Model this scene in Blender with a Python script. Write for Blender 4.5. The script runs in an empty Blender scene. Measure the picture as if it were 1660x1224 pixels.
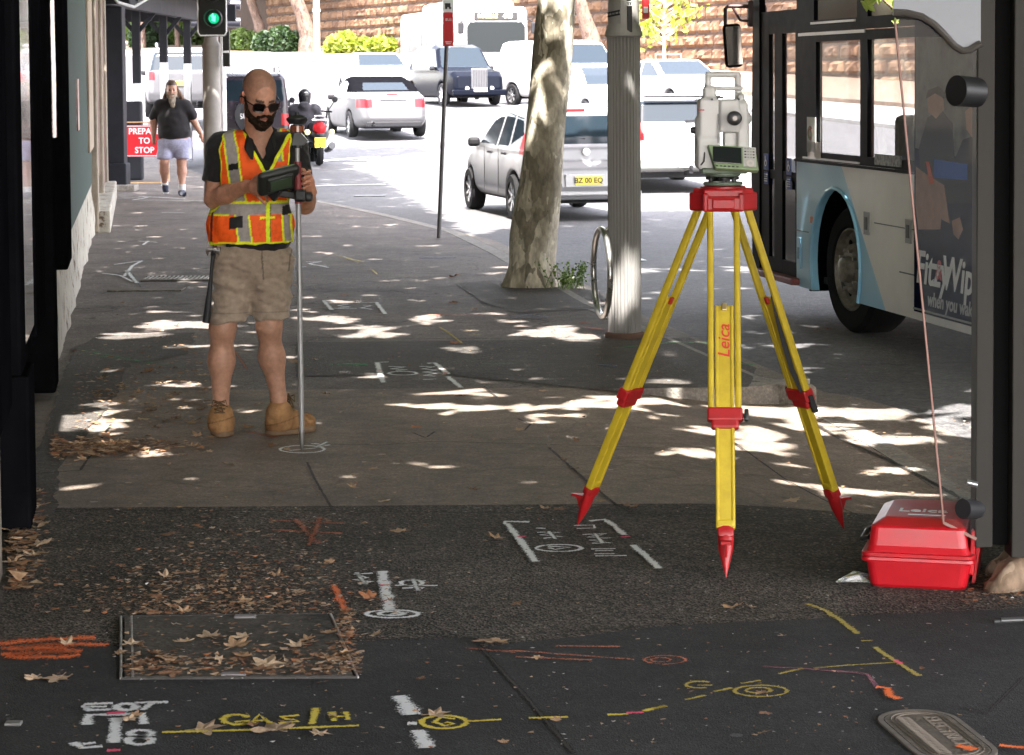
import bpy, bmesh, math, random
import numpy as np
from mathutils import Vector, Matrix
R = math.radians
sc = bpy.context.scene
col = sc.collection
# ------------------------------------------------------------------ camera
F = 3800.0; PYC = 343.0; PITCH = R(3.3); ROLL = R(0.4)
CAM = Vector((0, 0, 1.77))
_f = Vector((0, math.cos(PITCH), -math.sin(PITCH)))
_r0 = Vector((1, 0, 0)); _u0 = Vector((0, math.sin(PITCH), math.cos(PITCH)))
_r = _r0*math.cos(ROLL) - _u0*math.sin(ROLL)
_u = _r0*math.sin(ROLL) + _u0*math.cos(ROLL)
cd = bpy.data.cameras.new('camera'); cam = bpy.data.objects.new('camera', cd); col.objects.link(cam)
cam.matrix_world = Matrix(((_r.x, _u.x, -_f.x, CAM.x), (_r.y, _u.y, -_f.y, CAM.y), (_r.z, _u.z, -_f.z, CAM.z), (0, 0, 0, 1)))
cd.sensor_width = 36.0; cd.lens = F/1660*36; cd.shift_y = -(612-PYC)/1660
cd.clip_end = 600; cd.clip_start = 0.1
cd.dof.use_dof = True; cd.dof.focus_distance = 10.5; cd.dof.aperture_fstop = 20
sc.camera = cam
sc.render.resolution_x = 1024; sc.render.resolution_y = 755
sc.render.engine = 'CYCLES'
sc.cycles.use_denoising = True
sc.cycles.max_bounces = 8; sc.cycles.transparent_max_bounces = 16
sc.cycles.caustics_reflective = False; sc.cycles.caustics_refractive = False
sc.cycles.sample_clamp_indirect = 6
sc.view_settings.view_transform = 'Standard'; sc.view_settings.look = 'None'
sc.view_settings.exposure = 4.05; sc.view_settings.gamma = 1.0
# ------------------------------------------------------------------ sky + sun
SUN = Vector((0.05, -0.50, 1.0)).normalized()
EL = math.asin(SUN.z)
w = bpy.data.worlds.new('World'); sc.world = w; w.use_nodes = True
nt = w.node_tree; nt.nodes.clear()
sky = nt.nodes.new('ShaderNodeTexSky'); sky.sky_type = 'NISHITA'; sky.sun_disc = False
sky.sun_elevation = EL; sky.sun_rotation = R(174); sky.altitude = 20; sky.dust_density = 1.5
bg = nt.nodes.new('ShaderNodeBackground'); bg.inputs[1].default_value = 0.15
wo = nt.nodes.new('ShaderNodeOutputWorld')
hs = nt.nodes.new('ShaderNodeHueSaturation'); hs.inputs['Saturation'].default_value = 0.45
nt.links.new(sky.outputs[0], hs.inputs['Color']); tn = nt.nodes.new('ShaderNodeMix'); tn.data_type = 'RGBA'; tn.blend_type = 'MULTIPLY'; tn.inputs[0].default_value = 1; tn.inputs[7].default_value = (1.07, .98, .935, 1)
nt.links.new(hs.outputs[0], tn.inputs[6]); nt.links.new(tn.outputs[2], bg.inputs[0]); nt.links.new(bg.outputs[0], wo.inputs[0])
sl = bpy.data.lights.new('sun', 'SUN'); sl.energy = 2.0; sl.angle = R(0.53); sl.color = (1.0, 0.95, 0.89)
so = bpy.data.objects.new('sun', sl); col.objects.link(so); so.location = (0, -20, 40)
so.rotation_euler = SUN.to_track_quat('Z', 'Y').to_euler()

# ------------------------------------------------------------------ pixel <-> world
def ray(px, py):
    return (_f*F + _r*(px-830) - _u*(py-PYC)).normalized()
def at(px, py, Y):
    d = ray(px, py); t = Y/d.y; return CAM + d*t
def zroad(X, Y):
    """height of the roadway: flat, then climbing towards the retaining wall"""
    t = max(0.0, Y-38.0)
    return -0.12 + 0.033*t*min(1.0, 0.45+t/45)
def gnd(px, py, z=0.0):
    d = ray(px, py); t = (z-CAM.z)/d.z; return CAM + d*t
def groad(px, py):
    d = ray(px, py); t = 5.0
    while t < 400:
        p = CAM + d*t
        if p.z <= zroad(p.x, p.y): return p
        t += 0.05
    return p
# ------------------------------------------------------------------ materials
MATS = {}
def srgb(h):
    h = h.lstrip('#'); v = [int(h[i:i+2], 16)/255 for i in (0, 2, 4)]
    return tuple((c/12.92 if c <= .04045 else ((c+.055)/1.055)**2.4) for c in v)
def mat(name, c=(.5, .5, .5), rough=.6, metal=0.0, var=0.0, scale=8.0, bump=0.0, bscale=40.0, c2=None, spec=.5, emit=None, es=1.0, alpha=None, trans=0.0, coat=0.0, dirt=0.0):
    if name in MATS: return MATS[name]
    m = bpy.data.materials.new(name); m.use_nodes = True; MATS[name] = m
    n = m.node_tree; b = n.nodes['Principled BSDF']
    b.inputs['Roughness'].default_value = rough; b.inputs['Metallic'].default_value = metal
    b.inputs['Specular IOR Level'].default_value = spec; b.inputs['Transmission Weight'].default_value = trans
    b.inputs['Coat Weight'].default_value = coat
    b.inputs['Base Color'].default_value = (*c, 1)
    tc = n.nodes.new('ShaderNodeTexCoord')
    if var or c2 or dirt:
        no = n.nodes.new('ShaderNodeTexNoise'); no.inputs['Scale'].default_value = scale; no.inputs['Detail'].default_value = 8; no.inputs['Roughness'].default_value = .65
        n.links.new(tc.outputs['Object'], no.inputs['Vector'])
        cr = n.nodes.new('ShaderNodeValToRGB'); cr.color_ramp.elements[0].position = .32; cr.color_ramp.elements[1].position = .68
        a = c2 if c2 else tuple(x*(1-var) for x in c)
        bcol = c if c2 else tuple(min(1, x*(1+var)) for x in c)
        cr.color_ramp.elements[0].color = (*a, 1); cr.color_ramp.elements[1].color = (*bcol, 1)
        n.links.new(no.outputs[0], cr.inputs[0]); n.links.new(cr.outputs[0], b.inputs['Base Color'])
        mr = n.nodes.new('ShaderNodeMapRange'); mr.inputs[3].default_value = max(0, rough-.12); mr.inputs[4].default_value = min(1, rough+.15)
        n.links.new(no.outputs[0], mr.inputs[0]); n.links.new(mr.outputs[0], b.inputs['Roughness'])
    if bump:
        nb = n.nodes.new('ShaderNodeTexNoise'); nb.inputs['Scale'].default_value = bscale; nb.inputs['Detail'].default_value = 6
        n.links.new(tc.outputs['Object'], nb.inputs['Vector'])
        bp = n.nodes.new('ShaderNodeBump'); bp.inputs['Strength'].default_value = bump; bp.inputs['Distance'].default_value = .02
        n.links.new(nb.outputs[0], bp.inputs['Height']); n.links.new(bp.outputs[0], b.inputs['Normal'])
    if emit:
        b.inputs['Emission Color'].default_value = (*emit, 1); b.inputs['Emission Strength'].default_value = es
    if alpha is not None: b.inputs['Alpha'].default_value = alpha
    return m
def mat_vcol(name, rough=.7, spec=.3, bump=0.0, bscale=120, sheen=0.0):
    """base colour from the painted vertex attribute 'Col' with fine procedural variation"""
    if name in MATS: return MATS[name]
    m = bpy.data.materials.new(name); m.use_nodes = True; MATS[name] = m
    n = m.node_tree; b = n.nodes['Principled BSDF']; b.inputs['Roughness'].default_value = rough; b.inputs['Specular IOR Level'].default_value = spec
    b.inputs['Sheen Weight'].default_value = sheen
    at_ = n.nodes.new('ShaderNodeVertexColor'); at_.layer_name = 'Col'
    tc = n.nodes.new('ShaderNodeTexCoord'); no = n.nodes.new('ShaderNodeTexNoise'); no.inputs['Scale'].default_value = 45; no.inputs['Detail'].default_value = 5
    n.links.new(tc.outputs['Object'], no.inputs['Vector'])
    mr = n.nodes.new('ShaderNodeMapRange'); mr.inputs[1].default_value = .3; mr.inputs[2].default_value = .7; mr.inputs[3].default_value = .84; mr.inputs[4].default_value = 1.14
    n.links.new(no.outputs[0], mr.inputs[0])
    mx = n.nodes.new('ShaderNodeVectorMath'); mx.operation = 'SCALE'
    n.links.new(at_.outputs[0], mx.inputs[0]); n.links.new(mr.outputs[0], mx.inputs['Scale']); n.links.new(mx.outputs[0], b.inputs['Base Color'])
    if bump:
        nb = n.nodes.new('ShaderNodeTexNoise'); nb.inputs['Scale'].default_value = bscale; nb.inputs['Detail'].default_value = 3
        n.links.new(tc.outputs['Object'], nb.inputs['Vector'])
        bp = n.nodes.new('ShaderNodeBump'); bp.inputs['Strength'].default_value = bump; bp.inputs['Distance'].default_value = .01
        n.links.new(nb.outputs[0], bp.inputs['Height']); n.links.new(bp.outputs[0], b.inputs['Normal'])
    return m
def mat_glass(name, c=(1, 1, 1), alpha=.12, rough=.02, ior=1.45):
    """thin see-through pane"""
    if name in MATS: return MATS[name]
    m = bpy.data.materials.new(name); m.use_nodes = True; MATS[name] = m
    n = m.node_tree; n.nodes.clear()
    o = n.nodes.new('ShaderNodeOutputMaterial'); tr = n.nodes.new('ShaderNodeBsdfTransparent'); tr.inputs[0].default_value = (*[1-alpha*(1-x) for x in c], 1)
    gl = n.nodes.new('ShaderNodeBsdfGlossy'); gl.inputs['Roughness'].default_value = rough
    df = n.nodes.new('ShaderNodeBsdfDiffuse'); df.inputs[0].default_value = (*c, 1)
    fr = n.nodes.new('ShaderNodeFresnel'); fr.inputs[0].default_value = ior
    m1 = n.nodes.new('ShaderNodeMixShader'); m1.inputs[0].default_value = alpha
    n.links.new(tr.outputs[0], m1.inputs[1]); n.links.new(df.outputs[0], m1.inputs[2])
    m2 = n.nodes.new('ShaderNodeMixShader'); n.links.new(fr.outputs[0], m2.inputs[0]); n.links.new(m1.outputs[0], m2.inputs[1]); n.links.new(gl.outputs[0], m2.inputs[2])
    n.links.new(m2.outputs[0], o.inputs[0])
    ge = n.nodes.new('ShaderNodeNewGeometry'); iv = n.nodes.new('ShaderNodeMath'); iv.operation = 'SUBTRACT'; iv.inputs[0].default_value = 1; n.links.new(ge.outputs['Backfacing'], iv.inputs[1])
    mu = n.nodes.new('ShaderNodeMath'); mu.operation = 'MULTIPLY'; n.links.new(fr.outputs[0], mu.inputs[0]); n.links.new(iv.outputs[0], mu.inputs[1]); n.links.new(mu.outputs[0], m2.inputs[0])
    m3 = n.nodes.new('ShaderNodeMath'); m3.operation = 'MULTIPLY'; m3.inputs[1].default_value = alpha; n.links.new(iv.outputs[0], m3.inputs[0]); n.links.new(m3.outputs[0], m1.inputs[0])
    return m
# ------------------------------------------------------------------ scene tree
def tag(o, label=None, cat=None, group=None, kind=None):
    if label: o['label'] = label
    if cat: o['category'] = cat
    if group: o['group'] = group
    if kind: o['kind'] = kind
    return o
def empty(name, loc=(0, 0, 0), label=None, cat=None, group=None, rz=0.0):
    o = bpy.data.objects.new(name, None); col.objects.link(o); o.location = loc; o.rotation_euler = (0, 0, rz); o.empty_display_size = .1
    return tag(o, label, cat, group)
def copy_tree(o, parent=None):
    c = o.copy(); col.objects.link(c); c.parent = parent
    for ch in list(o.children): copy_tree(ch, c)
    return c
def link(name, me, m=None, parent=None, smooth=False, loc=None):
    if m is not None and len(me.materials) == 0: me.materials.append(m)
    o = bpy.data.objects.new(name, me); col.objects.link(o); o.parent = parent
    if loc is not None: o.location = loc
    if smooth: me.polygons.foreach_set('use_smooth', [True]*len(me.polygons))
    return o
class MB:
    """collects boxes, tubes, lathes and prisms into ONE mesh. All coordinates in the parent's space."""
    def __init__(s): s.v = []; s.f = []; s.mi = []; s.m = 0; s.sm = []; s.smooth = False
    def add(s, vs, fs):
        b = len(s.v); s.v += [tuple(x) for x in vs]; s.f += [tuple(b+i for i in q) for q in fs]; s.mi += [s.m]*len(fs); s.sm += [s.smooth]*len(fs); return s
    def box(s, c, d, rot=None, bev=0.0):
        x, y, z = (i/2 for i in d); c = Vector(c)
        if bev > 0:
            bev = min(bev, x*.9, y*.9, z*.9)
            bm = bmesh.new(); bmesh.ops.create_cube(bm, size=1.0)
            for v in bm.verts: v.co = Vector((v.co.x*2*x, v.co.y*2*y, v.co.z*2*z))
            bmesh.ops.bevel(bm, geom=bm.edges[:], offset=bev, segments=2, profile=.5, affect='EDGES')
            vs = [v.co.copy() for v in bm.verts]; fs = [[v.index for v in f.verts] for f in bm.faces]; bm.free()
        else:
            vs = [Vector((a*x, b_*y, e*z)) for a in (-1, 1) for b_ in (-1, 1) for e in (-1, 1)]
            fs = [(0, 1, 3, 2), (4, 6, 7, 5), (0, 4, 5, 1), (2, 3, 7, 6), (0, 2, 6, 4), (1, 5, 7, 3)]
        if rot is not None:
            if not isinstance(rot, Matrix): rot = Matrix.Rotation(rot, 3, 'Z')
            vs = [rot @ v for v in vs]
        return s.add([v+c for v in vs], fs)
    def bar(s, p, q, w_, h_, up=(0, 0, 1), bev=0.0):
        p = Vector(p); q = Vector(q); d = q-p; L = d.length; d.normalize(); up = Vector(up)
        if abs(d.dot(up)) > .98: up = Vector((0, 1, 0))
        sx = d.cross(up).normalized(); uz = sx.cross(d)
        M = Matrix((sx, d, uz)).transposed()
        return s.box((p+q)/2, (w_, L, h_), M, bev)
    def tube(s, pts, r, n=10, cap=True, closed=False):
        pts = [Vector(p) for p in pts]; N = len(pts); rr = r if isinstance(r, (list, tuple)) else [r]*N
        vs = []; prev = None
        for i, p in enumerate(pts):
            if closed: d = pts[(i+1) % N]-pts[i-1]
            else: d = (pts[min(i+1, N-1)]-pts[max(i-1, 0)])
            d.normalize()
            if prev is None:
                a = Vector((0, 0, 1)) if abs(d.z) < .9 else Vector((1, 0, 0)); u = d.cross(a).normalized()
            else: u = (prev - d*prev.dot(d)).normalized()
            prev = u; v = d.cross(u)
            for k in range(n):
                t = 2*math.pi*k/n; vs.append(p + (u*math.cos(t)+v*math.sin(t))*rr[i])
        fs = []
        for i in range(N if closed else N-1):
            for k in range(n):
                a = i*n+k; b = i*n+(k+1) % n; j = (i+1) % N
                fs.append((a, b, j*n+(k+1) % n, j*n+k))
        if cap and not closed: fs += [tuple(range(n))[::-1], tuple((N-1)*n+k for k in range(n))]
        return s.add(vs, fs)
    def lathe(s, prof, c=(0, 0, 0), axis=(0, 0, 1), n=20, closed=True):
        """prof: (radius, distance along axis)"""
        ax = Vector(axis).normalized(); a = Vector((0, 0, 1)) if abs(ax.z) < .9 else Vector((1, 0, 0)); u = ax.cross(a).normalized(); v = ax.cross(u); c = Vector(c)
        vs = [c + ax*h + (u*math.cos(2*math.pi*k/n)+v*math.sin(2*math.pi*k/n))*r for r, h in prof for k in range(n)]
        fs = [(i*n+k, i*n+(k+1) % n, (i+1)*n+(k+1) % n, (i+1)*n+k) for i in range(len(prof)-1) for k in range(n)]
        if closed:
            if prof[0][0] > 1e-5: fs.append(tuple(range(n))[::-1])
            if prof[-1][0] > 1e-5: fs.append(tuple((len(prof)-1)*n+k for k in range(n)))
        return s.add(vs, fs)
    def prism(s, poly, ext):
        """3-D polygon extruded by the vector ext"""
        n = len(poly); e = Vector(ext); a = [Vector(p) for p in poly]
        vs = a+[p+e for p in a]
        fs = [tuple(range(n))[::-1], tuple(range(n, 2*n))]+[(i, (i+1) % n, n+(i+1) % n, n+i) for i in range(n)]
        return s.add(vs, fs)
    def quad(s, *p): return s.add(p, [tuple(range(len(p)))])
    def loft(s, rings, cap=True):
        n = len(rings[0]); vs = [p for r in rings for p in r]
        fs = [(i*n+k, i*n+(k+1) % n, (i+1)*n+(k+1) % n, (i+1)*n+k) for i in range(len(rings)-1) for k in range(n)]
        if cap: fs += [tuple(range(n))[::-1], tuple((len(rings)-1)*n+k for k in range(n))]
        return s.add(vs, fs)
    def text(s, body, M, size=1.0, ext=.001, align='CENTER', bold=0.0, sx=1.0):
        cu = bpy.data.curves.new('t', 'FONT'); cu.body = body; cu.size = size; cu.extrude = ext; cu.align_x = align; cu.align_y = 'CENTER'; cu.offset = bold*size; cu.resolution_u = 3
        o = bpy.data.objects.new('t', cu); col.objects.link(o)
        me = bpy.data.meshes.new_from_object(o); 
        s.add([M @ Vector((v.co.x*sx, v.co.y, v.co.z)) for v in me.vertices], [tuple(p.vertices) for p in me.polygons])
        bpy.data.objects.remove(o); bpy.data.curves.remove(cu); bpy.data.meshes.remove(me); return s
    def mesh(s, name, fix=True):
        me = bpy.data.meshes.new(name); me.from_pydata(s.v, [], s.f)
        me.polygons.foreach_set('use_smooth', s.sm); me.polygons.foreach_set('material_index', s.mi)
        if fix:
            bm = bmesh.new(); bm.from_mesh(me); bmesh.ops.recalc_face_normals(bm, faces=bm.faces); bm.to_mesh(me); bm.free()
        me.update()
        if any(s.sm): me.set_sharp_from_angle(angle=R(38))
        return me
    def build(s, name, m, parent=None, bev=0.0, label=None, autosmooth=True, fix=True):
        me = s.mesh(name, fix)
        for x in (m if isinstance(m, (list, tuple)) else [m]): me.materials.append(x)
        o = bpy.data.objects.new(name, me); col.objects.link(o); o.parent = parent
        if label: o['label'] = label
        if bev:
            md = o.modifiers.new('bevel', 'BEVEL'); md.width = bev; md.segments = 2; md.limit_method = 'ANGLE'; md.angle_limit = R(40)
        return o
# ------------------------------------------------------------------ signed distance fields -> one continuous surface
def surface_nets(V, org, h):
    """naive surface nets, V<0 inside"""
    nx, ny, nz = V.shape
    s = V < 0
    cnt = np.zeros((nx-1, ny-1, nz-1), np.int8); acc = np.zeros((nx-1, ny-1, nz-1, 3), np.float32)
    sl_ = lambda a, b, c: (slice(a, nx-1+a), slice(b, ny-1+b), slice(c, nz-1+c))
    corners = [(a, b, c) for a in (0, 1) for b in (0, 1) for c in (0, 1)]
    any_ = np.zeros((nx-1, ny-1, nz-1), bool); all_ = np.ones_like(any_)
    for c in corners: any_ |= s[sl_(*c)]; all_ &= s[sl_(*c)]
    cell = any_ & ~all_
    I = np.argwhere(cell)
    if len(I) == 0: return np.zeros((0, 3)), np.zeros((0, 4), int)
    P = np.zeros((len(I), 3)); C = np.zeros(len(I))
    for c in corners:
        for ax in range(3):
            if c[ax] == 1: continue
            d = list(c); d[ax] = 1
            v0 = V[I[:, 0]+c[0], I[:, 1]+c[1], I[:, 2]+c[2]]; v1 = V[I[:, 0]+d[0], I[:, 1]+d[1], I[:, 2]+d[2]]
            k = (v0 < 0) != (v1 < 0); t = np.where(k, v0/np.where(k, v0-v1, 1), 0)
            p = np.tile(np.array(c, float), (len(I), 1)); p[:, ax] += t
            P[k] += p[k]; C[k] += 1
    P = (I+P/C[:, None])*h+np.array(org)
    idx = -np.ones(cell.shape, int); idx[cell] = np.arange(len(I))
    Fs = []
    for ax in range(3):
        o1, o2 = [a for a in range(3) if a != ax]
        A = [slice(None)]*3; B = [slice(None)]*3
        A[ax] = slice(0, -1); B[ax] = slice(1, None)
        a_ = s[tuple(A)]; b_ = s[tuple(B)]
        E = np.argwhere(a_ != b_)
        E = E[(E[:, o1] > 0) & (E[:, o2] > 0) & (E[:, o1] < V.shape[o1]-1) & (E[:, o2] < V.shape[o2]-1)]
        ins = a_[E[:, 0], E[:, 1], E[:, 2]]
        q = []
        for (u, v) in ((1, 1), (0, 1), (0, 0), (1, 0)):
            g = E.copy(); g[:, o1] -= u; g[:, o2] -= v; q.append(idx[g[:, 0], g[:, 1], g[:, 2]])
        q = np.stack(q, 1)
        flip = ins if ax != 1 else ~ins
        q[~flip] = q[~flip][:, ::-1]
        Fs.append(q)
    Fq = np.concatenate(Fs); Fq = Fq[(Fq >= 0).all(1)]
    return P, Fq
class SDF:
    def __init__(s, lo, hi, h):
        s.h = h; s.lo = np.array(lo, float); s.n = np.ceil((np.array(hi)-s.lo)/h).astype(int)+1
        s.V = np.full(tuple(s.n), 9.0, np.float32)
    def _loc(s, lo, hi):
        a = np.clip(np.floor((np.array(lo)-s.lo)/s.h).astype(int), 0, s.n); b = np.clip(np.ceil((np.array(hi)-s.lo)/s.h).astype(int)+1, 0, s.n)
        if (b <= a).any(): return None, None
        g = np.meshgrid(*[s.lo[i]+s.h*np.arange(a[i], b[i]) for i in range(3)], indexing='ij')
        return tuple(slice(a[i], b[i]) for i in range(3)), g
    def put(s, lo, hi, fn, k=.02, op='+'):
        pad = k+s.h*3
        sl_, g = s._loc(np.array(lo)-pad, np.array(hi)+pad)
        if sl_ is None: return s
        d = fn(*g).astype(np.float32); V = s.V[sl_]
        if op == '+':
            hh = np.clip(.5+.5*(V-d)/max(k, 1e-6), 0, 1); s.V[sl_] = V*(1-hh)+d*hh-k*hh*(1-hh)
        else:
            d = -d; hh = np.clip(.5-.5*(V-d)/max(k, 1e-6), 0, 1); s.V[sl_] = V*(1-hh)+d*hh+k*hh*(1-hh)
        return s
    def cap(s, p, q, r0, r1=None, k=.02, op='+', flat=None):
        """tapered capsule; flat=(axis,factor) squashes it along a world axis"""
        r1 = r0 if r1 is None else r1; p = np.array(p, float); q = np.array(q, float); rm = max(r0, r1)
        sc_ = np.ones(3)
        if flat: sc_[flat[0]] = 1/flat[1]
        P = p*sc_; D = (q-p)*sc_; L2 = max(float(D@D), 1e-12)
        def fn(x, y, z):
            X = x*sc_[0]-P[0]; Y = y*sc_[1]-P[1]; Z = z*sc_[2]-P[2]
            t = np.clip((X*D[0]+Y*D[1]+Z*D[2])/L2, 0, 1)
            return (np.sqrt((X-t*D[0])**2+(Y-t*D[1])**2+(Z-t*D[2])**2)-(r0+(r1-r0)*t))*(min(1, flat[1]) if flat else 1)
        e = rm*(max(1, flat[1]) if flat else 1)
        return s.put(np.minimum(p, q)-e, np.maximum(p, q)+e, fn, k, op)
    def ell(s, c, r, k=.02, op='+', rot=None):
        c = np.array(c, float); r = np.array(r, float); M = np.array(rot) if rot is not None else np.eye(3); rm = r.max()
        def fn(x, y, z):
            X, Y, Z = x-c[0], y-c[1], z-c[2]
            a = (M[0][0]*X+M[1][0]*Y+M[2][0]*Z)/r[0]; b = (M[0][1]*X+M[1][1]*Y+M[2][1]*Z)/r[1]; e = (M[0][2]*X+M[1][2]*Y+M[2][2]*Z)/r[2]
            k0 = np.sqrt(a*a+b*b+e*e); k1 = np.sqrt((a/r[0])**2+(b/r[1])**2+(e/r[2])**2)
            return k0*(k0-1)/np.maximum(k1, 1e-6)
        return s.put(c-rm, c+rm, fn, k, op)
    def box(s, c, d, rad=.005, k=.002, op='+', rot=None):
        c = np.array(c, float); d = np.array(d, float)/2; M = np.array(rot) if rot is not None else np.eye(3); rm = float(np.linalg.norm(d))
        def fn(x, y, z):
            X, Y, Z = x-c[0], y-c[1], z-c[2]
            q = [np.abs(M[0][i]*X+M[1][i]*Y+M[2][i]*Z)-d[i]+rad for i in range(3)]
            return np.sqrt(sum(np.maximum(t, 0)**2 for t in q))+np.minimum(np.maximum(np.maximum(q[0], q[1]), q[2]), 0)-rad
        e = rm if rot is not None else d
        return s.put(c-e, c+e, fn, k, op)
    def cut(s, fn):
        """intersect with fn(x,y,z) < 0"""
        g = np.meshgrid(*[s.lo[i]+s.h*np.arange(s.n[i]) for i in range(3)], indexing='ij')
        s.V = np.maximum(s.V, fn(*g).astype(np.float32)); return s
    def warp(s, fn):
        g = np.meshgrid(*[s.lo[i]+s.h*np.arange(s.n[i]) for i in range(3)], indexing='ij')
        s.V = s.V+fn(*g).astype(np.float32); return s
    def mesh(s, it=1):
        P, Q = surface_nets(s.V, s.lo, s.h)
        for _ in range(it):
            acc = np.zeros_like(P); c = np.zeros(len(P))
            for i in range(4):
                j = (i+1) % 4
                np.add.at(acc, Q[:, i], P[Q[:, j]]); np.add.at(c, Q[:, i], 1); np.add.at(acc, Q[:, j], P[Q[:, i]]); np.add.at(c, Q[:, j], 1)
            P = P*.5+.5*acc/np.maximum(c, 1)[:, None]
        return P, Q
def mesh_np(name, P, Q, smooth=True):
    me = bpy.data.meshes.new(name); me.vertices.add(len(P)); me.vertices.foreach_set('co', np.asarray(P, np.float32).ravel())
    n = Q.shape[1]; me.loops.add(Q.size); me.loops.foreach_set('vertex_index', Q.astype(np.int32).ravel())
    me.polygons.add(len(Q)); me.polygons.foreach_set('loop_start', np.arange(0, Q.size, n, dtype=np.int32)); me.polygons.foreach_set('loop_total', np.full(len(Q), n, np.int32))
    me.polygons.foreach_set('use_smooth', np.full(len(Q), smooth)); me.update(calc_edges=True); me.validate(); return me
def vnormals(P, Q):
    n = np.cross(P[Q[:, 2]]-P[Q[:, 0]], P[Q[:, 3]]-P[Q[:, 1]]); N = np.zeros_like(P)
    for i in range(4): np.add.at(N, Q[:, i], n)
    return N/np.maximum(np.linalg.norm(N, axis=1), 1e-9)[:, None]
def fnormals(P, Q):
    n = np.cross(P[Q[:, 2]]-P[Q[:, 0]], P[Q[:, 3]]-P[Q[:, 1]]); return n/np.maximum(np.linalg.norm(n, axis=1), 1e-9)[:, None]
def painted(name, P, Q, colfn, m, parent=None):
    """mesh whose albedo is painted per vertex by colfn(P, N)->(n,3)"""
    me = mesh_np(name, P, Q); N = vnormals(P, Q); c = colfn(P, N)
    a = me.color_attributes.new('Col', 'FLOAT_COLOR', 'POINT'); a.data.foreach_set('color', np.concatenate([c, np.ones((len(P), 1))], 1).astype(np.float32).ravel())
    return link(name, me, m, parent)
def submesh(P, Q, mask):
    q = Q[mask]; u, inv = np.unique(q, return_inverse=True); return P[u], inv.reshape(q.shape)
def vnoise(P, s=1.0, seed=0):
    """cheap smooth value noise, -1..1"""
    X = np.asarray(P)*s+seed*17.31; i = np.floor(X).astype(np.int64); f = X-i; f = f*f*(3-2*f); o = 0
    for a in (0, 1):
        for b in (0, 1):
            for c in (0, 1):
                h = ((i[..., 0]+a)*73856093) ^ ((i[..., 1]+b)*19349663) ^ ((i[..., 2]+c)*83492791)
                r = ((h*1103515245+12345) & 0x7fffffff)/0x7fffffff
                o = o+r*np.where(a, f[..., 0], 1-f[..., 0])*np.where(b, f[..., 1], 1-f[..., 1])*np.where(c, f[..., 2], 1-f[..., 2])
    return o*2-1
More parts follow.
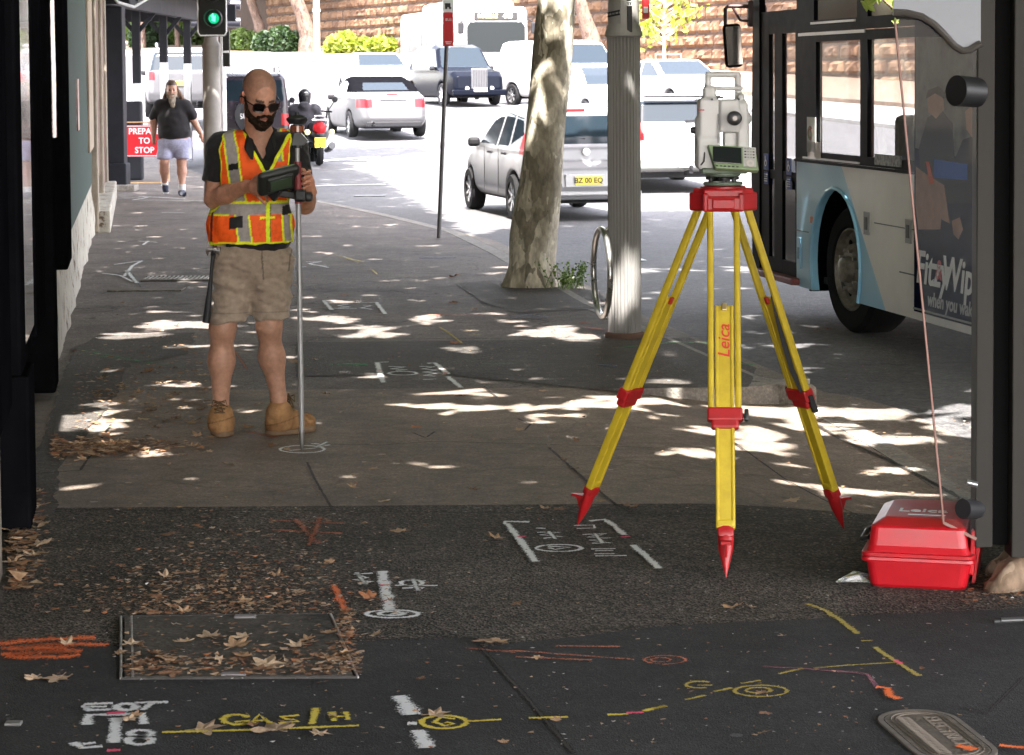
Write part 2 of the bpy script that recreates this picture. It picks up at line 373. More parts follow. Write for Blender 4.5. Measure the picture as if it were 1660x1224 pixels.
# ================================================================== ground
def nodes_ground(name, base, dark, light, agg=150, aggamt=.5, rough=.85, bump=.6, gum=0.0, stain=.35, cracks=0.0):
    m = bpy.data.materials.new(name); m.use_nodes = True; MATS[name] = m
    n = m.node_tree; b = n.nodes['Principled BSDF']; L = n.links.new
    b.inputs['Roughness'].default_value = rough; b.inputs['Specular IOR Level'].default_value = .35
    tc = n.nodes.new('ShaderNodeTexCoord'); O = tc.outputs['Object']
    def noise(s, d=6, r=.6):
        q = n.nodes.new('ShaderNodeTexNoise'); q.inputs['Scale'].default_value = s; q.inputs['Detail'].default_value = d; q.inputs['Roughness'].default_value = r; L(O, q.inputs['Vector']); return q.outputs[0]
    def ramp(v, p0, c0, p1, c1):
        q = n.nodes.new('ShaderNodeValToRGB'); q.color_ramp.elements[0].position = p0; q.color_ramp.elements[1].position = p1
        q.color_ramp.elements[0].color = (*c0, 1); q.color_ramp.elements[1].color = (*c1, 1); L(v, q.inputs[0]); return q.outputs[0]
    def mix(t, f, a, bb):
        q = n.nodes.new('ShaderNodeMix'); q.data_type = 'RGBA'; q.blend_type = t
        if isinstance(f, float): q.inputs[0].default_value = f
        else: L(f, q.inputs[0])
        for i, x in ((6, a), (7, bb)):
            if isinstance(x, tuple): q.inputs[i].default_value = (*x, 1)
            else: L(x, q.inputs[i])
        return q.outputs[2]
    vo = n.nodes.new('ShaderNodeTexVoronoi'); vo.inputs['Scale'].default_value = agg; L(O, vo.inputs['Vector'])
    bw = n.nodes.new('ShaderNodeSeparateColor'); L(vo.outputs['Color'], bw.inputs[0])
    st = ramp(bw.outputs[0], .35, dark, .97, light)
    c = mix('MIX', aggamt, base, st)
    g2 = ramp(noise(agg*.35, 4, .8), .35, (.55, .55, .55), .68, (1.35, 1.32, 1.28))
    c = mix('MULTIPLY', min(1.0, aggamt*1.4), c, g2)
    s1 = ramp(noise(1.3, 8, .7), .3, (1-stain, 1-stain, 1-stain), .72, (1+stain*.7, 1+stain*.66, 1+stain*.6))
    c = mix('MULTIPLY', 1.0, c, s1)
    s2 = ramp(noise(9, 5, .7), .38, (.82, .82, .83), .64, (1.12, 1.11, 1.1)); c = mix('MULTIPLY', 1.0, c, s2)
    if gum:
        v2 = n.nodes.new('ShaderNodeTexVoronoi'); v2.inputs['Scale'].default_value = 4.2; L(O, v2.inputs['Vector']); v2.inputs['Randomness'].default_value = 1
        sep = n.nodes.new('ShaderNodeSeparateColor'); L(v2.outputs['Color'], sep.inputs[0])
        mr = n.nodes.new('ShaderNodeMapRange'); mr.inputs[1].default_value = .4; mr.inputs[2].default_value = 1; mr.inputs[3].default_value = .0; mr.inputs[4].default_value = .085; L(sep.outputs[1], mr.inputs[0])
        lt = n.nodes.new('ShaderNodeMath'); lt.operation = 'LESS_THAN'; L(v2.outputs['Distance'], lt.inputs[0]); L(mr.outputs[0], lt.inputs[1])
        ml = n.nodes.new('ShaderNodeMath'); ml.operation = 'MULTIPLY'; L(lt.outputs[0], ml.inputs[0]); ml.inputs[1].default_value = gum
        c = mix('MIX', ml.outputs[0], c, tuple(min(1, x*3.2+.03) for x in base))
    if cracks:
        v3 = n.nodes.new('ShaderNodeTexVoronoi'); v3.feature = 'DISTANCE_TO_EDGE'; v3.inputs['Scale'].default_value = .45
        nn = n.nodes.new('ShaderNodeTexNoise'); nn.inputs['Scale'].default_value = 2.5; nn.inputs['Detail'].default_value = 6; L(O, nn.inputs['Vector'])
        va = n.nodes.new('ShaderNodeVectorMath'); va.operation = 'MULTIPLY_ADD'; L(nn.outputs[1], va.inputs[0]); va.inputs[1].default_value = (.7, .7, .7); L(O, va.inputs[2]); L(va.outputs[0], v3.inputs['Vector'])
        q = ramp(v3.outputs['Distance'], .0, (1-cracks,)*3, .009, (1, 1, 1)); c = mix('MULTIPLY', 1.0, c, q)
    L(c, b.inputs['Base Color'])
    bp = n.nodes.new('ShaderNodeBump'); bp.inputs['Strength'].default_value = bump; bp.inputs['Distance'].default_value = .006
    ad = n.nodes.new('ShaderNodeMath'); ad.operation = 'ADD'; L(vo.outputs['Distance'], ad.inputs[0]); L(noise(22, 5), ad.inputs[1]); L(ad.outputs[0], bp.inputs['Height']); L(bp.outputs[0], b.inputs['Normal'])
    return m
M_near = nodes_ground('coarse_asphalt', (.050, .042, .034), (.018, .016, .013), (.21, .18, .145), 120, .66, bump=1.0, gum=.6, stain=.5)
M_smooth = nodes_ground('smooth_asphalt', (.027, .0275, .0285), (.018, .018, .019), (.056, .056, .055), 190, .4, bump=.35, gum=.5, stain=.38)
M_conc = nodes_ground('brown_concrete', (.235, .193, .160), (.16, .13, .107), (.33, .28, .235), 160, .45, bump=.35, gum=.25, stain=.36, cracks=.25)
M_mid = nodes_ground('worn_asphalt', (.170, .146, .134), (.095, .082, .074), (.30, .265, .245), 110, .5, bump=.6, gum=.3, stain=.42, cracks=.6)
M_dark = nodes_ground('patched_asphalt', (.085, .076, .068), (.045, .04, .036), (.17, .155, .14), 120, .5, bump=.8, stain=.3)
M_road = nodes_ground('road_asphalt', (.095, .094, .10), (.065, .065, .067), (.17, .17, .17), 60, .4, bump=.4, stain=.16, cracks=.35)
M_kerb = nodes_ground('kerb_stone', (.27, .25, .225), (.19, .175, .155), (.36, .34, .31), 80, .4, bump=.6, stain=.35)
M_gutter = nodes_ground('gutter_concrete', (.19, .165, .14), (.12, .10, .085), (.27, .24, .21), 110, .45, bump=.5, stain=.3)

WX = lambda Y: -0.466-0.1588*Y            # foot of the building line on the left
_kp = []
for (x, y) in [(1660, 850), (1580, 800), (1500, 748), (1400, 690), (1320, 652)]: p = gnd(x, y, -.1); _kp.append((p.y, p.x))
for (x, y) in [(1238, 612), (1140, 570), (960, 490), (820, 410), (745, 375), (640, 350), (560, 333), (500, 322)]: p = gnd(x, y); _kp.append((p.y, p.x))
_kp = [(2.0, 3.4), (5.0, 2.9)] + _kp
_last = _kp[-1]
_kp += [(36.5, -3.7), (40.0, -5.0), (44.0, -6.2), (48, -7.0), (52, -9.5), (56, -14), (60, -30)]
_kp.sort()
KY = np.array([a for a, _ in _kp]); KX_ = np.array([b for _, b in _kp])
KX = lambda Y: float(np.interp(Y, KY, KX_))
YB0, YB1 = 9.62, 13.28                     # driveway crossing between these
def sstep(t): t = max(0, min(1, t)); return t*t*(3-2*t)
def zfoot(X, Y):
    if Y > 38: return zroad(X, Y)+.12
    if Y <= YB1:
        a = sstep((X-(KX(Y)-1.45))/1.3)*sstep((Y-8.6)/1.6)
        return -0.105*a
    return 0.0
def strip(name, y0, y1, xl, xr, m, dy=.25, nx=40, zf=zfoot, label=None, z=0, wob=None):
    ys = list(np.arange(y0, y1, dy))+[y1]; vs = []; fs = []
    for j, Y in enumerate(ys):
        a, b = xl(Y), xr(Y)
        for i in range(nx+1):
            t = i/nx; X = a+(b-a)*t; yy = Y
            if wob and (j == 0 or j == len(ys)-1): yy = Y
            vs.append((X, yy, zf(X, min(max(yy, y0), y1))+z))
    n = nx+1
    for j in range(len(ys)-1):
        for i in range(nx): fs.append((j*n+i, j*n+i+1, (j+1)*n+i+1, (j+1)*n+i))
    me = bpy.data.meshes.new(name); me.from_pydata(vs, [], fs); o = link(name, me, m, None, True); return tag(o, label, None, None, 'structure')
# road: one sheet to beyond the retaining wall
def build_road():
    xs = np.concatenate([np.arange(-120, -30, 10), np.arange(-30, 30, 1.5), np.arange(30, 121, 10)]); ys = np.concatenate([np.arange(-30, 20, 5.), np.arange(20, 150, 2.), np.arange(150, 401, 25.)])
    vs = [(x, y, zroad(x, min(y, 170))) for y in ys for x in xs]; n = len(xs)
    fs = [(j*n+i, j*n+i+1, (j+1)*n+i+1, (j+1)*n+i) for j in range(len(ys)-1) for i in range(n-1)]
    me = bpy.data.meshes.new('road'); me.from_pydata(vs, [], fs); tag(link('road', me, M_road, None, True), 'sunlit grey asphalt street running up towards the sandstone wall', None, None, 'structure')
build_road()
wl = lambda Y: WX(Y)-.6 if Y < 36 else WX(36)-.6-(Y-36)*6
strip('footpath_foreground', 2.5, YB0, wl, KX, M_near, .2, 60, label='dark coarse asphalt footpath in the foreground')
strip('driveway_crossing', YB0, YB1-.01, wl, KX, M_conc, .12, 70, label='brown concrete band across the footpath')
strip('footpath', YB1, 59, wl, KX, M_mid, .4, 50, zf=lambda X, Y: max(0.0, zfoot(X, Y)) if Y > 14 else 0.0, label='worn asphalt footpath running back past the street tree')
# kerbs
def kerb(name, ys, wdt, h0, m, label, yend_face=False):
    mb = MB(); pts = [Vector((KX(y), y, 0)) for y in ys]; rings = []
    for i, p in enumerate(pts):
        d = (pts[min(i+1, len(pts)-1)]-pts[max(i-1, 0)]).normalized(); nrm = Vector((d.y, -d.x, 0))
        zt = (0.003 if p.y > YB1 else zfoot(p.x-.02, p.y)+.003)
        o = p+nrm*.012; i_ = p-nrm*wdt
        rings.append([Vector((i_.x, i_.y, zt)), Vector((p.x-.02*nrm.x, p.y-.02*nrm.y, zt+.002)), Vector((o.x, o.y, zt-.02)), Vector((o.x+.01, o.y, h0)), Vector((i_.x, i_.y, h0))])
    mb.loft(rings); return tag(mb.build(name, m), label, None, None, 'structure')
kerb('kerb', list(np.arange(YB1+.02, 34, .35))+[34.5, 35.5, 36.5, 37.5], .16, -.2, M_kerb, 'pale stone kerb beside the street tree')
kerb('driveway_kerb', list(np.arange(2.6, YB1-.02, .25)), .14, -.2, M_kerb, 'low worn kerb at the driveway crossing')
# return kerb facing the camera at the end of the crossing
mb = MB(); xs = np.linspace(.35, KX(YB1)+.0, 14)
for a, b in zip(xs[:-1], xs[1:]):
    ya = YB1-.13*math.sin(min(1, max(0, (a-.35)/.4))*math.pi/2)+(.10*max(0, (a-1.15)/.3)**2); yb = YB1-.13*math.sin(min(1, max(0, (b-.35)/.4))*math.pi/2)+(.10*max(0, (b-1.15)/.3)**2)
    mb.prism([(a, ya, -.2), (b, yb, -.2), (b, yb+.02, .004), (a, ya+.02, .004)], (0, .17, 0))
tag(mb.build('return_kerb', M_kerb), 'curved kerb end facing the camera behind the tripod', None, None, 'structure')
# gutter
def off(y, d):
    a = Vector((KX(y-.2), y-.2)); b = Vector((KX(y+.2), y+.2)); t = (b-a).normalized(); return (KX(y)+t.y*d, y-t.x*d)
def ribbon_ground(name, ys, d0, d1, m, z, label):
    vs = []; fs = []
    for y in ys:
        a = off(y, d0); b = off(y, d1); vs += [(a[0], a[1], z), (b[0], b[1], z)]
    for i in range(len(ys)-1): fs.append((2*i, 2*i+1, 2*i+3, 2*i+2))
    me = bpy.data.meshes.new(name); me.from_pydata(vs, [], fs); return tag(link(name, me, m), label, None, None, 'structure')
ribbon_ground('gutter', list(np.arange(2.6, 34, .3)), 0.0, .42, M_gutter, -.116, 'concrete gutter strip along the kerb')
def sheet(name, pts, m, z=.004, label=None, px=True, wob=.012):
    P = []
    q = [gnd(x, y) if px else Vector((x, y, 0)) for x, y in pts]
    for i, a in enumerate(q):
        b = q[(i+1) % len(q)]; k = max(2, int((b-a).length/.06))
        for j in range(k):
            t = j/k; p = a.lerp(b, t); q_ = np.array([p.x*3.1, p.y*3.1, 0]); p.x += wob*float(vnoise(q_, 1, 1)+.6*vnoise(q_, 3.3, 4)); p.y += wob*float(vnoise(q_, 1, 7)+.6*vnoise(q_, 3.3, 9)); P.append((p.x, p.y, z))
    me = bpy.data.meshes.new(name); me.from_pydata(P, [], [tuple(range(len(P)))]); 
    bm = bmesh.new(); bm.from_mesh(me); bmesh.ops.triangulate(bm, faces=bm.faces); bmesh.ops.recalc_face_normals(bm, faces=bm.faces)
    for f in bm.faces:
        if f.normal.z < 0: f.normal_flip()
    bm.to_mesh(me); bm.free()
    return tag(link(name, me, m), label, None, None, 'structure')
sheet('asphalt_patch', [(775, 1052), (1060, 1018), (1340, 1003), (1700, 985), (1760, 1500), (1080, 1500), (930, 1224)], M_smooth, label='smooth dark asphalt patch at the bottom right')
sheet('asphalt_patch', [(-40, 1055), (190, 1050), (560, 1042), (772, 1036), (774, 1050), (928, 1224), (1078, 1500), (-200, 1500)], M_smooth, z=.0045, label='dark fine asphalt patch around the access cover')
sheet('asphalt_strip', [(-60, 1000), (10, 978), (30, 880), (88, 829), (100, 760), (190, 640), (215, 590), (300, 575), (320, 540), (160, 545), (118, 566), (45, 800), (-30, 985)], M_dark, z=.005, label='dark lumpy asphalt strip along the wall foot', wob=.03)
sheet('tree_base_patch', [(738, 460), (800, 455), (960, 470), (1005, 500), (840, 508), (790, 495)], M_dark, z=.004, label='dark asphalt patch round the foot of the street tree')
sheet('asphalt_band', [(480, 556), (760, 553), (1120, 548), (1225, 598), (1215, 628), (960, 632), (700, 606), (480, 612)], M_dark, z=.0045, label='darker asphalt band by the kerb end')
# far footpath and garden bed in front of the sandstone wall
def zt(X, Y, dz=0): return Vector((X, Y, zroad(X, Y)+dz))
WALLP = [(-64, 236), (-15.7, 152), (7.7, 97), (12.5, 84), (19, 68), (26, 50)]
def walloff(d):
    out = []
    for i, (x, y) in enumerate(WALLP):
        a = Vector(WALLP[max(i-1, 0)]); b = Vector(WALLP[min(i+1, len(WALLP)-1)]); t = (b-a).normalized(); out.append((x+t.y*d, y-t.x*d))
    return out
def band(name, d0, d1, dz, m, label, face=True):
    A, B = walloff(-d0*-1), walloff(-d1*-1)
    vs = []; fs = []; K = 8
    for i in range(len(A)-1):
        for k in range(K+(i == len(A)-2)):
            t = k/K
            for P in (A, B):
                x = P[i][0]*(1-t)+P[i+1][0]*t; y = P[i][1]*(1-t)+P[i+1][1]*t; vs.append((x, y, zroad(x, y)+dz))
            x, y = vs[-1][0], vs[-1][1]; vs.append((x, y, zroad(x, y)-.05))
    for i in range(len(vs)//3-1):
        a = 3*i; fs += [(a, a+1, a+4, a+3), (a+1, a+2, a+5, a+4)]
    me = bpy.data.meshes.new(name); me.from_pydata(vs, [], fs); return tag(link(name, me, m), label, None, None, 'structure')
# ================================================================== sandstone wall, garden bed
band('garden_bed', 0.1, 9.0, .22, mat('bed_soil', (.16, .11, .08), .95, var=.4, scale=3, bump=.5), 'brown garden bed at the foot of the sandstone wall')
band('far_footpath', 9.0, 13.0, .1, nodes_ground('far_paving', (.30, .29, .28), (.2, .2, .2), (.4, .4, .38), 20, .3, stain=.15), 'pale footpath across the street below the wall')
def stone_mat(name, a, b_, d):
    m = mat(name, a, .9, c2=b_, scale=.9, bump=.8, bscale=9); return m
M_stone = stone_mat('sandstone', (.235, .135, .075), (.115, .062, .035), 0)
def build_wall():
    rnd = random.Random(5); mb = MB(); H = .575
    seg = [(Vector(a), Vector(b)) for a, b in zip(WALLP[:-1], WALLP[1:])]
    mort = MB()
    for a, b in seg:
        L = (b-a).length; t = (b-a)/L; nrm = Vector((t.y, -t.x))
        zb = min(zroad(*a), zroad(*b))-.6
        mort.prism([(a.x, a.y, zb), (b.x, b.y, zb), (b.x, b.y, zb+11), (a.x, a.y, zb+11)], (-nrm.x*1.0, -nrm.y*1.0, 0))
        near = a.y < 160
        if not near: continue
        for c in range(17):
            s = -rnd.random()*1.2; z0 = math.floor(zb/H)*H+c*H
            if z0 > 9.5: continue
            while s < L:
                w_ = rnd.uniform(.8, 1.6); s0 = max(0, s); s1 = min(L, s+w_); s += w_
                if s1-s0 < .15: continue
                g = .03; nx_, nz_ = 6, 4; base = len(mb.v); vs = []; dep = rnd.uniform(.09, .2)
                for j in range(nz_+1):
                    for i in range(nx_+1):
                        e = 0 if i in (0, nx_) or j in (0, nz_) else dep*rnd.uniform(.55, 1.35)
                        q = a+t*(s0+g+(s1-s0-2*g)*i/nx_)+nrm*(e+(.0 if e else -.02)); vs.append((q.x, q.y, z0+g+(H-2*g)*j/nz_))
                fs = [(j*(nx_+1)+i, j*(nx_+1)+i+1, (j+1)*(nx_+1)+i+1, (j+1)*(nx_+1)+i) for j in range(nz_) for i in range(nx_)]
                mb.m = rnd.choice((0, 0, 1)); mb.add(vs, fs)
    root = empty('retaining_wall', (0, 80, zroad(0, 80)), 'tall sandstone block retaining wall behind the traffic', 'wall')
    o = mb.build('stone_blocks', [M_stone, stone_mat('sandstone_dark', (.16, .088, .05), (.08, .044, .027), 0)], root, fix=False)
    o2 = mort.build('wall_core', mat('mortar', (.05, .03, .02), .95, var=.3, scale=3), root)
    for x in (o, o2): x.matrix_parent_inverse = Matrix.Translation(-Vector(root.location))
build_wall()
# ------------------------------------------------------------------ foliage helpers
def leaf_cloud(pts, size, rnd, name, m, parent, flat=.5, hue=None):
    """many small folded leaf faces around the given points"""
    n = len(pts); P = np.asarray(pts, float); rs = np.random.RandomState(rnd)
    a = rs.normal(size=(n, 3)); a[:, 2] *= flat; a /= np.linalg.norm(a, axis=1)[:, None]+1e-9
    b = rs.normal(size=(n, 3)); b -= a*(a*b).sum(1)[:, None]; b /= np.linalg.norm(b, axis=1)[:, None]+1e-9
    c = np.cross(a, b); s = (size*rs.uniform(.6, 1.35, n))[:, None]
    V = np.stack([P-a*s*.6, P-a*s*.12+b*s*.46+c*s*.12, P+a*s*.6, P-a*s*.12-b*s*.46+c*s*.12], 1).reshape(-1, 3)
    Q = np.arange(4*n).reshape(n, 4)
    o = link(name, mesh_np(name, V, Q, False), m, parent); return o
def leafmat(name, c, c2, tr=.35):
    if name in MATS: return MATS[name]
    m = mat(name, c, .55, c2=c2, scale=1.6); n = m.node_tree; b = n.nodes['Principled BSDF']
    out = n.nodes['Material Output']; t = n.nodes.new('ShaderNodeBsdfTranslucent'); t.inputs[0].default_value = (c[0]*1.5, c[1]*1.5, c[2]*.8, 1)
    mx = n.nodes.new('ShaderNodeMixShader'); mx.inputs[0].default_value = tr; n.links.new(b.outputs[0], mx.inputs[1]); n.links.new(t.outputs[0], mx.inputs[2]); n.links.new(mx.outputs[0], out.inputs[0]); return m
def bark_mat(name, a, b_, c_, sc_=4):
    if name in MATS: return MATS[name]
    m = mat(name, a, .85, bump=.35, bscale=30); n = m.node_tree; b = n.nodes['Principled BSDF']; L = n.links.new
    tc = n.nodes.new('ShaderNodeTexCoord'); mp = n.nodes.new('ShaderNodeMapping'); mp.inputs['Scale'].default_value = (1, 1, .45); L(tc.outputs['Object'], mp.inputs[0])
    no = n.nodes.new('ShaderNodeTexNoise'); no.inputs['Scale'].default_value = 7; no.inputs['Detail'].default_value = 3; L(mp.outputs[0], no.inputs['Vector'])
    va = n.nodes.new('ShaderNodeVectorMath'); va.operation = 'MULTIPLY_ADD'; va.inputs[1].default_value = (.35, .35, .35); L(no.outputs[1], va.inputs[0]); L(mp.outputs[0], va.inputs[2])
    vo = n.nodes.new('ShaderNodeTexVoronoi'); vo.inputs['Scale'].default_value = sc_*2.6; L(va.outputs[0], vo.inputs['Vector'])
    sep = n.nodes.new('ShaderNodeSeparateColor'); L(vo.outputs['Color'], sep.inputs[0])
    cr = n.nodes.new('ShaderNodeValToRGB'); cr.color_ramp.interpolation = 'EASE'; e = cr.color_ramp.elements; e[0].position = 0; e[0].color = (*b_, 1); e[1].position = 1; e[1].color = (*c_, 1)
    x = e.new(.34); x.color = (*a, 1); x = e.new(.62); x.color = tuple((p+q)/2 for p, q in zip(a, c_))+(1,)
    L(sep.outputs[0], cr.inputs[0])
    n2 = n.nodes.new('ShaderNodeTexNoise'); n2.inputs['Scale'].default_value = 26; n2.inputs['Detail'].default_value = 6; L(mp.outputs[0], n2.inputs['Vector'])
    mr = n.nodes.new('ShaderNodeMapRange'); mr.inputs[1].default_value = .3; mr.inputs[2].default_value = .7; mr.inputs[3].default_value = .6; mr.inputs[4].default_value = 1.25; L(n2.outputs[0], mr.inputs[0])
    mx = n.nodes.new('ShaderNodeVectorMath'); mx.operation = 'SCALE'; L(cr.outputs[0], mx.inputs[0]); L(mr.outputs[0], mx.inputs['Scale']); L(mx.outputs[0], b.inputs['Base Color']); return m
M_bark = bark_mat('plane_bark', (.36, .315, .235), (.17, .15, .105), (.62, .56, .44), 3.4)
M_bark2 = bark_mat('brown_bark', (.10, .062, .045), (.05, .032, .025), (.16, .105, .078), 3)
M_canopy = leafmat('plane_leaves', (.11, .15, .035), (.055, .095, .02))
M_bush_d = leafmat('dark_shrub_leaves', (.030, .060, .020), (.010, .026, .010))
M_bush_y = leafmat('yellow_shrub_leaves', (.26, .30, .045), (.12, .17, .025), .3)
M_bush_g = leafmat('green_shrub_leaves', (.085, .13, .028), (.03, .06, .015))
def trunk_mesh(pts, rs, seed=0, n=18, lump=.06):
    rnd = random.Random(seed); mb = MB(); mb.smooth = True; rings = []
    ph = [rnd.random()*6.28 for _ in range(4)]
    N = (len(pts)-1)*5+1
    for i in range(N):
        f = i/5; k = min(int(f), len(pts)-2); t = f-k
        p = Vector(pts[k]).lerp(Vector(pts[k+1]), t); r = rs[k]*(1-t)+rs[k+1]*t
        rings.append([p+Vector((math.cos(a), math.sin(a), 0))*r*(1+lump*math.sin(2*a+ph[0]+i*.4)+lump*.7*math.sin(3*a+ph[1]-i*.3)+lump*.3*math.sin(7*a+ph[2])) for a in [2*math.pi*j/n for j in range(n)]])
    mb.loft(rings); return mb
CROWNS = {}
def tree(name, base, pts, rs, bark, label, group=None, limbs=(), seed=1):
    root = empty(name, base, label, 'tree', group)
    mb = trunk_mesh([Vector(p) for p in pts], rs, seed)
    mb.build('trunk', bark, root)
    if limbs:
        lb = MB(); lb.smooth = True
        for (p, q, r) in limbs:
            p = Vector(p); q = Vector(q); m_ = p.lerp(q, .5)+Vector((0, 0, (q-p).length*.08)); lb.tube([p, p.lerp(m_, .5)+Vector((.03, 0, 0)), m_, q], [r, r*.75, r*.55, r*.25], 8)
        lb.build('limbs', bark, root)
    return root
# the street tree in the middle of the picture
TB = gnd(858, 464); 
def rel(px, py, Y=TB.y): return at(px, py, Y)-TB
tp = [rel(858, 474), rel(858, 455), rel(862, 425), rel(866, 380), rel(876, 300), rel(884, 200), rel(893, 100), rel(903, 0), rel(907, -60), rel(905, -200)]
tr_ = [.262, .235, .205, .192, .182, .172, .162, .155, .155, .16]
top = tp[-1]
limbsA = [((top.x, 0, 3.4), (2.2, -3.5, 7.5), .13), ((top.x, 0, 3.4), (-2.4, -2.0, 7.8), .13), ((top.x, 0, 3.3), (1.5, 3, 8.2), .12), ((top.x, 0, 3.4), (-2.0, 3.5, 7.6), .11), ((top.x, 0, 3.4), (.3, -.2, 9), .12)]
treeA = tree('plane_tree', TB, tp, tr_, M_bark, 'mottled plane tree trunk growing from the kerbside, leaning right', 'street trees', limbsA, 3)
# tree whose root shows at the bottom right, trunk hidden behind the shelter
treeB = tree('plane_tree', (2.42, 8.75, 0), [(0, 0, -.05), (0, 0, .12), (0, 0, .4), (.03, 0, 1.2), (.1, 0, 3.6)], [.55, .42, .34, .30, .26], M_bark, 'plane tree behind the shelter panel with its root bulging at the right edge', 'street trees',
             [((.1, 0, 3.3), (1.5, -3.5, 7.2), .13), ((.1, 0, 3.3), (-2.6, -2, 7), .14), ((.1, 0, 3.3), (-2.4, 2.5, 7.4), .13), ((.1, 0, 3.3), (1.5, 3, 8), .12)], 7)
mb = MB(); mb.smooth = True
rb = gnd(1618, 968)
for (pts, rr) in (([(rb.x-.02, rb.y+.08, -.01), (rb.x+.10, rb.y+.12, .05), (rb.x+.25, rb.y+.2, .10), (rb.x+.5, rb.y+.35, .16)], [.03, .08, .12, .16]),
                  ([(rb.x+.02, rb.y+.32, -.01), (rb.x+.15, rb.y+.34, .05), (rb.x+.4, rb.y+.42, .12)], [.03, .07, .14])):
    mb.tube([Vector(p)-Vector((2.42, 8.75, 0)) for p in pts], rr, 12)
rt_ = mb.build('root', bark_mat('root_bark', (.25, .17, .11), (.15, .10, .06), (.34, .25, .17), 6), treeB)
sd = rt_.modifiers.new('s', 'SUBSURF'); sd.levels = 2; sd.render_levels = 2
tx = bpy.data.textures.new('rootn', 'CLOUDS'); tx.noise_scale = .07; dm = rt_.modifiers.new('d', 'DISPLACE'); dm.texture = tx; dm.strength = .06
# street trees outside the frame that give the shade
treeC = tree('plane_tree', (3.1, -3.0, 0), [(0, 0, -.05), (0, 0, .3), (0, 0, 1.5), (.1, 0, 4)], [.4, .3, .26, .22], M_bark, 'plane tree on the kerb behind the camera', 'street trees', [((.1, 0, 3.6), (-2.5, 1, 7), .13), ((.1, 0, 3.6), (1.5, 2, 7.5), .12)], 9)
pD = at(344, 200, 43.0)
treeD = tree('plane_tree', (pD.x, 43.0, zfoot(0, 43)), [(0, 0, -.05), (0, 0, .3), (0, 0, 2), (.05, 0, 4.2)], [.16, .13, .12, .11], M_bark2, 'added slim tree hidden behind the signal pole to shade the road', 'street trees', [((.05, 0, 3.8), (-2.2, 1.5, 7.2), .09), ((.05, 0, 3.8), (2.4, -1, 7.5), .09), ((.05, 0, 3.8), (1, 3, 8), .08)], 11)  # trunk added out of sight; its crown shades the road at left
TREES = [(treeA, Vector((TB.x+.3, TB.y, 0))), (treeB, Vector((2.4, 8.75, 0))), (treeC, Vector((3.1, -3, 0))), (treeD, Vector((pD.x, 43, 0)))]
def poly_in(x, y, poly):
    c = np.zeros(x.shape, bool); n = len(poly)
    for i in range(n):
        x0, y0 = poly[i]; x1, y1 = poly[i-1]
        k = ((y0 > y) != (y1 > y)) & (x < (x1-x0)*(y-y0)/(y1-y0+1e-12)+x0); c ^= k
    return c
def canopy():
    """leaves hung between 4.6 m and 9 m, thinned where the street shows sun patches"""
    rs = np.random.RandomState(4); n = 105000
    gx = rs.uniform(-8.5, 9.5, n); gy = rs.uniform(-6, 52, n)
    gx = np.concatenate([gx, rs.uniform(-4, 6, 26000)]); gy = np.concatenate([gy, rs.uniform(-5, 9.7, 26000)]); n = len(gx)
    g2 = lambda x, y: (gnd(x, y, -.1).x, gnd(x, y, -.1).y)
    shade = [(-8.5, -6), (9.5, -6), (9.5, 25), (6.2, 33.0), (1.6, 32.5), g2(985, 350), g2(905, 352), g2(760, 385), g2(700, 345)]
    lit1 = groad(615, 290); lit2 = groad(520, 262); lit3 = groad(700, 245); lit4 = groad(560, 215)
    shade += [(lit1.x, lit1.y), (lit2.x+.4, lit2.y), (lit3.x, lit3.y), (lit4.x, lit4.y), (-8.5, 58)]
    keep = poly_in(gx, gy, shade)
    G = np.stack([gx, gy, gx*0], 1)
    # sun patches
    big = vnoise(G*np.array([.75, 1.25, 1])+5, 1.0, 2); fine = vnoise(G, 3.2, 3)
    p = np.full(n, 1.0)
    dap = (gy > 10.2) & (gy < 18.5)
    p[dap & (big*.8+.8*fine > .44)] = 0.03
    side = (gx > KXv(gy)-1.3) & (gy > 9.6) & (gy < 13.6); p[side & (fine+.5*big > .04)] = .02
    rd = (gx > KXv(gy)) & (gy > 8) & (gy < 24); p[rd & (fine+big > .42)] = .1
    for (px, py, rx, ry) in ((300, 625, .42, .16), (560, 655, .6, .2), (840, 660, .85, .17), (735, 640, .4, .12), (280, 527, .5, .3), (960, 540, .5, .5), (300, 560, .35, .12)):
        c = gnd(px, py); e = ((gx-c.x)/rx)**2+((gy-c.y)/ry)**2; p[e < 1+.6*fine] = 0
    sf = vnoise(G, 5.5, 8)
    k = (gx > -.25) & (gx < .75) & (gy > 20.05) & (gy < 21.9); sg = vnoise(G, 8, 6); p[k & (sg > -.15)] = 0
    k = (gx > .5) & (gx < 1.05) & (gy > 16.1) & (gy < 17.9); p[k] = 1; k &= (gy > 16.3) & (gy < 16.95); p[k & (sf+.3*fine > .42)] = 0
    k = ((gx > -1.95) & (gx < -.65) & (gy > 11.0) & (gy < 12.9)) | ((gx > .1) & (gx < 1.5) & (gy > 8) & (gy < 10.0)); p[k] = 1
    far = (gy > 33); p[far] *= .75
    keep &= rs.uniform(0, 1, n) < p
    gx, gy = gx[keep], gy[keep]; m_ = len(gx)
    z = 4.7+4.0*rs.uniform(0, 1, m_)**1.3
    z[gy < 20] = np.minimum(z[gy < 20], 7.5)
    P = np.stack([gx+SUN.x/SUN.z*z, gy+SUN.y/SUN.z*z, z+.0], 1)
    P = P + 0
    D = np.stack([np.hypot(P[:, 0]-c.x, P[:, 1]-c.y) for _, c in TREES], 1); who = D.argmin(1)
    for i, (t, c) in enumerate(TREES):
        k = who == i
        if k.any(): leaf_cloud(P[k]-np.array(t.location), .36, 20+i, 'crown', M_canopy, t, .3)
KXv = lambda y: np.interp(y, KY, KX_)
canopy()
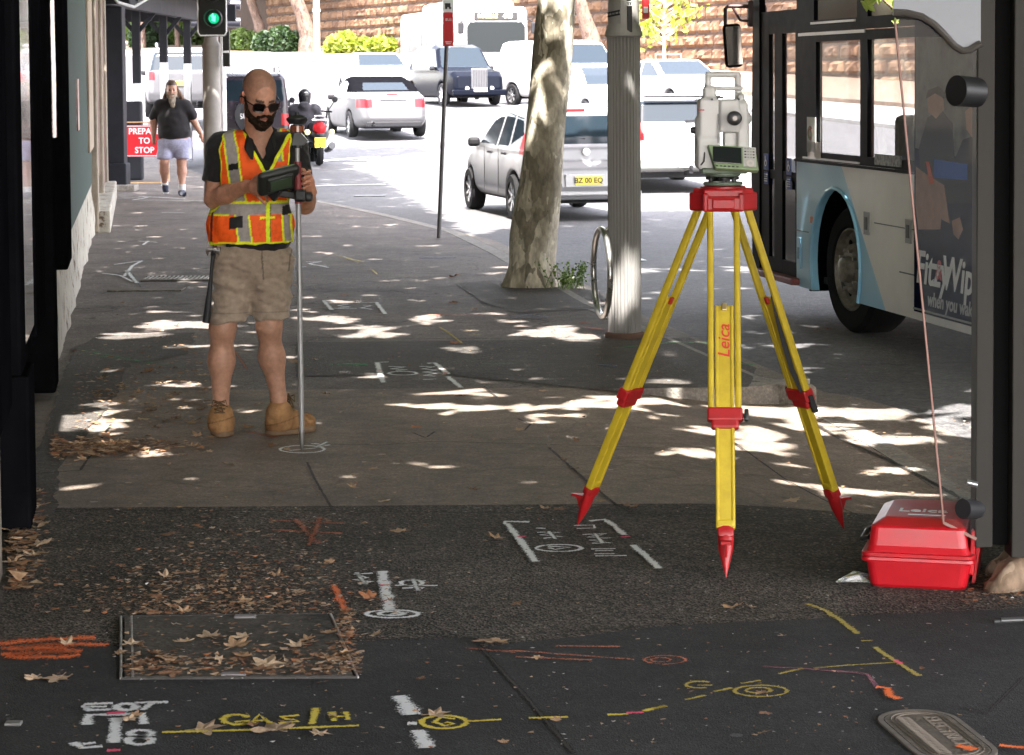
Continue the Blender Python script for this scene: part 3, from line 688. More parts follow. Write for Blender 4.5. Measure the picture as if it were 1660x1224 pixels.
# trees in the garden bed
def bed_tree(px0, py0, Y, pts_px, wpx, label, seed, cy=5):
    b = groad(px0, py0); b = at(px0, py0, Y); z = zroad(b.x, Y)+.15; b.z = z
    pts = [at(x, y, Y)-b for x, y in pts_px]; pts[0].z = -.1
    rs_ = [w_*Y/3800/2 for w_ in wpx]; e = pts[-1]; pts.append(e+Vector((.3, .5, 4))); rs_.append(rs_[-1]*.7)
    t = tree('bed_tree', b, pts, rs_, M_bark2, label, 'trees in the garden bed', [((e.x, 0, e.z), (e.x+3, 2, e.z+4), .2), ((e.x, 0, e.z), (e.x-3, -2, e.z+4.5), .2), ((e.x, 0, e.z), (e.x, -3, e.z+4.5), .2)], seed)
    rr = np.random.RandomState(seed); n = 5200; C = rr.normal(size=(n, 3)); C /= np.linalg.norm(C, axis=1)[:, None]; C *= rr.uniform(.35, 1, n)[:, None]**.6
    C = C*np.array([8.5, 5.5, 3.6])+np.array([e.x, cy, e.z+6.0]); C = C[C[:, 2] > e.z+1.0]; C = C[vnoise(C, .8, seed) > -.35]  # unseen crown set back towards the wall so its leaves shade the stone
    leaf_cloud(C, .75, seed, 'crown', M_canopy, t, .3); return t
bed_tree(425, 62, 140, [(425, 66), (420, 40), (412, 18), (405, -4)], [20, 17, 16, 15], 'slender brown tree leaning left between the shrubs below the wall', 21)
bed_tree(505, 85, 133, [(502, 90), (500, 60), (492, 28), (478, -6)], [40, 27, 25, 24], 'thick tree leaning left beside the white pole below the wall', 22)
bed_tree(968, 80, 100, [(972, 150), (965, 78), (948, 30), (938, -4)], [40, 30, 24, 22], 'sunlit tree trunk behind the white van, leaning left', 23)
bed_tree(284, 62, 150, [(288, 64), (286, 30), (286, -4)], [9, 8, 8], 'thin dark trunk seen between the awning posts', 24)
bed_tree(232, 62, 148, [(232, 68), (232, 30), (233, -4)], [10, 9, 9], 'pale thin trunk seen past the first awning post', 25)
def shrub(px0, px1, ptop, pbot, Y, m, label, seed, size=.3, n=2600, dx=.9):
    a = at(px0, pbot, Y); b = at(px1, pbot, Y); c = (a+b)/2; W = (b.x-a.x)/2; H = (pbot-ptop)*Y/3800
    c.z = zroad(c.x, Y)+.1
    H += max(0, a.z-c.z)
    rr = np.random.RandomState(seed); root = empty('shrub', c, label, 'shrub', 'shrubs in the garden bed')
    blobs = [(rr.uniform(-.7, .7)*W, rr.uniform(-.6, .6)*dx*2, rr.uniform(.25, .45)*W) for _ in range(9)]
    P = []
    for (x, y, r) in blobs:
        k = n//9; C = rr.normal(size=(k, 3)); C /= np.linalg.norm(C, axis=1)[:, None]; C *= rr.uniform(.7, 1.05, k)[:, None]
        hh = H*(1-.35*abs(x)/W)*rr.uniform(.8, 1.0); P.append(C*np.array([r, min(r, 1.4), hh*.55])+np.array([x, y, hh*.45]))
    P = np.concatenate(P); P = P[P[:, 2] > 0]
    leaf_cloud(P, size, seed, 'foliage', m, root, .6)
    st = MB()
    for (x, y, r) in blobs: st.tube([(x, y, -.05), (x*1.05, y, H*.5)], [.05, .02], 6)
    st.build('stems', M_bark2, root)
shrub(365, 425, 42, 82, 138, M_bush_g, 'mid green shrub at the left end of the bed', 31, n=2200)
shrub(405, 495, 42, 92, 134, M_bush_d, 'dark green shrub between the two bed trees', 32, n=3200)
shrub(528, 600, 60, 100, 130, M_bush_y, 'bright yellow-green shrub right of the white pole', 33, .45, 3000)
shrub(580, 655, 70, 100, 131, M_bush_y, 'lime shrub behind the white sedan', 34, .4, 2400)
shrub(180, 330, 5, 62, 158, M_bush_g, 'broad leafy shrub seen between the awning posts', 35, .5, 5200)
shrub(215, 262, 15, 70, 150, M_bush_d, 'deep green bush seen past the walking man', 36, .5, 2600)
# sapling on the right
def sapling():
    Y = 84; b = at(1077, 108, Y); b.z = zroad(b.x, Y)+.15; root = empty('sapling', b, 'leafy young sapling with bare pale branches by the sunlit wall', 'tree')
    rnd = random.Random(8); mb = MB(); tips = []
    P = lambda x, y: at(x, y, Y)-b
    mb.tube([(0, 0, -.1), P(1077, 100), P(1076, 50), P(1078, -10), P(1078, -40)], [.07, .06, .05, .035, .02], 7)
    for i in range(26):
        y0 = rnd.uniform(75, -10); s = rnd.choice((-1, 1)); L = rnd.uniform(14, 38)*(.6 if y0 < 10 else 1); a = P(1077, y0); e = P(1077+s*L, y0-L*rnd.uniform(.7, 1.3)); e.y += rnd.uniform(-.8, .8)
        mid = a.lerp(e, .5)+Vector((s*.08, 0, -.05)); mb.tube([a, mid, e], [.03, .022, .01], 5); tips += [e, mid, a.lerp(e, .75), e+Vector((s*.2, 0, .2))]
    mb.build('trunk', mat('sapling_bark', (.55, .46, .36), .8, var=.2), root)
    L = [t+Vector([rnd.gauss(0, .22) for _ in range(3)]) for t in tips for _ in range(4)]
    leaf_cloud(L, .2, 5, 'leaves', M_bush_y, root, .8)
    g = MB()
    for x in (1063, 1104): g.tube([P(x, 150), P(x, 86)], .03, 6)
    g.tube([P(1063, 88), P(1104, 88)], .03, 6); g.tube([P(1063, 100), P(1104, 100)], .025, 6)
    g.build('tree_guard', mat('guard_steel', (.35, .25, .2), .6), root)
sapling()
# white pole below the wall
b = at(514, 95, 128); b.z = zroad(b.x, 128)+.1
mb = MB(); mb.tube([(0, 0, -.2), (0, 0, 9)], .17, 12); mb.tube([(0, 0, 2.4), (0, 0, 2.55)], .22, 12); mb.tube([(0, 0, 4.0), (0, 0, 4.1)], .24, 12)
o = mb.build('lamp_pole', mat('pole_white', (.8, .8, .8), .5, var=.05)); o.location = b; tag(o, 'white pole in front of the thick bed tree', 'pole')
# ================================================================== building front on the left
M_black = mat('black_paint', (.005, .005, .006), .6, var=.3, scale=5, spec=0)
M_green = mat('green_hoarding', (.018, .043, .034), .8, var=.3, scale=2.5, bump=.2, bscale=15)
M_cream = mat('cream_paint', (.36, .31, .245), .75, c2=(.22, .18, .14), scale=3.5, bump=.35, bscale=25)
M_brown = mat('brown_timber', (.12, .055, .035), .5, var=.4, scale=6)
def plinth_mat():
    m = mat('flaking_plinth', (.42, .39, .34), .85, bump=.9, bscale=12); n = m.node_tree; b = n.nodes['Principled BSDF']; L = n.links.new
    tc = n.nodes.new('ShaderNodeTexCoord'); no = n.nodes.new('ShaderNodeTexNoise'); no.inputs['Scale'].default_value = 5; no.inputs['Detail'].default_value = 9; no.inputs['Roughness'].default_value = .7; L(tc.outputs['Object'], no.inputs['Vector'])
    cr = n.nodes.new('ShaderNodeValToRGB'); e = cr.color_ramp.elements; e[0].position = .36; e[0].color = (.10, .065, .045, 1); e[1].position = .60; e[1].color = (.46, .43, .37, 1)
    x = e.new(.40); x.color = (.16, .12, .09, 1); x = e.new(.43); x.color = (.38, .35, .30, 1)
    L(no.outputs[0], cr.inputs[0]); L(cr.outputs[0], b.inputs['Base Color']); return m
M_plinth = plinth_mat()
TH = math.atan(.1588)
def wallroot(name, label, cat, **k):
    return empty(name, (-0.60, 0, 0), label, cat, rz=TH, **k)
CS = 1/math.cos(TH)
yl = lambda Y: Y*CS                       # world Y on the wall line -> local y
bl = wallroot('shop_building', 'old cream shop building with flaking white plinth on the left', 'building')
mb = MB(); mb.box((-1.6, yl(12), 3.3), (2.4, yl(21), 6.8)); mb.build('wall', M_cream, bl)
mb = MB(); mb.box((-1.6, yl(29.2), 3.3), (2.5, yl(12.6), 6.8)); mb.build('side_wall', M_cream, bl)
# plinth as a bumpy surface
def plinth():
    ny, nz = 90, 14; vs = []; fs = []; y0, y1 = yl(13.4), yl(30)
    rows = []
    for j in range(nz+1):
        for i in range(ny+1):
            y = y0+(y1-y0)*i/ny; z = -.05+.68*j/nz; x = .07-.035*(j/nz)+.018*float(vnoise(np.array([y*1.3, 0, z*4]), 1, 3))+.012*float(vnoise(np.array([y*6, 0, z*9]), 1, 5))
            vs.append((x, y, z+.02*float(vnoise(np.array([y*2, 1, 0]), 1, 8)) if j == nz else z))
    n = ny+1
    for j in range(nz):
        for i in range(ny): fs.append((j*n+i, j*n+i+1, (j+1)*n+i+1, (j+1)*n+i))
    b = len(vs); k = nz*n
    for i in range(n): vs.append((-.42, y0+(y1-y0)*i/ny, .62))
    for i in range(ny): fs.append((k+i, k+i+1, b+i+1, b+i))
    c = len(vs)
    for j in range(nz+1): vs.append((-.42, y0, -.05+.68*j/nz))
    for j in range(nz): fs.append((j*n, (j+1)*n, c+j+1, c+j))
    me = bpy.data.meshes.new('plinth'); me.from_pydata(vs, [], fs); link('plinth', me, M_plinth, bl, True)
plinth()
mb = MB(); mb.box((-.125, yl(6.6), .22), (.42, yl(3.4), .62), bev=.02); mb.build('low_sill', mat('sill_dull', (.20, .17, .13), .9, c2=(.09, .07, .055), scale=6, bump=.5), bl)  # cream lowered to a dull tone, mottled at random
# pilasters and folded timber shutters beyond the hoarding
mb = MB()
for (y, x, w_) in ((27.2, .07, .5), (31.5, .07, .35), (34.8, .08, .45)): mb = MB(); mb.box((x-.2, yl(y), 2.2), (.5, w_, 4.4), bev=.02); mb.build('pilaster', M_cream, bl)
for (y, x, z0) in ((28.4, .08, .55), (29.9, .08, .55), (33.0, .10, .3)):
    mb = MB(); mb.box((x-.1, yl(y), z0+1.9), (.22, 1.0, 3.8), bev=.01)
    mb.build('shutter', M_brown, bl)
mb = MB(); mb.box((.07, yl(25.6), 1.95), (.03, 2.2, 1.9), bev=.006); mb.build('peeling_board', mat('stained_board', (.46, .38, .30), .8, c2=(.30, .21, .15), scale=2), bl)
mb = MB(); mb.box((.1, yl(31), .12), (.3, yl(8), .26), bev=.02); mb.build('step', M_plinth, bl)
mb = MB(); mb.tube([(.22, yl(29.5), 2.9), (.35, yl(30), 2.75), (.55, yl(31), 2.72), (.75, yl(31.4), 2.85), (.66, yl(31.2), 2.98)], .02, 6); mb.build('bracket', mat('bracket_white', (.45, .45, .45), .5), bl)
# black shopfront framing, poster case
fr = wallroot('shopfront', 'black painted shopfront frame at the left edge', 'shopfront')
mb = MB(); mb.box((-.06, yl(6.6), 2.0), (.3, 4.9, 3.0), bev=.01); mb.build('panel', mat('black_panel', (.004, .004, .005), .6, var=.3, scale=3, spec=0), fr)
mb = MB(); mb.box((.02, yl(9.35), 1.9), (.2, .42, 3.8), bev=.012); mb.box((.05, yl(9.35), .3), (.2, .5, .62), bev=.012); mb.build('post', M_black, fr)
mb = MB(); mb.box((.0, yl(12.05), 2.0), (.16, 1.1, 3.0), bev=.01); mb.box((.02, yl(13.0), 1.9), (.2, .45, 3.7), bev=.015); mb.build('post', M_black, fr)
mb = MB(); mb.box((.05, yl(14.75), 2.2), (.2, .8, 3.2), bev=.015); mb.build('post', M_black, fr)
mb = MB(); mb.box((-.03, yl(14.2), 2.2), (.1, 1.5, 3.0)); mb.build('dark_glazing', mat('dark_glass', (.006, .006, .008), .1, spec=.2), fr)
mb = MB(); mb.box((.024, yl(14.35), 2.4), (.012, .10, 2.6)); mb.box((.13, yl(13.0), 2.6), (.02, .12, 2.3)); mb.build('bright_sliver', mat('bright_sliver', (.85, .85, .9), .12, 1.0), fr)  # mirror strips added in place of bright gaps between the posts
po = wallroot('poster_case', 'tall grey poster case in a black frame on the shopfront', 'poster case')
mb = MB(); mb.box((.0, yl(10.55), 2.0), (.12, 1.62, 3.1), bev=.01); mb.build('frame', M_black, po)
def poster_mat():
    m = mat('poster_print', (.30, .30, .32), .12, spec=.7); n = m.node_tree; b = n.nodes['Principled BSDF']; L = n.links.new
    tc = n.nodes.new('ShaderNodeTexCoord'); mp = n.nodes.new('ShaderNodeMapping'); mp.inputs['Scale'].default_value = (1, .9, 1.6); L(tc.outputs['Object'], mp.inputs[0])
    no = n.nodes.new('ShaderNodeTexNoise'); no.inputs['Scale'].default_value = 1.7; no.inputs['Detail'].default_value = 3; L(mp.outputs[0], no.inputs['Vector'])
    cr = n.nodes.new('ShaderNodeValToRGB'); e = cr.color_ramp.elements; e[0].position = .42; e[0].color = (.22, .21, .22, 1); e[1].position = .60; e[1].color = (.85, .85, .88, 1); x = e.new(.5); x.color = (.42, .40, .42, 1)
    L(no.outputs[0], cr.inputs[0]); L(cr.outputs[0], b.inputs['Base Color']); b.inputs['Coat Weight'].default_value = .6; return m
mb = MB(); mb.box((.072, yl(10.55), 1.95), (.02, 1.22, 2.7)); mb.build('poster', poster_mat(), po)
hd = wallroot('hoarding', 'dark green painted hoarding board above the flaking plinth', 'hoarding')
mb = MB(); mb.box((.03, yl(20.9), 2.35), (.06, yl(11.2), 3.5)); mb.build('board', M_green, hd)
mb = MB(); mb.box((.066, yl(20.6), 1.55), (.012, .5, .45)); mb.build('notice', mat('notice', (.75, .68, .64), .6, c2=(.4, .12, .1), scale=4), hd)
# ------------------------------------------------------------------ awning on posts at the corner
cX = at(188, 290, 37.2)
cl = empty('awning_column', (at(188, 300, 37.2).x, 37.2, 0), 'square dark blue-grey column at the end of the shops', 'column')
M_slate = mat('slate_paint', (.016, .017, .022), .6, var=.25, scale=3, spec=.2)
mb = MB(); mb.box((0, 0, 1.6), (.33, .33, 3.2), bev=.015); mb.build('shaft', M_slate, cl)
mb = MB(); mb.box((.0, 0, .22), (.40, .42, .44), bev=.02); mb.build('plinth', M_slate, cl)
mb = MB(); mb.box((.03, -.05, .05), (.62, .5, .11), bev=.02); mb.build('foot_block', M_kerb, cl)
aw = empty('awning', (-8.2, 43, 3.0), 'black street awning carried by posts at the corner', 'awning')
mb = MB(); mb.box((0.2, -1.4, .35), (4.6, 12.5, .14)); mb.build('roof', M_slate, aw)
mb = MB()
mb.bar((2.0, -7.6, .12), (2.0, 5.0, .12), .16, .42); mb.bar((-1.8, -7.55, .1), (2.6, -7.55, .1), .14, .40); mb.bar((-1.8, 4.9, .1), (2.6, 4.9, .1), .14, .34)
mb.build('beam', M_slate, aw)
def apost(px, Y, ysw, label):
    b = at(px, 128, Y); b.z = zfoot(0, Y); r = empty('awning_post', b, label, 'post', 'two-tone awning posts')
    zs = at(px, ysw, Y).z-b.z
    mb = MB(); mb.box((0, 0, zs/2), (.135, .135, zs), bev=.01); mb.build('lower_shaft', mat('post_white', (.72, .72, .74), .5, var=.08, dirt=1), r)
    mb = MB(); mb.box((0, 0, (zs+3.0-b.z)/2), (.14, .14, 3.0-b.z-zs), bev=.01)
    for s in (-1, 1): mb.bar((0, 0, 2.55-b.z), (s*.32, 0, 2.92-b.z), .07, .07)
    mb.build('upper_shaft', M_slate, r)
apost(222, 41, 135, 'first awning post from the dark column, white below black')
apost(266, 43.6, 101, 'middle awning post behind the bearded man, white below black')
apost(304.5, 46.2, 103, 'awning post nearest the signal pole, white below black')
mb = MB(); mb.box((0, 0, .45), (.6, .25, .9), bev=.03); o = mb.build('planter_box', M_slate); p = at(209, 180, 40.3); o.location = (p.x, 40.3, zfoot(0, 40.3)); o.scale = (.75, 1, 1.5); tag(o, 'low black box beside the dark column behind the red sign', 'box')
# ------------------------------------------------------------------ PREPARE TO STOP sign
Y = 39.2; b = at(228, 200, Y); b.z = zfoot(0, Y); s_ = empty('road_sign', b, 'red roadwork sign reading prepare to stop beside the walking man', 'sign')
W_ = .66; z0 = at(228, 254, Y).z-b.z; z1 = at(228, 203, Y).z-b.z
mb = MB(); mb.box((.06, 0, (z0+z1)/2), (W_, .03, z1-z0), bev=.008); mb.build('plate', mat('sign_red', (.62, .01, .02), .45), s_)
mb = MB()
for zz in (z0+.015, z1-.015): mb.box((.06, -.019, zz), (W_-.02, .006, .012))
for xx in (-W_/2+.075, W_/2+.045): mb.box((xx, -.019, (z0+z1)/2), (.012, .006, z1-z0-.04))
MT = Matrix.Rotation(R(90), 4, 'X'); H = z1-z0
for i, t in enumerate(('PREPARE', 'TO', 'STOP')): mb.text(t, Matrix.Translation((.06, -.018, z1-H*(.2+.3*i))) @ MT, H*.27, .003, bold=.02, sx=.95)
mb.build('lettering', mat('sign_white', (.85, .85, .85), .5), s_)
mb = MB(); mb.tube([(-.3, .05, z1+.05), (.42, .05, z1+.05), (.42, .0, z0-.03), (.42, -.12, .02), (-.3, -.12, .02), (-.3, 0, z0-.03)], .015, 6, closed=True); mb.tube([(-.3, .3, 0.02), (-.3, .04, z1+.05)], .014, 6); mb.tube([(.42, .3, 0.02), (.42, .04, z1+.05)], .014, 6)
mb.build('stand', mat('sign_stand', (.62, .40, .2), .5), s_)
# ------------------------------------------------------------------ signal pole
Y = 33.5; b = at(343, 128, Y); b.z = 0
tp_ = empty('signal_pole', b, 'stout grey concrete signal pole behind the surveyor', 'pole')
mb = MB(); mb.smooth = True; zc = at(343, 76, Y).z
mb.lathe([(.135, -.05), (.13, .4), (.128, zc-.03), (.135, zc), (.135, zc+.03), (.10, zc+.08), (.095, 4.4)], n=28); mb.build('shaft', mat('concrete_pole', (.26, .24, .22), .7, var=.15, scale=5, bump=.1), tp_)
tl = empty('traffic_light', b+Vector((.06, -.3, 0)), 'black traffic light with white edge showing a green arrow', 'traffic light')
za = at(345, 58, Y-.3).z; 
mb = MB(); mb.box((.0, .0, za+.55), (.40, .05, 1.12), bev=.04); mb.build('backboard', mat('signal_black', (.01, .012, .012), .4), tl)
mb = MB(); mb.tube([(-.2, -.03, za+1.1), (-.2, -.03, za+.05), (-.17, -.03, za+.005), (.17, -.03, za+.005), (.2, -.03, za+.05), (.2, -.03, za+1.1)], .011, 6); mb.build('white_border', mat('border_white', (.85, .85, .85), .5), tl)
zl = at(350, 30, Y-.3).z
mb = MB(); mb.smooth = True; mb.lathe([(.0, 0), (.115, 0), (.13, -.03), (.13, -.22), (.12, -.22), (.12, -.02), (0, -.015)], (.03, -.03, zl), (0, 1, 0), 24, False); mb.lathe([(.0, 0), (.115, 0), (.13, -.03), (.13, -.22), (.12, -.22), (.12, -.02), (0, -.015)], (.03, -.03, zl+.36), (0, 1, 0), 24, False); mb.build('visor', MATS['signal_black'], tl)
mb = MB(); mb.lathe([(0, 0), (.075, 0), (.075, -.01), (0, -.01)], (.03, -.06, zl), (0, 1, 0), 24, False); mb.build('green_lens', mat('green_lens', (.0, .06, .035), .4, emit=(.0, .75, .32), es=.06), tl)
mb = MB(); mb.prism([(-.01, -.09, zl+.04), (.01, -.09, zl+.0), (.0, -.09, zl-.03), (.05, -.09, zl-.05), (.06, -.09, zl+.04), (.04, -.09, zl+.03), (.02, -.09, zl+.07)], (0, .012, 0)); mb.build('arrow', mat('green_arrow', (.2, .9, .6), .4, emit=(.15, 1, .5), es=.13), tl)
mb = MB(); z0 = at(361, 108, Y-.1).z; z1 = at(361, 50, Y-.1).z; mb.box((.17, .2, (z0+z1)/2), (.10, .08, z1-z0), bev=.01); mb.build('side_box', MATS['signal_black'], tl)
mb = MB(); mb.box((.17, .155, at(361, 84, Y-.1).z), (.08, .01, .03)); mb.build('label_strip', MATS['border_white'], tl)
b2 = at(361, 128, 34.4); b2.z = 0
mb = MB(); mb.tube([(0, 0, 0), (0, 0, 2.1)], .052, 12); mb.tube([(0, 0, 2.05), (0, 0, 4.2)], .03, 8); mb.lathe([(.1, 0), (.1, .02), (.06, .03)], n=12); o = mb.build('steel_post', mat('post_white', (.72, .72, .74), .5)); o.location = b2; tag(o, 'thin white steel post right behind the grey signal pole', 'post')
for i, (yy, lab) in enumerate(((8, 'upper dark pipe arm beside the traffic light'), (36, 'lower dark pipe arm beside the traffic light'))):
    mb = MB(); mb.smooth = True; a = at(366, yy, 52); mb.tube([(-.9, 0, 0), (0, 0, 0), (.32, .02, -.01)], .11, 14); o = mb.build('awning_pipe', mat('pipe_black', (.03, .03, .04), .3)); o.location = a; tag(o, lab, 'pipe')
    o.parent = None
# ------------------------------------------------------------------ fluted metal pole with bike ring
b = gnd(1013, 547); fp = empty('fluted_pole', b, 'grey fluted metal street pole with collar beside the tripod', 'pole')
Yp = b.y; zc = at(1013, 58, Yp).z; r0 = .112
mb = MB(); n = 28*4; prof = [0, -.009, -.009, 0]
ring = lambda z: [Vector(((r0+prof[i % 4])*math.cos(2*math.pi*i/n), (r0+prof[i % 4])*math.sin(2*math.pi*i/n), z)) for i in range(n)]
mb.loft([ring(.0), ring(zc*.5), ring(zc)]); mb.build('shaft', mat('brushed_aluminium', (.27, .262, .25), .55, .1), fp)
mb = MB(); mb.lathe([(.135, -.01), (.135, .03), (.12, .04)], n=30); mb.build('base_ring', mat('rust', (.12, .07, .05), .9, var=.3), fp)
mb = MB(); mb.lathe([(.112, zc-.01), (.128, zc), (.125, zc+.02), (.108, zc+.07), (.105, zc+.08), (.105, zc+1.6)], n=28); ou = mb.build('collar', mat('collar_grey', (.36, .35, .33), .5, .3, var=.1), fp)
M_lab = mat('label_black', (.01, .01, .01), .5); M_labw = mat('label_white', (.75, .75, .75), .5)
mb = MB(); zt_ = at(1020, 50, Yp-.12).z; mb.box((.035, -.112, zt_+.2), (.034, .012, .42), bev=.004); lb = mb.build('label', M_lab, fp)
mb = MB(); mb.text('ELIST', Matrix.Translation((.035, -.1195, zt_+.22)) @ Matrix.Rotation(R(90), 4, 'X') @ Matrix.Rotation(R(90), 4, 'Z'), .05, .001, bold=.01); mb.build('lettering', M_labw, lb)
mb = MB(); zz = at(1000, 18, Yp-.12).z; mb.bar((-.11, -.06, zz-.012), (-.03, -.112, zz+.004), .003, .012); mb.bar((-.11, -.06, zz-.035), (-.03, -.112, zz-.02), .003, .012)
for i in range(4): mb.box((-.105+.022*i, -.07-.014*i, zz-.02+.004*i), (.005, .004, .02))
mb.build('tape', M_lab, fp)
mb = MB(); z = at(1046, 28, Yp-.1).z; mb.box((.146, -.06, z+.22), (.05, .012, .46), bev=.004); rp = mb.build('red_plate', mat('plate_red', (.5, .01, .015), .5), fp)
mb = MB(); mb.box((.146, -.068, z+.05), (.03, .004, .04)); mb.build('mark', M_labw, rp)
zc2 = (at(980, 442, Yp).z); mb = MB(); mb.smooth = True
rr = .295
for dx in (0,):
    mb.tube([(-.148+.02*math.sin(a)*0, .0+rr*math.cos(a)*.0-.0, 0) for a in (0,)]*2, .001, 4) if False else None
ringpts = [(-.155-.045*math.cos(a), rr*math.cos(a), zc2+rr*math.sin(a)*1.0) for a in [2*math.pi*i/40 for i in range(40)]]
mb.tube(ringpts, .021, 12, closed=True)
mb.build('bike_ring', mat('steel_ring', (.55, .54, .52), .28, .9, var=.1), fp)
mb = MB(); mb.tube([(-.16, .0, zc2+.29), (-.1, 0, zc2+.29)], .018, 8); mb.tube([(-.15, .0, zc2-.28), (-.1, 0, zc2-.28)], .018, 8); mb.build('ring_bracket', MATS['steel_ring'], fp)
# ------------------------------------------------------------------ bus stop sign pole
b = gnd(711, 386); sp = empty('bus_stop_sign', b, 'thin dark leaning post with a red bus stop blade', 'sign')
Ys = b.y; tpx = at(725, 40, Ys)-b; tpx.y = .1
mb = MB(); mb.tube([(0, 0, -.05), tpx*.5, tpx, tpx*1.35], .024, 10); mb.tube([tpx*.42, tpx*.45], .027, 10); mb.build('post', mat('dark_post', (.05, .045, .045), .5, var=.3), sp)
P = lambda x, y: at(x, y, Ys-.06)-b
mb = MB(); a, c = P(717, 75), P(736, 20); mb.box(((a.x+c.x)/2, -.06, (a.z+c.z)/2), (.115, .012, c.z-a.z), bev=.003); mb.build('red_blade', MATS['plate_red'], sp)
mb = MB(); a, c = P(717, 20), P(736, -14); mb.box(((a.x+c.x)/2, -.06, (a.z+c.z)/2), (.125, .012, c.z-a.z), bev=.003); wb = mb.build('white_blade', M_labw, sp)
mb = MB(); q = P(727, 10); mb.box((q.x-.008, -.069, q.z+.01), (.06, .004, .045), bev=.001); mb.lathe([(0, 0), (.014, 0), (.014, .004), (0, .004)], (q.x-.025, -.071, q.z-.02), (0, 1, 0), 10, False); mb.lathe([(0, 0), (.014, 0), (.014, .004), (0, .004)], (q.x+.018, -.071, q.z-.02), (0, 1, 0), 10, False); mb.build('bus_symbol', M_lab, wb)
mb = MB(); q = P(727, 32); mb.text('BUS', Matrix.Translation((q.x, -.068, q.z)) @ MT, .04, .001); q = P(727, 68); mb.box((q.x, -.068, q.z), (.07, .002, .006)); mb.box((q.x, -.068, q.z-.02), (.055, .002, .006)); mb.build('lettering', M_labw, sp)
# weed by the kerb
root = empty('weed', gnd(922, 468), 'clump of green weeds at the foot of the plane tree', 'weed')
rs = np.random.RandomState(3); mb = MB(); L = []
for i in range(46):
    a = rs.uniform(0, 6.28); l = rs.uniform(.08, .24); x, y = rs.normal(0, .07, 2); e = Vector((x+math.cos(a)*l*.6, y+math.sin(a)*l*.4, l)); p = Vector((x, y, 0)); m_ = p.lerp(e, .5)+Vector((0, 0, l*.15)); mb.tube([p, m_, e], [.003, .0025, .001], 4)
    for t in np.linspace(.3, 1, 7): q = p.lerp(e, t); L.append(q+Vector((rs.normal(0, .012), rs.normal(0, .012), .01)))
mb.build('stems', mat('weed_stem', (.14, .22, .05), .6), root); leaf_cloud(L, .024, 3, 'leaves', leafmat('weed_leaves', (.09, .15, .03), (.05, .09, .02)), root, .6)
# ================================================================== vehicles
M_tyre = mat('tyre_rubber', (.012, .012, .013), .85, var=.3, scale=9, spec=.2)
M_rim = mat('alloy_rim', (.55, .55, .57), .3, .8, var=.1)
M_glass = mat('car_glass', (.010, .016, .022), .08, spec=.22)
M_trim = mat('black_trim', (.012, .012, .014), .6, var=.2, spec=.25)
M_red = mat('tail_red', (.26, .006, .010), .3, spec=.3)
M_plateY = mat('plate_yellow', (.75, .60, .05), .5)
def paint(name, c, rough=.28, metal=0.0): return mat('car_paint_'+name, c, rough, metal, var=.05, scale=2, coat=.15, spec=.35)
def poly2d(py, pz, poly):
    d = np.full(py.shape, 1e9); s = np.ones(py.shape); n = len(poly)
    for i in range(n):
        a = np.array(poly[i]); b = np.array(poly[i-1]); e = b-a; wx = py-a[0]; wz = pz-a[1]
        t = np.clip((wx*e[0]+wz*e[1])/(e@e), 0, 1); d = np.minimum(d, (wx-e[0]*t)**2+(wz-e[1]*t)**2)
        c1 = pz >= a[1]; c2 = pz < b[1]; c3 = e[0]*wz > e[1]*wx
        fl = (c1 & c2 & c3) | (~c1 & ~c2 & ~c3); s = np.where(fl, -s, s)
    return s*np.sqrt(d)
def wheel_meshes(r, wd, spokes=7, dark=False, nm=''):
    t = MB(); t.smooth = True; t.lathe([(r*.66, -wd/2), (r*.93, -wd/2), (r, -wd*.3), (r, wd*.3), (r*.93, wd/2), (r*.66, wd/2), (r*.62, 0), (r*.66, -wd/2)], (0, 0, 0), (1, 0, 0), 28, False)
    m_ = MB(); m_.lathe([(r*.68, wd*.5), (r*.68, wd*.40), (r*.60, wd*.36), (r*.60, -.02), (0, -.02)], (0, 0, 0), (1, 0, 0), 28, False)
    m_.lathe([(r*.16, wd*.1), (r*.15, wd*.42), (0, wd*.44)], (0, 0, 0), (1, 0, 0), 14, False)
    for i in range(spokes):
        a = 2*math.pi*i/spokes; m_.bar((wd*.30, math.cos(a)*r*.1, math.sin(a)*r*.1), (wd*.38, math.cos(a)*r*.64, math.sin(a)*r*.64), r*.15, wd*.12, up=(1, 0, 0))
    h = MB(); h.lathe([(r*.6, -.01), (0, -.01)], (0, 0, 0), (1, 0, 0), 20, False)
    return t.mesh('tyre'), m_.mesh('rim'), h.mesh('disc')
def add_wheels(root, pos, r, wd, spokes=7, rim=None):
    tm, rm, dm_ = wheel_meshes(r, wd, spokes); tm.materials.append(M_tyre); rm.materials.append(rim or M_rim); dm_.materials.append(M_trim)
    for (x, y) in pos:
        w_ = empty('wheel', (x, y, r)); w_.parent = root
        if x < 0: w_.rotation_euler = (0, 0, math.pi)
        for nm, me in (('tyre', tm), ('rim', rm), ('brake_disc', dm_)): o = bpy.data.objects.new(nm, me); col.objects.link(o); o.parent = w_
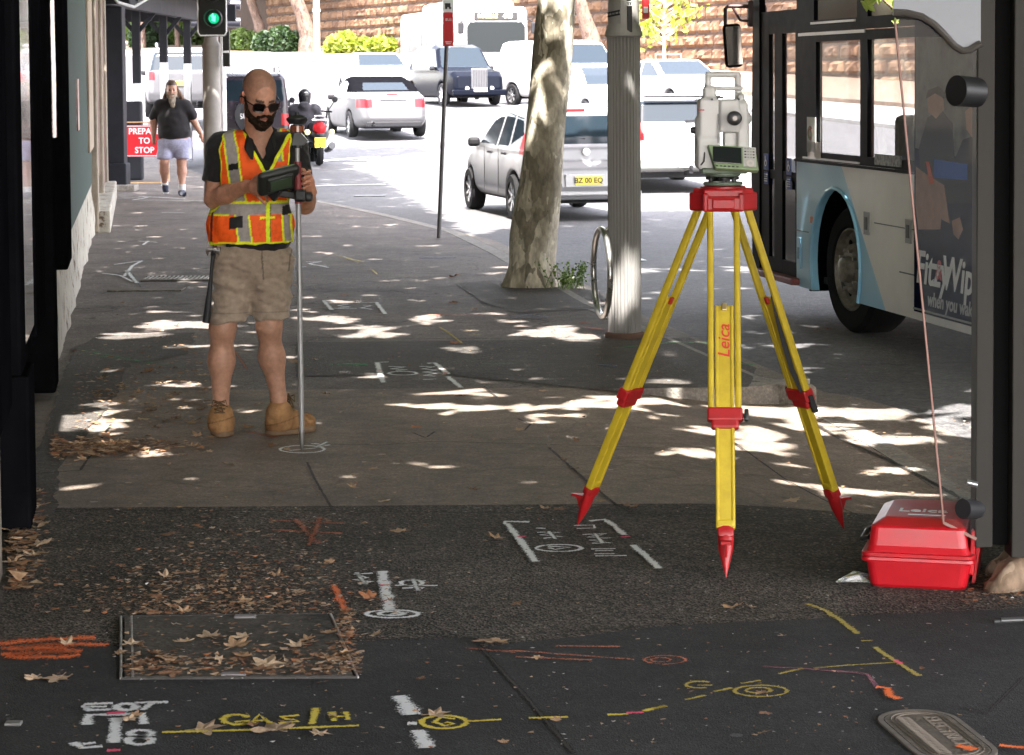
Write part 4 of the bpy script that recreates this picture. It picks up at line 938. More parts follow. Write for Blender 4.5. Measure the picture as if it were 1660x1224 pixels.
def car(name, label, cat, loc, rz, prof, W, belt, tumble, wheels, wr, m, h=.025, rad=.09, glass=(), front=None, rear=None, tails=(), lamps=(), black=(), plan=.10, group=None, extra=None, archr=1.16, grn=None, spokes=7, glassm=None, roofm=None, roofz=None):
    """body grown from a side profile, tumblehome and plan taper; windows are cut out of its surface"""
    P = np.array(prof); y0, y1 = P[:, 0].min(), P[:, 0].max(); H = P[:, 1].max(); L = y1-y0; ym = (y0+y1)/2
    S = SDF((-W/2-.05, y0-.05, P[:, 1].min()-.05), (W/2+.05, y1+.05, H+.05), h)
    ys = S.lo[1]+h*np.arange(S.n[1]); zs = S.lo[2]+h*np.arange(S.n[2]); xs = np.abs(S.lo[0]+h*np.arange(S.n[0]))
    yy, zz = np.meshgrid(ys, zs, indexing='ij')
    dp = poly2d(yy, zz, prof)
    w_ = W/2-tumble*np.clip(zz-belt, 0, None)-plan*np.abs((yy-ym)/(L/2))**5-.12*np.clip(.42-zz, 0, None)-.02*np.clip((zz-belt*.62)/.3, -1, 1)**2
    a = dp[None]+rad; b = xs[:, None, None]-w_[None]+rad
    S.V = (np.sqrt(np.maximum(a, 0)**2+np.maximum(b, 0)**2)+np.minimum(np.maximum(a, b), 0)-rad).astype(np.float32)
    if grn: grn(S)
    for (wx, wy) in wheels:
        sx = 1 if wx > 0 else -1
        c = np.sqrt((yy-wy)**2+(zz-wr)**2)-wr*archr; side = (.30-(xs-0)*0)
        xr_ = (S.lo[0]+h*np.arange(S.n[0]))*sx; q = np.maximum(c[None], (W/2-.30)-xr_[:, None, None]); S.V = np.maximum(S.V, -q).astype(np.float32)
    V, Q = S.mesh(1); C = V[Q].mean(1); N = fnormals(V, Q)
    root = empty(name, loc, label, cat, group, rz)
    used = np.zeros(len(Q), bool)
    def part(nm, mask, mm, lab=None):
        mask = mask & ~used
        if not mask.any(): return None
        used[mask] = True; p, q = submesh(V, Q, mask); o = link(nm, mesh_np(nm, p, q), mm, root); 
        if lab: o['label'] = lab
        return o
    gm = glassm or M_glass
    for poly in glass:
        ins = poly_in(C[:, 1], C[:, 2], poly) & (np.abs(N[:, 0]) > .5)
        for s in (-1, 1): part('side_window', ins & (C[:, 0]*s > 0), gm)
    def scr(rg, sgn, nm):
        ya, yb, za, zb, mar = rg; wloc = W/2-tumble*np.clip(C[:, 2]-belt, 0, None)-mar
        part(nm, (C[:, 1] > ya) & (C[:, 1] < yb) & (C[:, 2] > za) & (C[:, 2] < zb) & (np.abs(C[:, 0]) < wloc) & (N[:, 1]*sgn > .18), gm)
    if front: scr(front, 1, 'windscreen')
    if rear: scr(rear, -1, 'rear_window')
    for (xa, xb, ya, yb, za, zb, mm, nm) in tails:
        for s in (-1, 1): part(nm, (C[:, 0]*s > xa) & (C[:, 0]*s < xb) & (C[:, 1] > ya) & (C[:, 1] < yb) & (C[:, 2] > za) & (C[:, 2] < zb), mm)
    for (xa, xb, ya, yb, za, zb, mm, nm) in black:
        part(nm, (C[:, 0] > xa) & (C[:, 0] < xb) & (C[:, 1] > ya) & (C[:, 1] < yb) & (C[:, 2] > za) & (C[:, 2] < zb), mm)
    part('body', ~used, m)
    add_wheels(root, wheels, wr, .2, spokes)
    u = MB(); u.box((0, ym, .30), (W*.72, L*.86, .16)); u.build('underbody', M_trim, root)
    if extra: extra(root)
    return root
def mirrors(root, y, z, x, m):
    for s in (-1, 1):
        q = MB(); q.smooth = False; q.box((s*(x+.08), y, z), (.17, .10, .13), bev=.04); q.bar((s*(x-.05), y+.03, z-.03), (s*(x+.05), y, z-.03), .04, .04); q.build('mirror', m, root)
def plate(root, y, z, txt, m, w_=.37, face=-1, tm=None):
    q = MB(); q.box((0, y, z), (w_, .012, .11), bev=.003); o = q.build('number_plate', m, root)
    t = MB(); M = Matrix.Translation((0, y+face*.009, z)) @ (Matrix.Rotation(R(90), 4, 'X') if face < 0 else Matrix.Rotation(math.pi, 4, 'Z') @ Matrix.Rotation(R(90), 4, 'X')); t.text(txt, M, .095, .001, bold=.015); t.build('plate_text', tm or M_lab, o)
silver = paint('silver', (.20, .20, .21), .34, .25); white = paint('white', (.50, .50, .50)); silver_d = paint('dark_silver', (.085, .085, .09), .34, .2); cabk = mat('cab_black', (.003, .004, .008), .22, spec=.06)
WL = lambda W, yr, yf: [(-W, yr), (W, yr), (-W, yf), (W, yf)]
# --- silver hatchback
def hatch_extra(r):
    mirrors(r, .72, .98, .82, M_trim)
    plate(r, -1.985, .53, 'BZ 00 EQ', M_plateY)
    q = MB(); q.box((0, -1.965, .53), (.62, .02, .17), bev=.008); q.build('plate_recess', paint('silver_pale', (.36, .36, .37), .4, .3), r)  # lighter silver than the body paint
    q = MB(); q.box((0, -1.955, .36), (1.45, .05, .06), bev=.02); q.build('bumper_strip', paint('silver_pale', (.36, .36, .37)), r)
    q = MB(); q.bar((-.46, -1.70, 1.03), (.02, -1.735, 1.06), .03, .03); q.build('rear_wiper', M_trim, r)
    q = MB(); q.box((-.1, -1.42, 1.44), (.42, .03, .035), bev=.01); q.build('brake_light', M_red, r)
    q = MB(); q.lathe([(.045, 0), (.05, .01), (0, .015)], (0, -1.875, .90), (0, -1, 0), 16, False); q.build('badge', M_rim, r)
    for s in (-1, 1):
        for y in (.02, -.78): q = MB(); q.box((s*.845, y, .86), (.035, .16, .03), bev=.01); q.build('door_handle', M_trim, r)
        q = MB()
        for pts in ([(.30, .32), (.30, .93)], [(-.50, .32), (-.52, .93)]): q.bar((s*.853, pts[0][0], pts[0][1]), (s*.853, pts[1][0], pts[1][1]), .006, .012)
        q.build('door_gap', M_lab, r)
hp = [(-1.93, .28), (-1.96, .45), (-1.93, .68), (-1.86, .78), (-1.84, .95), (-1.72, 1.10), (-1.52, 1.38), (-1.30, 1.47), (-.9, 1.50), (-.4, 1.515), (.0, 1.49), (.30, 1.42), (.70, 1.22), (1.08, .99), (1.45, .89), (1.75, .78), (1.93, .62), (1.97, .42), (1.92, .26), (1.5, .22), (-1.5, .22)]
car('hatchback', 'silver hatchback with yellow number plate partly behind the mottled tree', 'car', (.52, 32.4, -.12), R(14), hp, 1.70, .92, .34, WL(.76, -1.22, 1.28), .30, silver, .018, .17,
    glass=[[(.66, .97), (.16, 1.34), (-.28, 1.39), (-.28, .96)], [(-.36, .96), (-.36, 1.39), (-.85, 1.38), (-.95, .97)], [(-1.03, .98), (-.94, 1.36), (-1.25, 1.34), (-1.45, 1.12)]],
    front=(.15, 1.1, .98, 1.42, .14), rear=(-1.86, -1.3, 1.0, 1.36, .14), tails=[(.60, .9, -2, -1.45, .86, 1.14, M_red, 'tail_light')], extra=hatch_extra, plan=.16,
    black=[(-.9, .9, -2, 2, 0, .27, M_trim, 'lower_trim')])
# --- silver convertible
def conv_extra(r):
    mirrors(r, .62, .93, .84, M_trim)
    q = MB(); q.box((0, -2.20, .86), (.62, .03, .03), bev=.008); q.build('boot_trim', M_trim, r)
    q = MB(); q.box((0, -2.05, 1.0), (.26, .05, .035), bev=.01); q.build('brake_light', M_red, r)
    q = MB(); q.box((0, -2.25, .31), (1.3, .08, .14), bev=.03); q.build('lower_bumper', M_trim, r)
    q = MB(); q.lathe([(.04, 0), (.04, .05), (.03, .05), (.03, 0)], (-.5, -2.32, .33), (0, 1, 0), 12, False); q.build('exhaust', M_rim, r)
cp = [(-2.24, .28), (-2.30, .45), (-2.27, .62), (-2.20, .90), (-2.05, 1.0), (-1.45, 1.04), (-.92, 1.32), (-.3, 1.42), (.10, 1.38), (.62, 1.10), (.95, .93), (1.8, .80), (2.2, .62), (2.25, .4), (2.2, .26), (1.6, .2), (-1.6, .2)]
car('convertible', 'silver convertible with a closed black soft top seen from behind', 'car', (-3.28, 56.1, zroad(0, 56.1)-.01), R(15), cp, 1.80, .93, .36, WL(.80, -1.33, 1.30), .31, silver_d, .024, .14,
    glass=[[(.58, .98), (.10, 1.28), (-.3, 1.32), (-.35, .98)], [(-.42, .98), (-.40, 1.31), (-.75, 1.25), (-.85, .99)]], front=(.1, .95, .97, 1.34, .14), rear=(-1.45, -.95, 1.09, 1.27, .30),
    tails=[(.50, .92, -2.4, -1.9, .70, .90, M_red, 'tail_light')], black=[(-.9, .9, -1.46, .12, 1.05, 1.6, mat('soft_top', (.004, .004, .005), .9, var=.2, spec=0), 'soft_top')], extra=conv_extra, plan=.2)
# --- black london-style cab
def cab_extra(r):
    mirrors(r, .75, 1.1, .84, M_trim)
    q = MB(); q.box((0, 2.33, .78), (.50, .08, .62), bev=.04); g = q.build('grille', mat('grille_chrome', (.07, .07, .075), .4), r)
    q = MB()
    for i in range(9): q.box((-.2+i*.05, 2.375, .78), (.012, .01, .5))
    q.build('grille_slats', M_trim, g)
    for s in (-1, 1):
        q = MB(); q.smooth = True; q.lathe([(0, .06), (.09, .045), (.115, 0), (.115, -.1)], (s*.56, 2.22, .78), (0, 1, 0), 18, False); q.build('headlight', mat('headlamp', (.35, .36, .38), .2), r)
        q = MB(); q.lathe([(0, .02), (.06, .015), (.065, 0)], (s*.38, 2.36, .50), (0, 1, 0), 12, False); q.build('fog_light', MATS['headlamp'], r)
    q = MB(); q.box((0, 2.36, .38), (1.66, .12, .18), bev=.04); q.build('bumper', cabk, r)
    plate(r, 2.44, .46, 'TX 12', mat('plate_white', (.8, .8, .78), .5), .4, 1)
    q = MB(); q.box((0, .45, 1.80), (.5, .14, .10), bev=.04); q.build('roof_sign', mat('roof_sign', (.35, .28, .1), .4), r)
    q = MB(); q.text('CABS', Matrix.Translation((.835, -.3, .62)) @ Matrix.Rotation(R(90), 4, 'Z') @ Matrix.Rotation(R(90), 4, 'X'), .14, .002) if False else q.box((0, 2.1, .2), (.1, .1, .05)); q.build('tow_eye', M_trim, r)
tp2 = [(-2.2, .28), (-2.25, .5), (-2.2, 1.0), (-2.0, 1.45), (-1.7, 1.70), (-1.0, 1.80), (.1, 1.80), (.55, 1.70), (1.05, 1.14), (1.4, 1.06), (2.05, 1.0), (2.30, .85), (2.34, .5), (2.3, .28), (1.6, .24), (-1.6, .24)]
car('taxi', 'glossy black London-style cab facing the camera with a chrome grille', 'taxi', (-1.72, 70.4, zroad(0, 70.4)-.02), R(200), tp2, 1.74, 1.05, .22, WL(.78, -1.5, 1.42), .33, cabk, .028, .12,
    glass=[[(.92, 1.12), (.42, 1.64), (-.15, 1.68), (-.15, 1.10)], [(-.25, 1.10), (-.25, 1.68), (-1.05, 1.68), (-1.1, 1.10)], [(-1.2, 1.12), (-1.15, 1.66), (-1.6, 1.60), (-1.9, 1.15)]],
    front=(.5, 1.1, 1.13, 1.70, .12), rear=(-2.3, -1.7, 1.15, 1.65, .2), extra=cab_extra, plan=.14)
# --- white sedan
def sed_extra(r):
    mirrors(r, .75, .98, .84, white)
    plate(r, 2.30, .45, 'CH 40 KD', M_plateY, .37, 1)
sp_ = [(-2.28, .3), (-2.32, .5), (-2.25, .95), (-1.5, 1.02), (-1.0, 1.35), (-.4, 1.45), (.2, 1.43), (.85, 1.05), (1.05, .97), (1.9, .86), (2.25, .70), (2.3, .45), (2.25, .28), (1.6, .22), (-1.6, .22)]
hl = [(.48, .88, 1.95, 2.4, .58, .76, MATS['headlamp'], 'headlight')]
car('sedan', 'white sedan facing the camera beside the yellow-green shrub', 'car', (-4.35, 75.5, zroad(0, 75.5)), R(196), sp_, 1.80, .95, .34, WL(.78, -1.35, 1.35), .31, white, .03, .1,
    glass=[[(.78, 1.0), (.15, 1.36), (-.25, 1.38), (-.25, 1.0)], [(-.33, 1.0), (-.33, 1.38), (-.95, 1.30), (-1.2, 1.02)]], front=(.2, 1.05, 1.02, 1.40, .12), rear=(-1.5, -.95, 1.05, 1.38, .14), tails=hl,
    black=[(-.42, .42, 2.1, 2.5, .36, .52, M_trim, 'lower_grille')], extra=sed_extra, plan=.2)
# --- white van
vp = [(-2.3, .35), (-2.35, .6), (-2.3, 1.6), (-2.15, 1.88), (-1.8, 1.93), (.6, 1.93), (1.0, 1.84), (1.55, 1.22), (1.75, 1.1), (2.2, .98), (2.36, .7), (2.36, .4), (1.6, .28), (-1.6, .28)]
def van_extra(r):
    mirrors(r, 1.15, 1.25, .86, M_trim)
    for s in (-1, 1):
        q = MB(); q.box((s*.885, .55, .98), (.03, .14, .04), bev=.01); q.box((s*.885, -.1, .98), (.03, .14, .04), bev=.01); q.build('door_handle', M_trim, r)
    plate(r, 2.38, .5, 'AK 55 BE', M_plateY, .37, 1)
p = at(912, 150, 69.0)
car('van', 'white panel van between the black cab and the mottled tree', 'van', (p.x, 69.0, zroad(0, 69)-.02), R(214), vp, 1.82, 1.15, .16, WL(.82, -1.35, 1.45), .33, white, .03, .12,
    glass=[[(1.42, 1.22), (.95, 1.74), (.45, 1.76), (.45, 1.2)]], front=(1.0, 1.7, 1.24, 1.80, .12), tails=[(.5, .9, 2.0, 2.5, .72, .96, MATS['headlamp'], 'headlight')], extra=van_extra, plan=.12, black=[(-.5, .5, 2.2, 2.5, .5, .66, M_trim, 'lower_grille')])
# --- white wagon behind the tripod
def wag_extra(r):
    mirrors(r, .85, 1.02, .86, white)
    q = MB(); q.box((0, -2.30, .46), (1.70, .12, .17), bev=.03); q.build('bumper', mat('bumper_grey', (.20, .21, .20), .6, var=.2), r)
    q = MB(); q.box((-.05, -2.375, .47), (.22, .03, .15), bev=.01); q.build('number_plate', mat('plate_white', (.8, .8, .78), .5), r)
    q = MB(); q.box((0, -1.98, 1.53), (1.25, .16, .035), bev=.012); q.build('spoiler', M_trim, r)
    q = MB(); q.bar((.0, -2.16, 1.13), (.46, -2.15, 1.16), .03, .03); q.build('rear_wiper', M_trim, r)
    q = MB(); q.box((-.1, -2.255, .93), (.72, .02, .018)); q.build('chrome_strip', M_rim, r)
    q = MB(); q.bar((0, -2.2, .3), (0, -2.52, .34), .06, .06); q.lathe([(.0, .05), (.035, .03), (.035, -.02), (0, -.03)], (0, -2.52, .40), n=12); q.build('tow_bar', M_trim, r)
wp = [(-2.2, .36), (-2.26, .55), (-2.23, .95), (-2.16, 1.08), (-1.98, 1.42), (-1.80, 1.52), (-1.0, 1.57), (.1, 1.55), (.85, 1.14), (1.1, 1.03), (1.95, .93), (2.3, .75), (2.34, .45), (2.3, .3), (1.6, .25), (-1.6, .25)]
p = at(1066, 290, 39.8)
car('station_wagon', 'white station wagon with grey rear bumper behind the instrument on the tripod', 'car', (p.x-.1, 39.8, zroad(0, 39.8)-.01), R(11), wp, 1.84, 1.04, .26, WL(.82, -1.35, 1.4), .34, white, .022, .1,
    glass=[[(.85, 1.08), (.18, 1.46), (-.3, 1.48), (-.3, 1.07)], [(-.38, 1.07), (-.38, 1.48), (-1.0, 1.47), (-1.1, 1.07)], [(-1.18, 1.08), (-1.1, 1.46), (-1.6, 1.44), (-1.85, 1.12)]],
    front=(.15, 1.1, 1.08, 1.50, .14), rear=(-2.2, -1.75, 1.12, 1.46, .12), tails=[(.70, .95, -2.4, -1.95, .82, 1.12, M_red, 'tail_light')], extra=wag_extra, plan=.12)
p = at(1092, 150, 63)
car('sedan', 'white car facing the camera in front of the sapling', 'car', (p.x, 63, zroad(0, 63)+.05), R(205), sp_, 1.82, .95, .34, WL(.78, -1.35, 1.35), .31, white, .03, .1,
    glass=[[(.78, 1.0), (.15, 1.36), (-.25, 1.38), (-.25, 1.0)], [(-.33, 1.0), (-.33, 1.38), (-.95, 1.30), (-1.2, 1.02)]], front=(.2, 1.05, 1.02, 1.40, .12), tails=hl, plan=.2)
p = at(958, 150, 58)
car('hatchback', 'white hatchback facing the camera between the mottled tree and the fluted pole', 'car', (p.x+.2, 60, zroad(0, 60)), R(200), hp, 1.72, .92, .34, WL(.76, -1.22, 1.28), .30, white, .03, .1,
    glass=[[(.66, .97), (.16, 1.34), (-.28, 1.39), (-.28, .96)], [(-.36, .96), (-.36, 1.39), (-.85, 1.38), (-.95, .97)]], front=(.15, 1.1, .98, 1.42, .14), tails=[(.45, .86, 1.5, 2.1, .62, .80, MATS['headlamp'], 'headlight')], plan=.16)
# --- silver SUV and dark four-wheel drive at the left
svp = [(-2.3, .4), (-2.35, .6), (-2.3, 1.1), (-2.1, 1.55), (-1.9, 1.68), (-.8, 1.74), (.2, 1.70), (.95, 1.22), (1.2, 1.12), (2.0, 1.02), (2.3, .8), (2.33, .5), (1.6, .3), (-1.6, .3)]
def suv_extra(r):
    mirrors(r, .95, 1.12, .88, M_trim)
    for s in (-1, 1): q = MB(); q.tube([(s*.62, -1.7, 1.76), (s*.62, -1.6, 1.83), (s*.62, .2, 1.83), (s*.62, .35, 1.74)], .025, 6); q.build('roof_rail', M_rim, r)
    plate(r, -2.36, .85, 'DN 71 QR', M_plateY)
p = at(282, 150, 58.5)
car('suv', 'silver grey SUV with roof rails behind the awning posts', 'car', (p.x, 60, zroad(0, 60)+.25), R(8), svp, 1.86, 1.12, .26, WL(.82, -1.4, 1.4), .36, paint('grey', (.07, .07, .075), .3, .2), .03, .1,
    glass=[[(.95, 1.17), (.25, 1.6), (-.3, 1.63), (-.3, 1.16)], [(-.38, 1.16), (-.38, 1.63), (-1.0, 1.63), (-1.1, 1.16)], [(-1.2, 1.18), (-1.1, 1.6), (-1.6, 1.57), (-1.85, 1.2)]],
    rear=(-2.35, -1.85, 1.16, 1.60, .14), front=(.25, 1.2, 1.16, 1.66, .14), tails=[(.66, .98, -2.5, -2.0, .92, 1.14, M_red, 'tail_light')], extra=suv_extra, plan=.12)
fwp = [(-1.9, .5), (-1.92, .7), (-1.9, 1.1), (-1.86, 1.74), (-1.7, 1.80), (-.6, 1.82), (.35, 1.78), (.75, 1.25), (.95, 1.14), (1.75, 1.08), (1.9, .9), (1.92, .55), (1.5, .42), (-1.5, .42)]
def fw_extra(r):
    q = MB(); q.smooth = True; q.lathe([(.0, .0), (.30, .0), (.345, -.04), (.345, -.2), (.25, -.22)], (.05, -2.14, 1.0), (0, 1, 0), 26, False); o = q.build('spare_wheel_cover', mat('cover_black', (.015, .015, .018), .5), r)
    q = MB(); q.text('SUZUKI', Matrix.Translation((.05, -2.143, .98)) @ Matrix.Rotation(R(90), 4, 'X'), .15, .002, bold=.02); q.build('lettering', M_labw, o)
    q = MB()
    for s in (-1, 1): q.tube([(s*.6, -1.7, 1.84), (s*.6, -1.65, 1.93), (s*.6, .1, 1.93), (s*.6, .2, 1.84)], .022, 6)
    for y in (-1.3, -.3): q.box((0, y, 1.95), (1.3, .05, .03))
    q.tube([(-.3, -1.5, 1.8), (-.3, -1.6, 2.1)], .006, 4); q.build('roof_rack', M_rim, r)
    mirrors(r, .6, 1.2, .78, M_trim)
p = at(384, 250, 45.5)
car('four_wheel_drive', 'dark boxy four-wheel drive with a lettered spare wheel cover behind the surveyor', 'car', (p.x, 47, zroad(0, 46.5)), R(9), fwp, 1.62, 1.2, .12, WL(.70, -1.15, 1.2), .34, paint('navy', (.012, .008, .016), .25), .028, .08,
    glass=[[(.55, 1.25), (.3, 1.68), (-.3, 1.7), (-.3, 1.22)], [(-.4, 1.22), (-.4, 1.70), (-1.6, 1.68), (-1.65, 1.24)]], rear=(-2, -1.75, 1.27, 1.68, .12), front=(.3, .95, 1.22, 1.72, .12),
    tails=[(.62, .9, -2, -1.8, .80, 1.02, M_red, 'tail_light')], extra=fw_extra, plan=.06)
# --- bus on route 440 in the distance
def box_bus(loc, rz):
    r = empty('bus', loc, 'white route 440 bus facing the camera behind the black cab', 'bus', None, rz)
    W, L, H = 2.5, 12.0, 2.86
    q = MB(); pr = [(-6, .3), (-6, 2.7), (-5.8, H), (5.6, H), (5.9, 2.7), (6.0, 1.2), (6.0, .35), (5.8, .25), (-5.8, .25)]
    q.prism([(-W/2, y, z) for y, z in pr], (W, 0, 0)); b = q.build('body', white, r, bev=.12)
    q = MB(); q.prism([(-.95, y, z) for y, z in [(-3, H-.02), (-2.8, H+.3), (4.0, H+.36), (4.8, H+.26), (5.3, H-.02)]], (1.9, 0, 0)); q.build('roof_pod', white, r, bev=.1)
    gl = mat('bus_glass', (.010, .013, .015), .1, spec=.12)
    q = MB(); q.prism([(x, 5.99+.015, z) for x, z in [(-1.12, 1.15), (1.12, 1.15), (1.12, 2.1), (1.0, 2.28), (-1.0, 2.28), (-1.12, 2.1)]], (0, .015, 0)); q.build('windscreen', gl, r)
    q = MB(); q.box((0, 5.975, 2.50), (1.66, .10, .30), bev=.02); d = q.build('destination_display', M_lab, r)
    tr = Matrix.Rotation(math.pi, 4, 'Z') @ Matrix.Rotation(R(90), 4, 'X')
    q = MB(); q.text('440', Matrix.Translation((-.45, 6.03, 2.50)) @ tr, .24, .003, bold=.02); q.build('route_number', mat('led_white', (.9, .9, .8), .5, emit=(1, 1, .85), es=.3), d)
    q = MB(); q.text('ROZELLE', Matrix.Translation((.32, 6.03, 2.50)) @ tr, .21, .003, bold=.01, sx=.9); q.build('route_text', mat('led_yellow', (.8, .7, .3), .5, emit=(1, .85, .4), es=.2), d)
    for x in (-.98, .98): q = MB(); q.box((x, 5.99, 2.45), (.10, .05, .2), bev=.01); q.build('marker_light', mat('amber', (.6, .2, .08), .4), r)
    for s in (-1, 1):
        for i, (a, b_) in enumerate(((-5.6, -3.9), (-3.8, -2.2), (-2.1, -.5), (-.4, 1.2), (1.3, 2.9), (3.0, 4.4))):
            q = MB(); q.box((s*(W/2+.004), (a+b_)/2, 1.75), (.02, b_-a, 1.05), bev=.008); q.build('side_window', gl, r)
        q = MB(); q.box((s*(W/2+.004), 5.1, 1.45), (.02, 1.1, 2.1), bev=.008); q.build('door', gl, r)
        q = MB(); q.box((s*(W/2+.02), -2.0, 1.72), (.01, .7, .98), bev=.002); q.build('window_poster', mat('poster_red', (.5, .06, .07), .4), r)
        q = MB(); q.box((s*1.4, 6.25, 2.05), (.22, .12, .42), bev=.04); q.bar((s*1.2, 6.0, 2.4), (s*1.4, 6.25, 2.25), .04, .04); q.build('mirror', M_trim, r)
        q = MB(); q.box((s*.95, 6.01, .72), (.32, .03, .18), bev=.01); q.build('headlight', MATS['headlamp'], r)
    add_wheels(r, WL(1.14, -3.2, 3.4), .48, .28, 8)
    for s in (-1, 1):
        for y in (-3.2, 3.4):
            q = MB(); q.lathe([(.6, 0), (.6, .01), (0, .012)], (s*(W/2-.004), y, .5), (s, 0, 0), 24, False); q.build('wheel_arch', M_trim, r)
fx, fy = math.sin(R(14)), -math.cos(R(14))
box_bus((-.55-6*fx, 88-6*fy, zroad(0, 91)-.1), R(194))
# --- motorcycle
def motorcycle():
    Y = 46.0; p = at(508, 280, Y); z0 = zroad(0, Y); r = empty('motorcycle', (p.x, Y+.7, z0), 'dark scooter motorcycle with a round red tail light and yellow plate', 'motorcycle', None, R(10))
    t = MB(); t.smooth = True
    for y in (-.65, .72):
        t = MB(); t.smooth = True; t.lathe([(.2, -.06), (.27, -.065), (.30, 0), (.27, .065), (.2, .06)], (0, y, .30), (1, 0, 0), 24, False); w_ = t.build('wheel', M_tyre, r)
        q = MB(); q.lathe([(.2, -.03), (.2, .03), (0, .04)], (0, y, .3), (1, 0, 0), 20, False); q.lathe([(.2, .03), (.2, -.03), (0, -.04)], (0, y, .3), (1, 0, 0), 20, False); q.build('rim', M_rim, w_)
    S = SDF((-.35, -.95, .2), (.35, .75, 1.15), .018)
    S.ell((0, -.45, .62), (.22, .42, .20), .05); S.ell((0, -.25, .78), (.17, .45, .09), .04); S.box((0, .1, .40), (.34, .5, .12), .04, .04); S.ell((0, .52, .75), (.22, .14, .36), .05); S.cap((0, .62, .5), (0, .55, 1.0), .06, .05, .03)
    P, Q = S.mesh(); link('body', mesh_np('body', P, Q), paint('graphite', (.03, .03, .035), .3), r)
    q = MB(); q.tube([(0, .66, .34), (0, .52, 1.0)], .04, 8); q.tube([(-.36, .38, 1.04), (-.12, .52, 1.06), (.12, .52, 1.06), (.36, .38, 1.04)], .018, 8); q.build('handlebar', M_trim, r)
    for s in (-1, 1): q = MB(); q.tube([(s*.28, .42, 1.05), (s*.42, .45, 1.25)], .01, 6); q.lathe([(0, -.01), (.06, -.005), (.06, .01), (0, .02)], (s*.43, .45, 1.28), (0, 1, 0), 14, False); q.build('mirror', M_trim, r)
    q = MB(); q.smooth = True; q.lathe([(0, -.05), (.10, -.035), (.13, 0), (.13, .05)], (0, -.84, .74), (0, 1, 0), 20, False); q.build('tail_light', M_red, r)
    for s in (-1, 1): q = MB(); q.smooth = True; q.lathe([(0, -.03), (.05, -.02), (.06, .02)], (s*.24, -.80, .66), (0, 1, 0), 12, False); q.build('indicator', mat('indicator_pale', (.75, .68, .3), .3), r)
    q = MB(); q.tube([(-.14, -.72, .86), (-.14, -.88, .90), (.14, -.88, .90), (.14, -.72, .86)], .014, 8); q.tube([(-.1, -.86, .90), (-.1, -.86, .98), (.1, -.86, .98), (.1, -.86, .90)], .012, 8); q.build('rack', M_rim, r)
    q = MB(); q.box((0, -.93, .46), (.22, .01, .2), bev=.003); pl = q.build('number_plate', M_plateY, r)
    q = MB(); q.text('LKO', Matrix.Translation((0, -.937, .49)) @ Matrix.Rotation(R(90), 4, 'X'), .07, .001); q.text('83', Matrix.Translation((0, -.937, .42)) @ Matrix.Rotation(R(90), 4, 'X'), .07, .001); q.build('plate_text', M_lab, pl)
    q = MB(); q.bar((0, -.7, .55), (0, -.92, .5), .2, .03); q.build('mudguard', M_trim, r)
    q = MB(); q.smooth = True; q.tube([(.2, -.1, .28), (.22, -.5, .32), (.24, -.85, .40)], [.05, .06, .07], 12); q.build('exhaust', mat('exhaust_dark', (.06, .06, .06), .3, .8), r)
    return r
motorcycle()
# ================================================================== people
M_skin = mat_vcol('skin', .5, .4, .15, 160)
M_cloth = mat_vcol('cloth', .85, .2, .25, 300, .2)
M_vest = mat_vcol('hi_vis_fabric', .6, .3, .15, 200)
M_leather = mat_vcol('boot_nubuck', .85, .2, .4, 90)
M_hair = mat('dark_hair', (.040, .024, .015), .9, spec=.1, var=.6, scale=60, bump=1.0, bscale=140)
SKIN = np.array([.56, .28, .18]); 
def rotm(rz=0, rx=0, ry=0): return Matrix.Rotation(R(rz), 3, 'Z') @ Matrix.Rotation(R(rx), 3, 'X') @ Matrix.Rotation(R(ry), 3, 'Y')
def head(S, o, M, s, long_hair=False):
    H = lambda x, y, z: np.array(Vector(o)+M @ (Vector((x, y, z))*s))
    Mr = np.array(M)
    S.ell(H(0, .015, .045), np.array((.074, .096, .083))*s, .02, rot=Mr); S.ell(H(0, -.028, -.015), np.array((.064, .070, .085))*s, .03, rot=Mr)
    S.ell(H(0, -.040, -.072), np.array((.050, .052, .042))*s, .025, rot=Mr); S.cap(H(-.032, -.086, .024), H(.032, -.086, .024), .012*s, None, .014)
    S.ell(H(.036, -.075, -.022), np.array((.022, .018, .022))*s, .02, rot=Mr); S.ell(H(-.036, -.075, -.022), np.array((.022, .018, .022))*s, .02, rot=Mr)
    for e in (-1, 1): S.ell(H(e*.031, -.099, .004), np.array((.017, .012, .010))*s, .008, '-', Mr); S.ell(H(e*.031, -.086, .003), np.array((.014, .012, .011))*s, .003, rot=Mr)
    S.cap(H(0, -.093, .018), H(0, -.116, -.022), .008*s, .0125*s, .009); S.ell(H(.012, -.103, -.026), np.array((.010, .012, .008))*s, .006, rot=Mr); S.ell(H(-.012, -.103, -.026), np.array((.010, .012, .008))*s, .006, rot=Mr)
    S.cap(H(-.020, -.094, -.050), H(.020, -.094, -.050), .0065*s, None, .006); S.cap(H(-.016, -.094, -.060), H(.016, -.094, -.060), .0075*s, None, .006)
    S.ell(H(0, -.083, -.088), np.array((.024, .020, .020))*s, .02, rot=Mr)
    for e in (-1, 1):
        S.ell(H(e*.077, .012, -.006), np.array((.009, .020, .033))*s, .006, rot=Mr); S.ell(H(e*.086, .010, -.002), np.array((.006, .011, .018))*s, .003, '-', Mr)
    return H
def finger(S, pts, r, k=.006):
    for i in range(len(pts)-1): S.cap(pts[i], pts[i+1], r*(1-.1*i), r*(1-.1*(i+1)), k)
SY = 11.5
so_ = gnd(415, 712); so_.y = SY; so_.z = 0
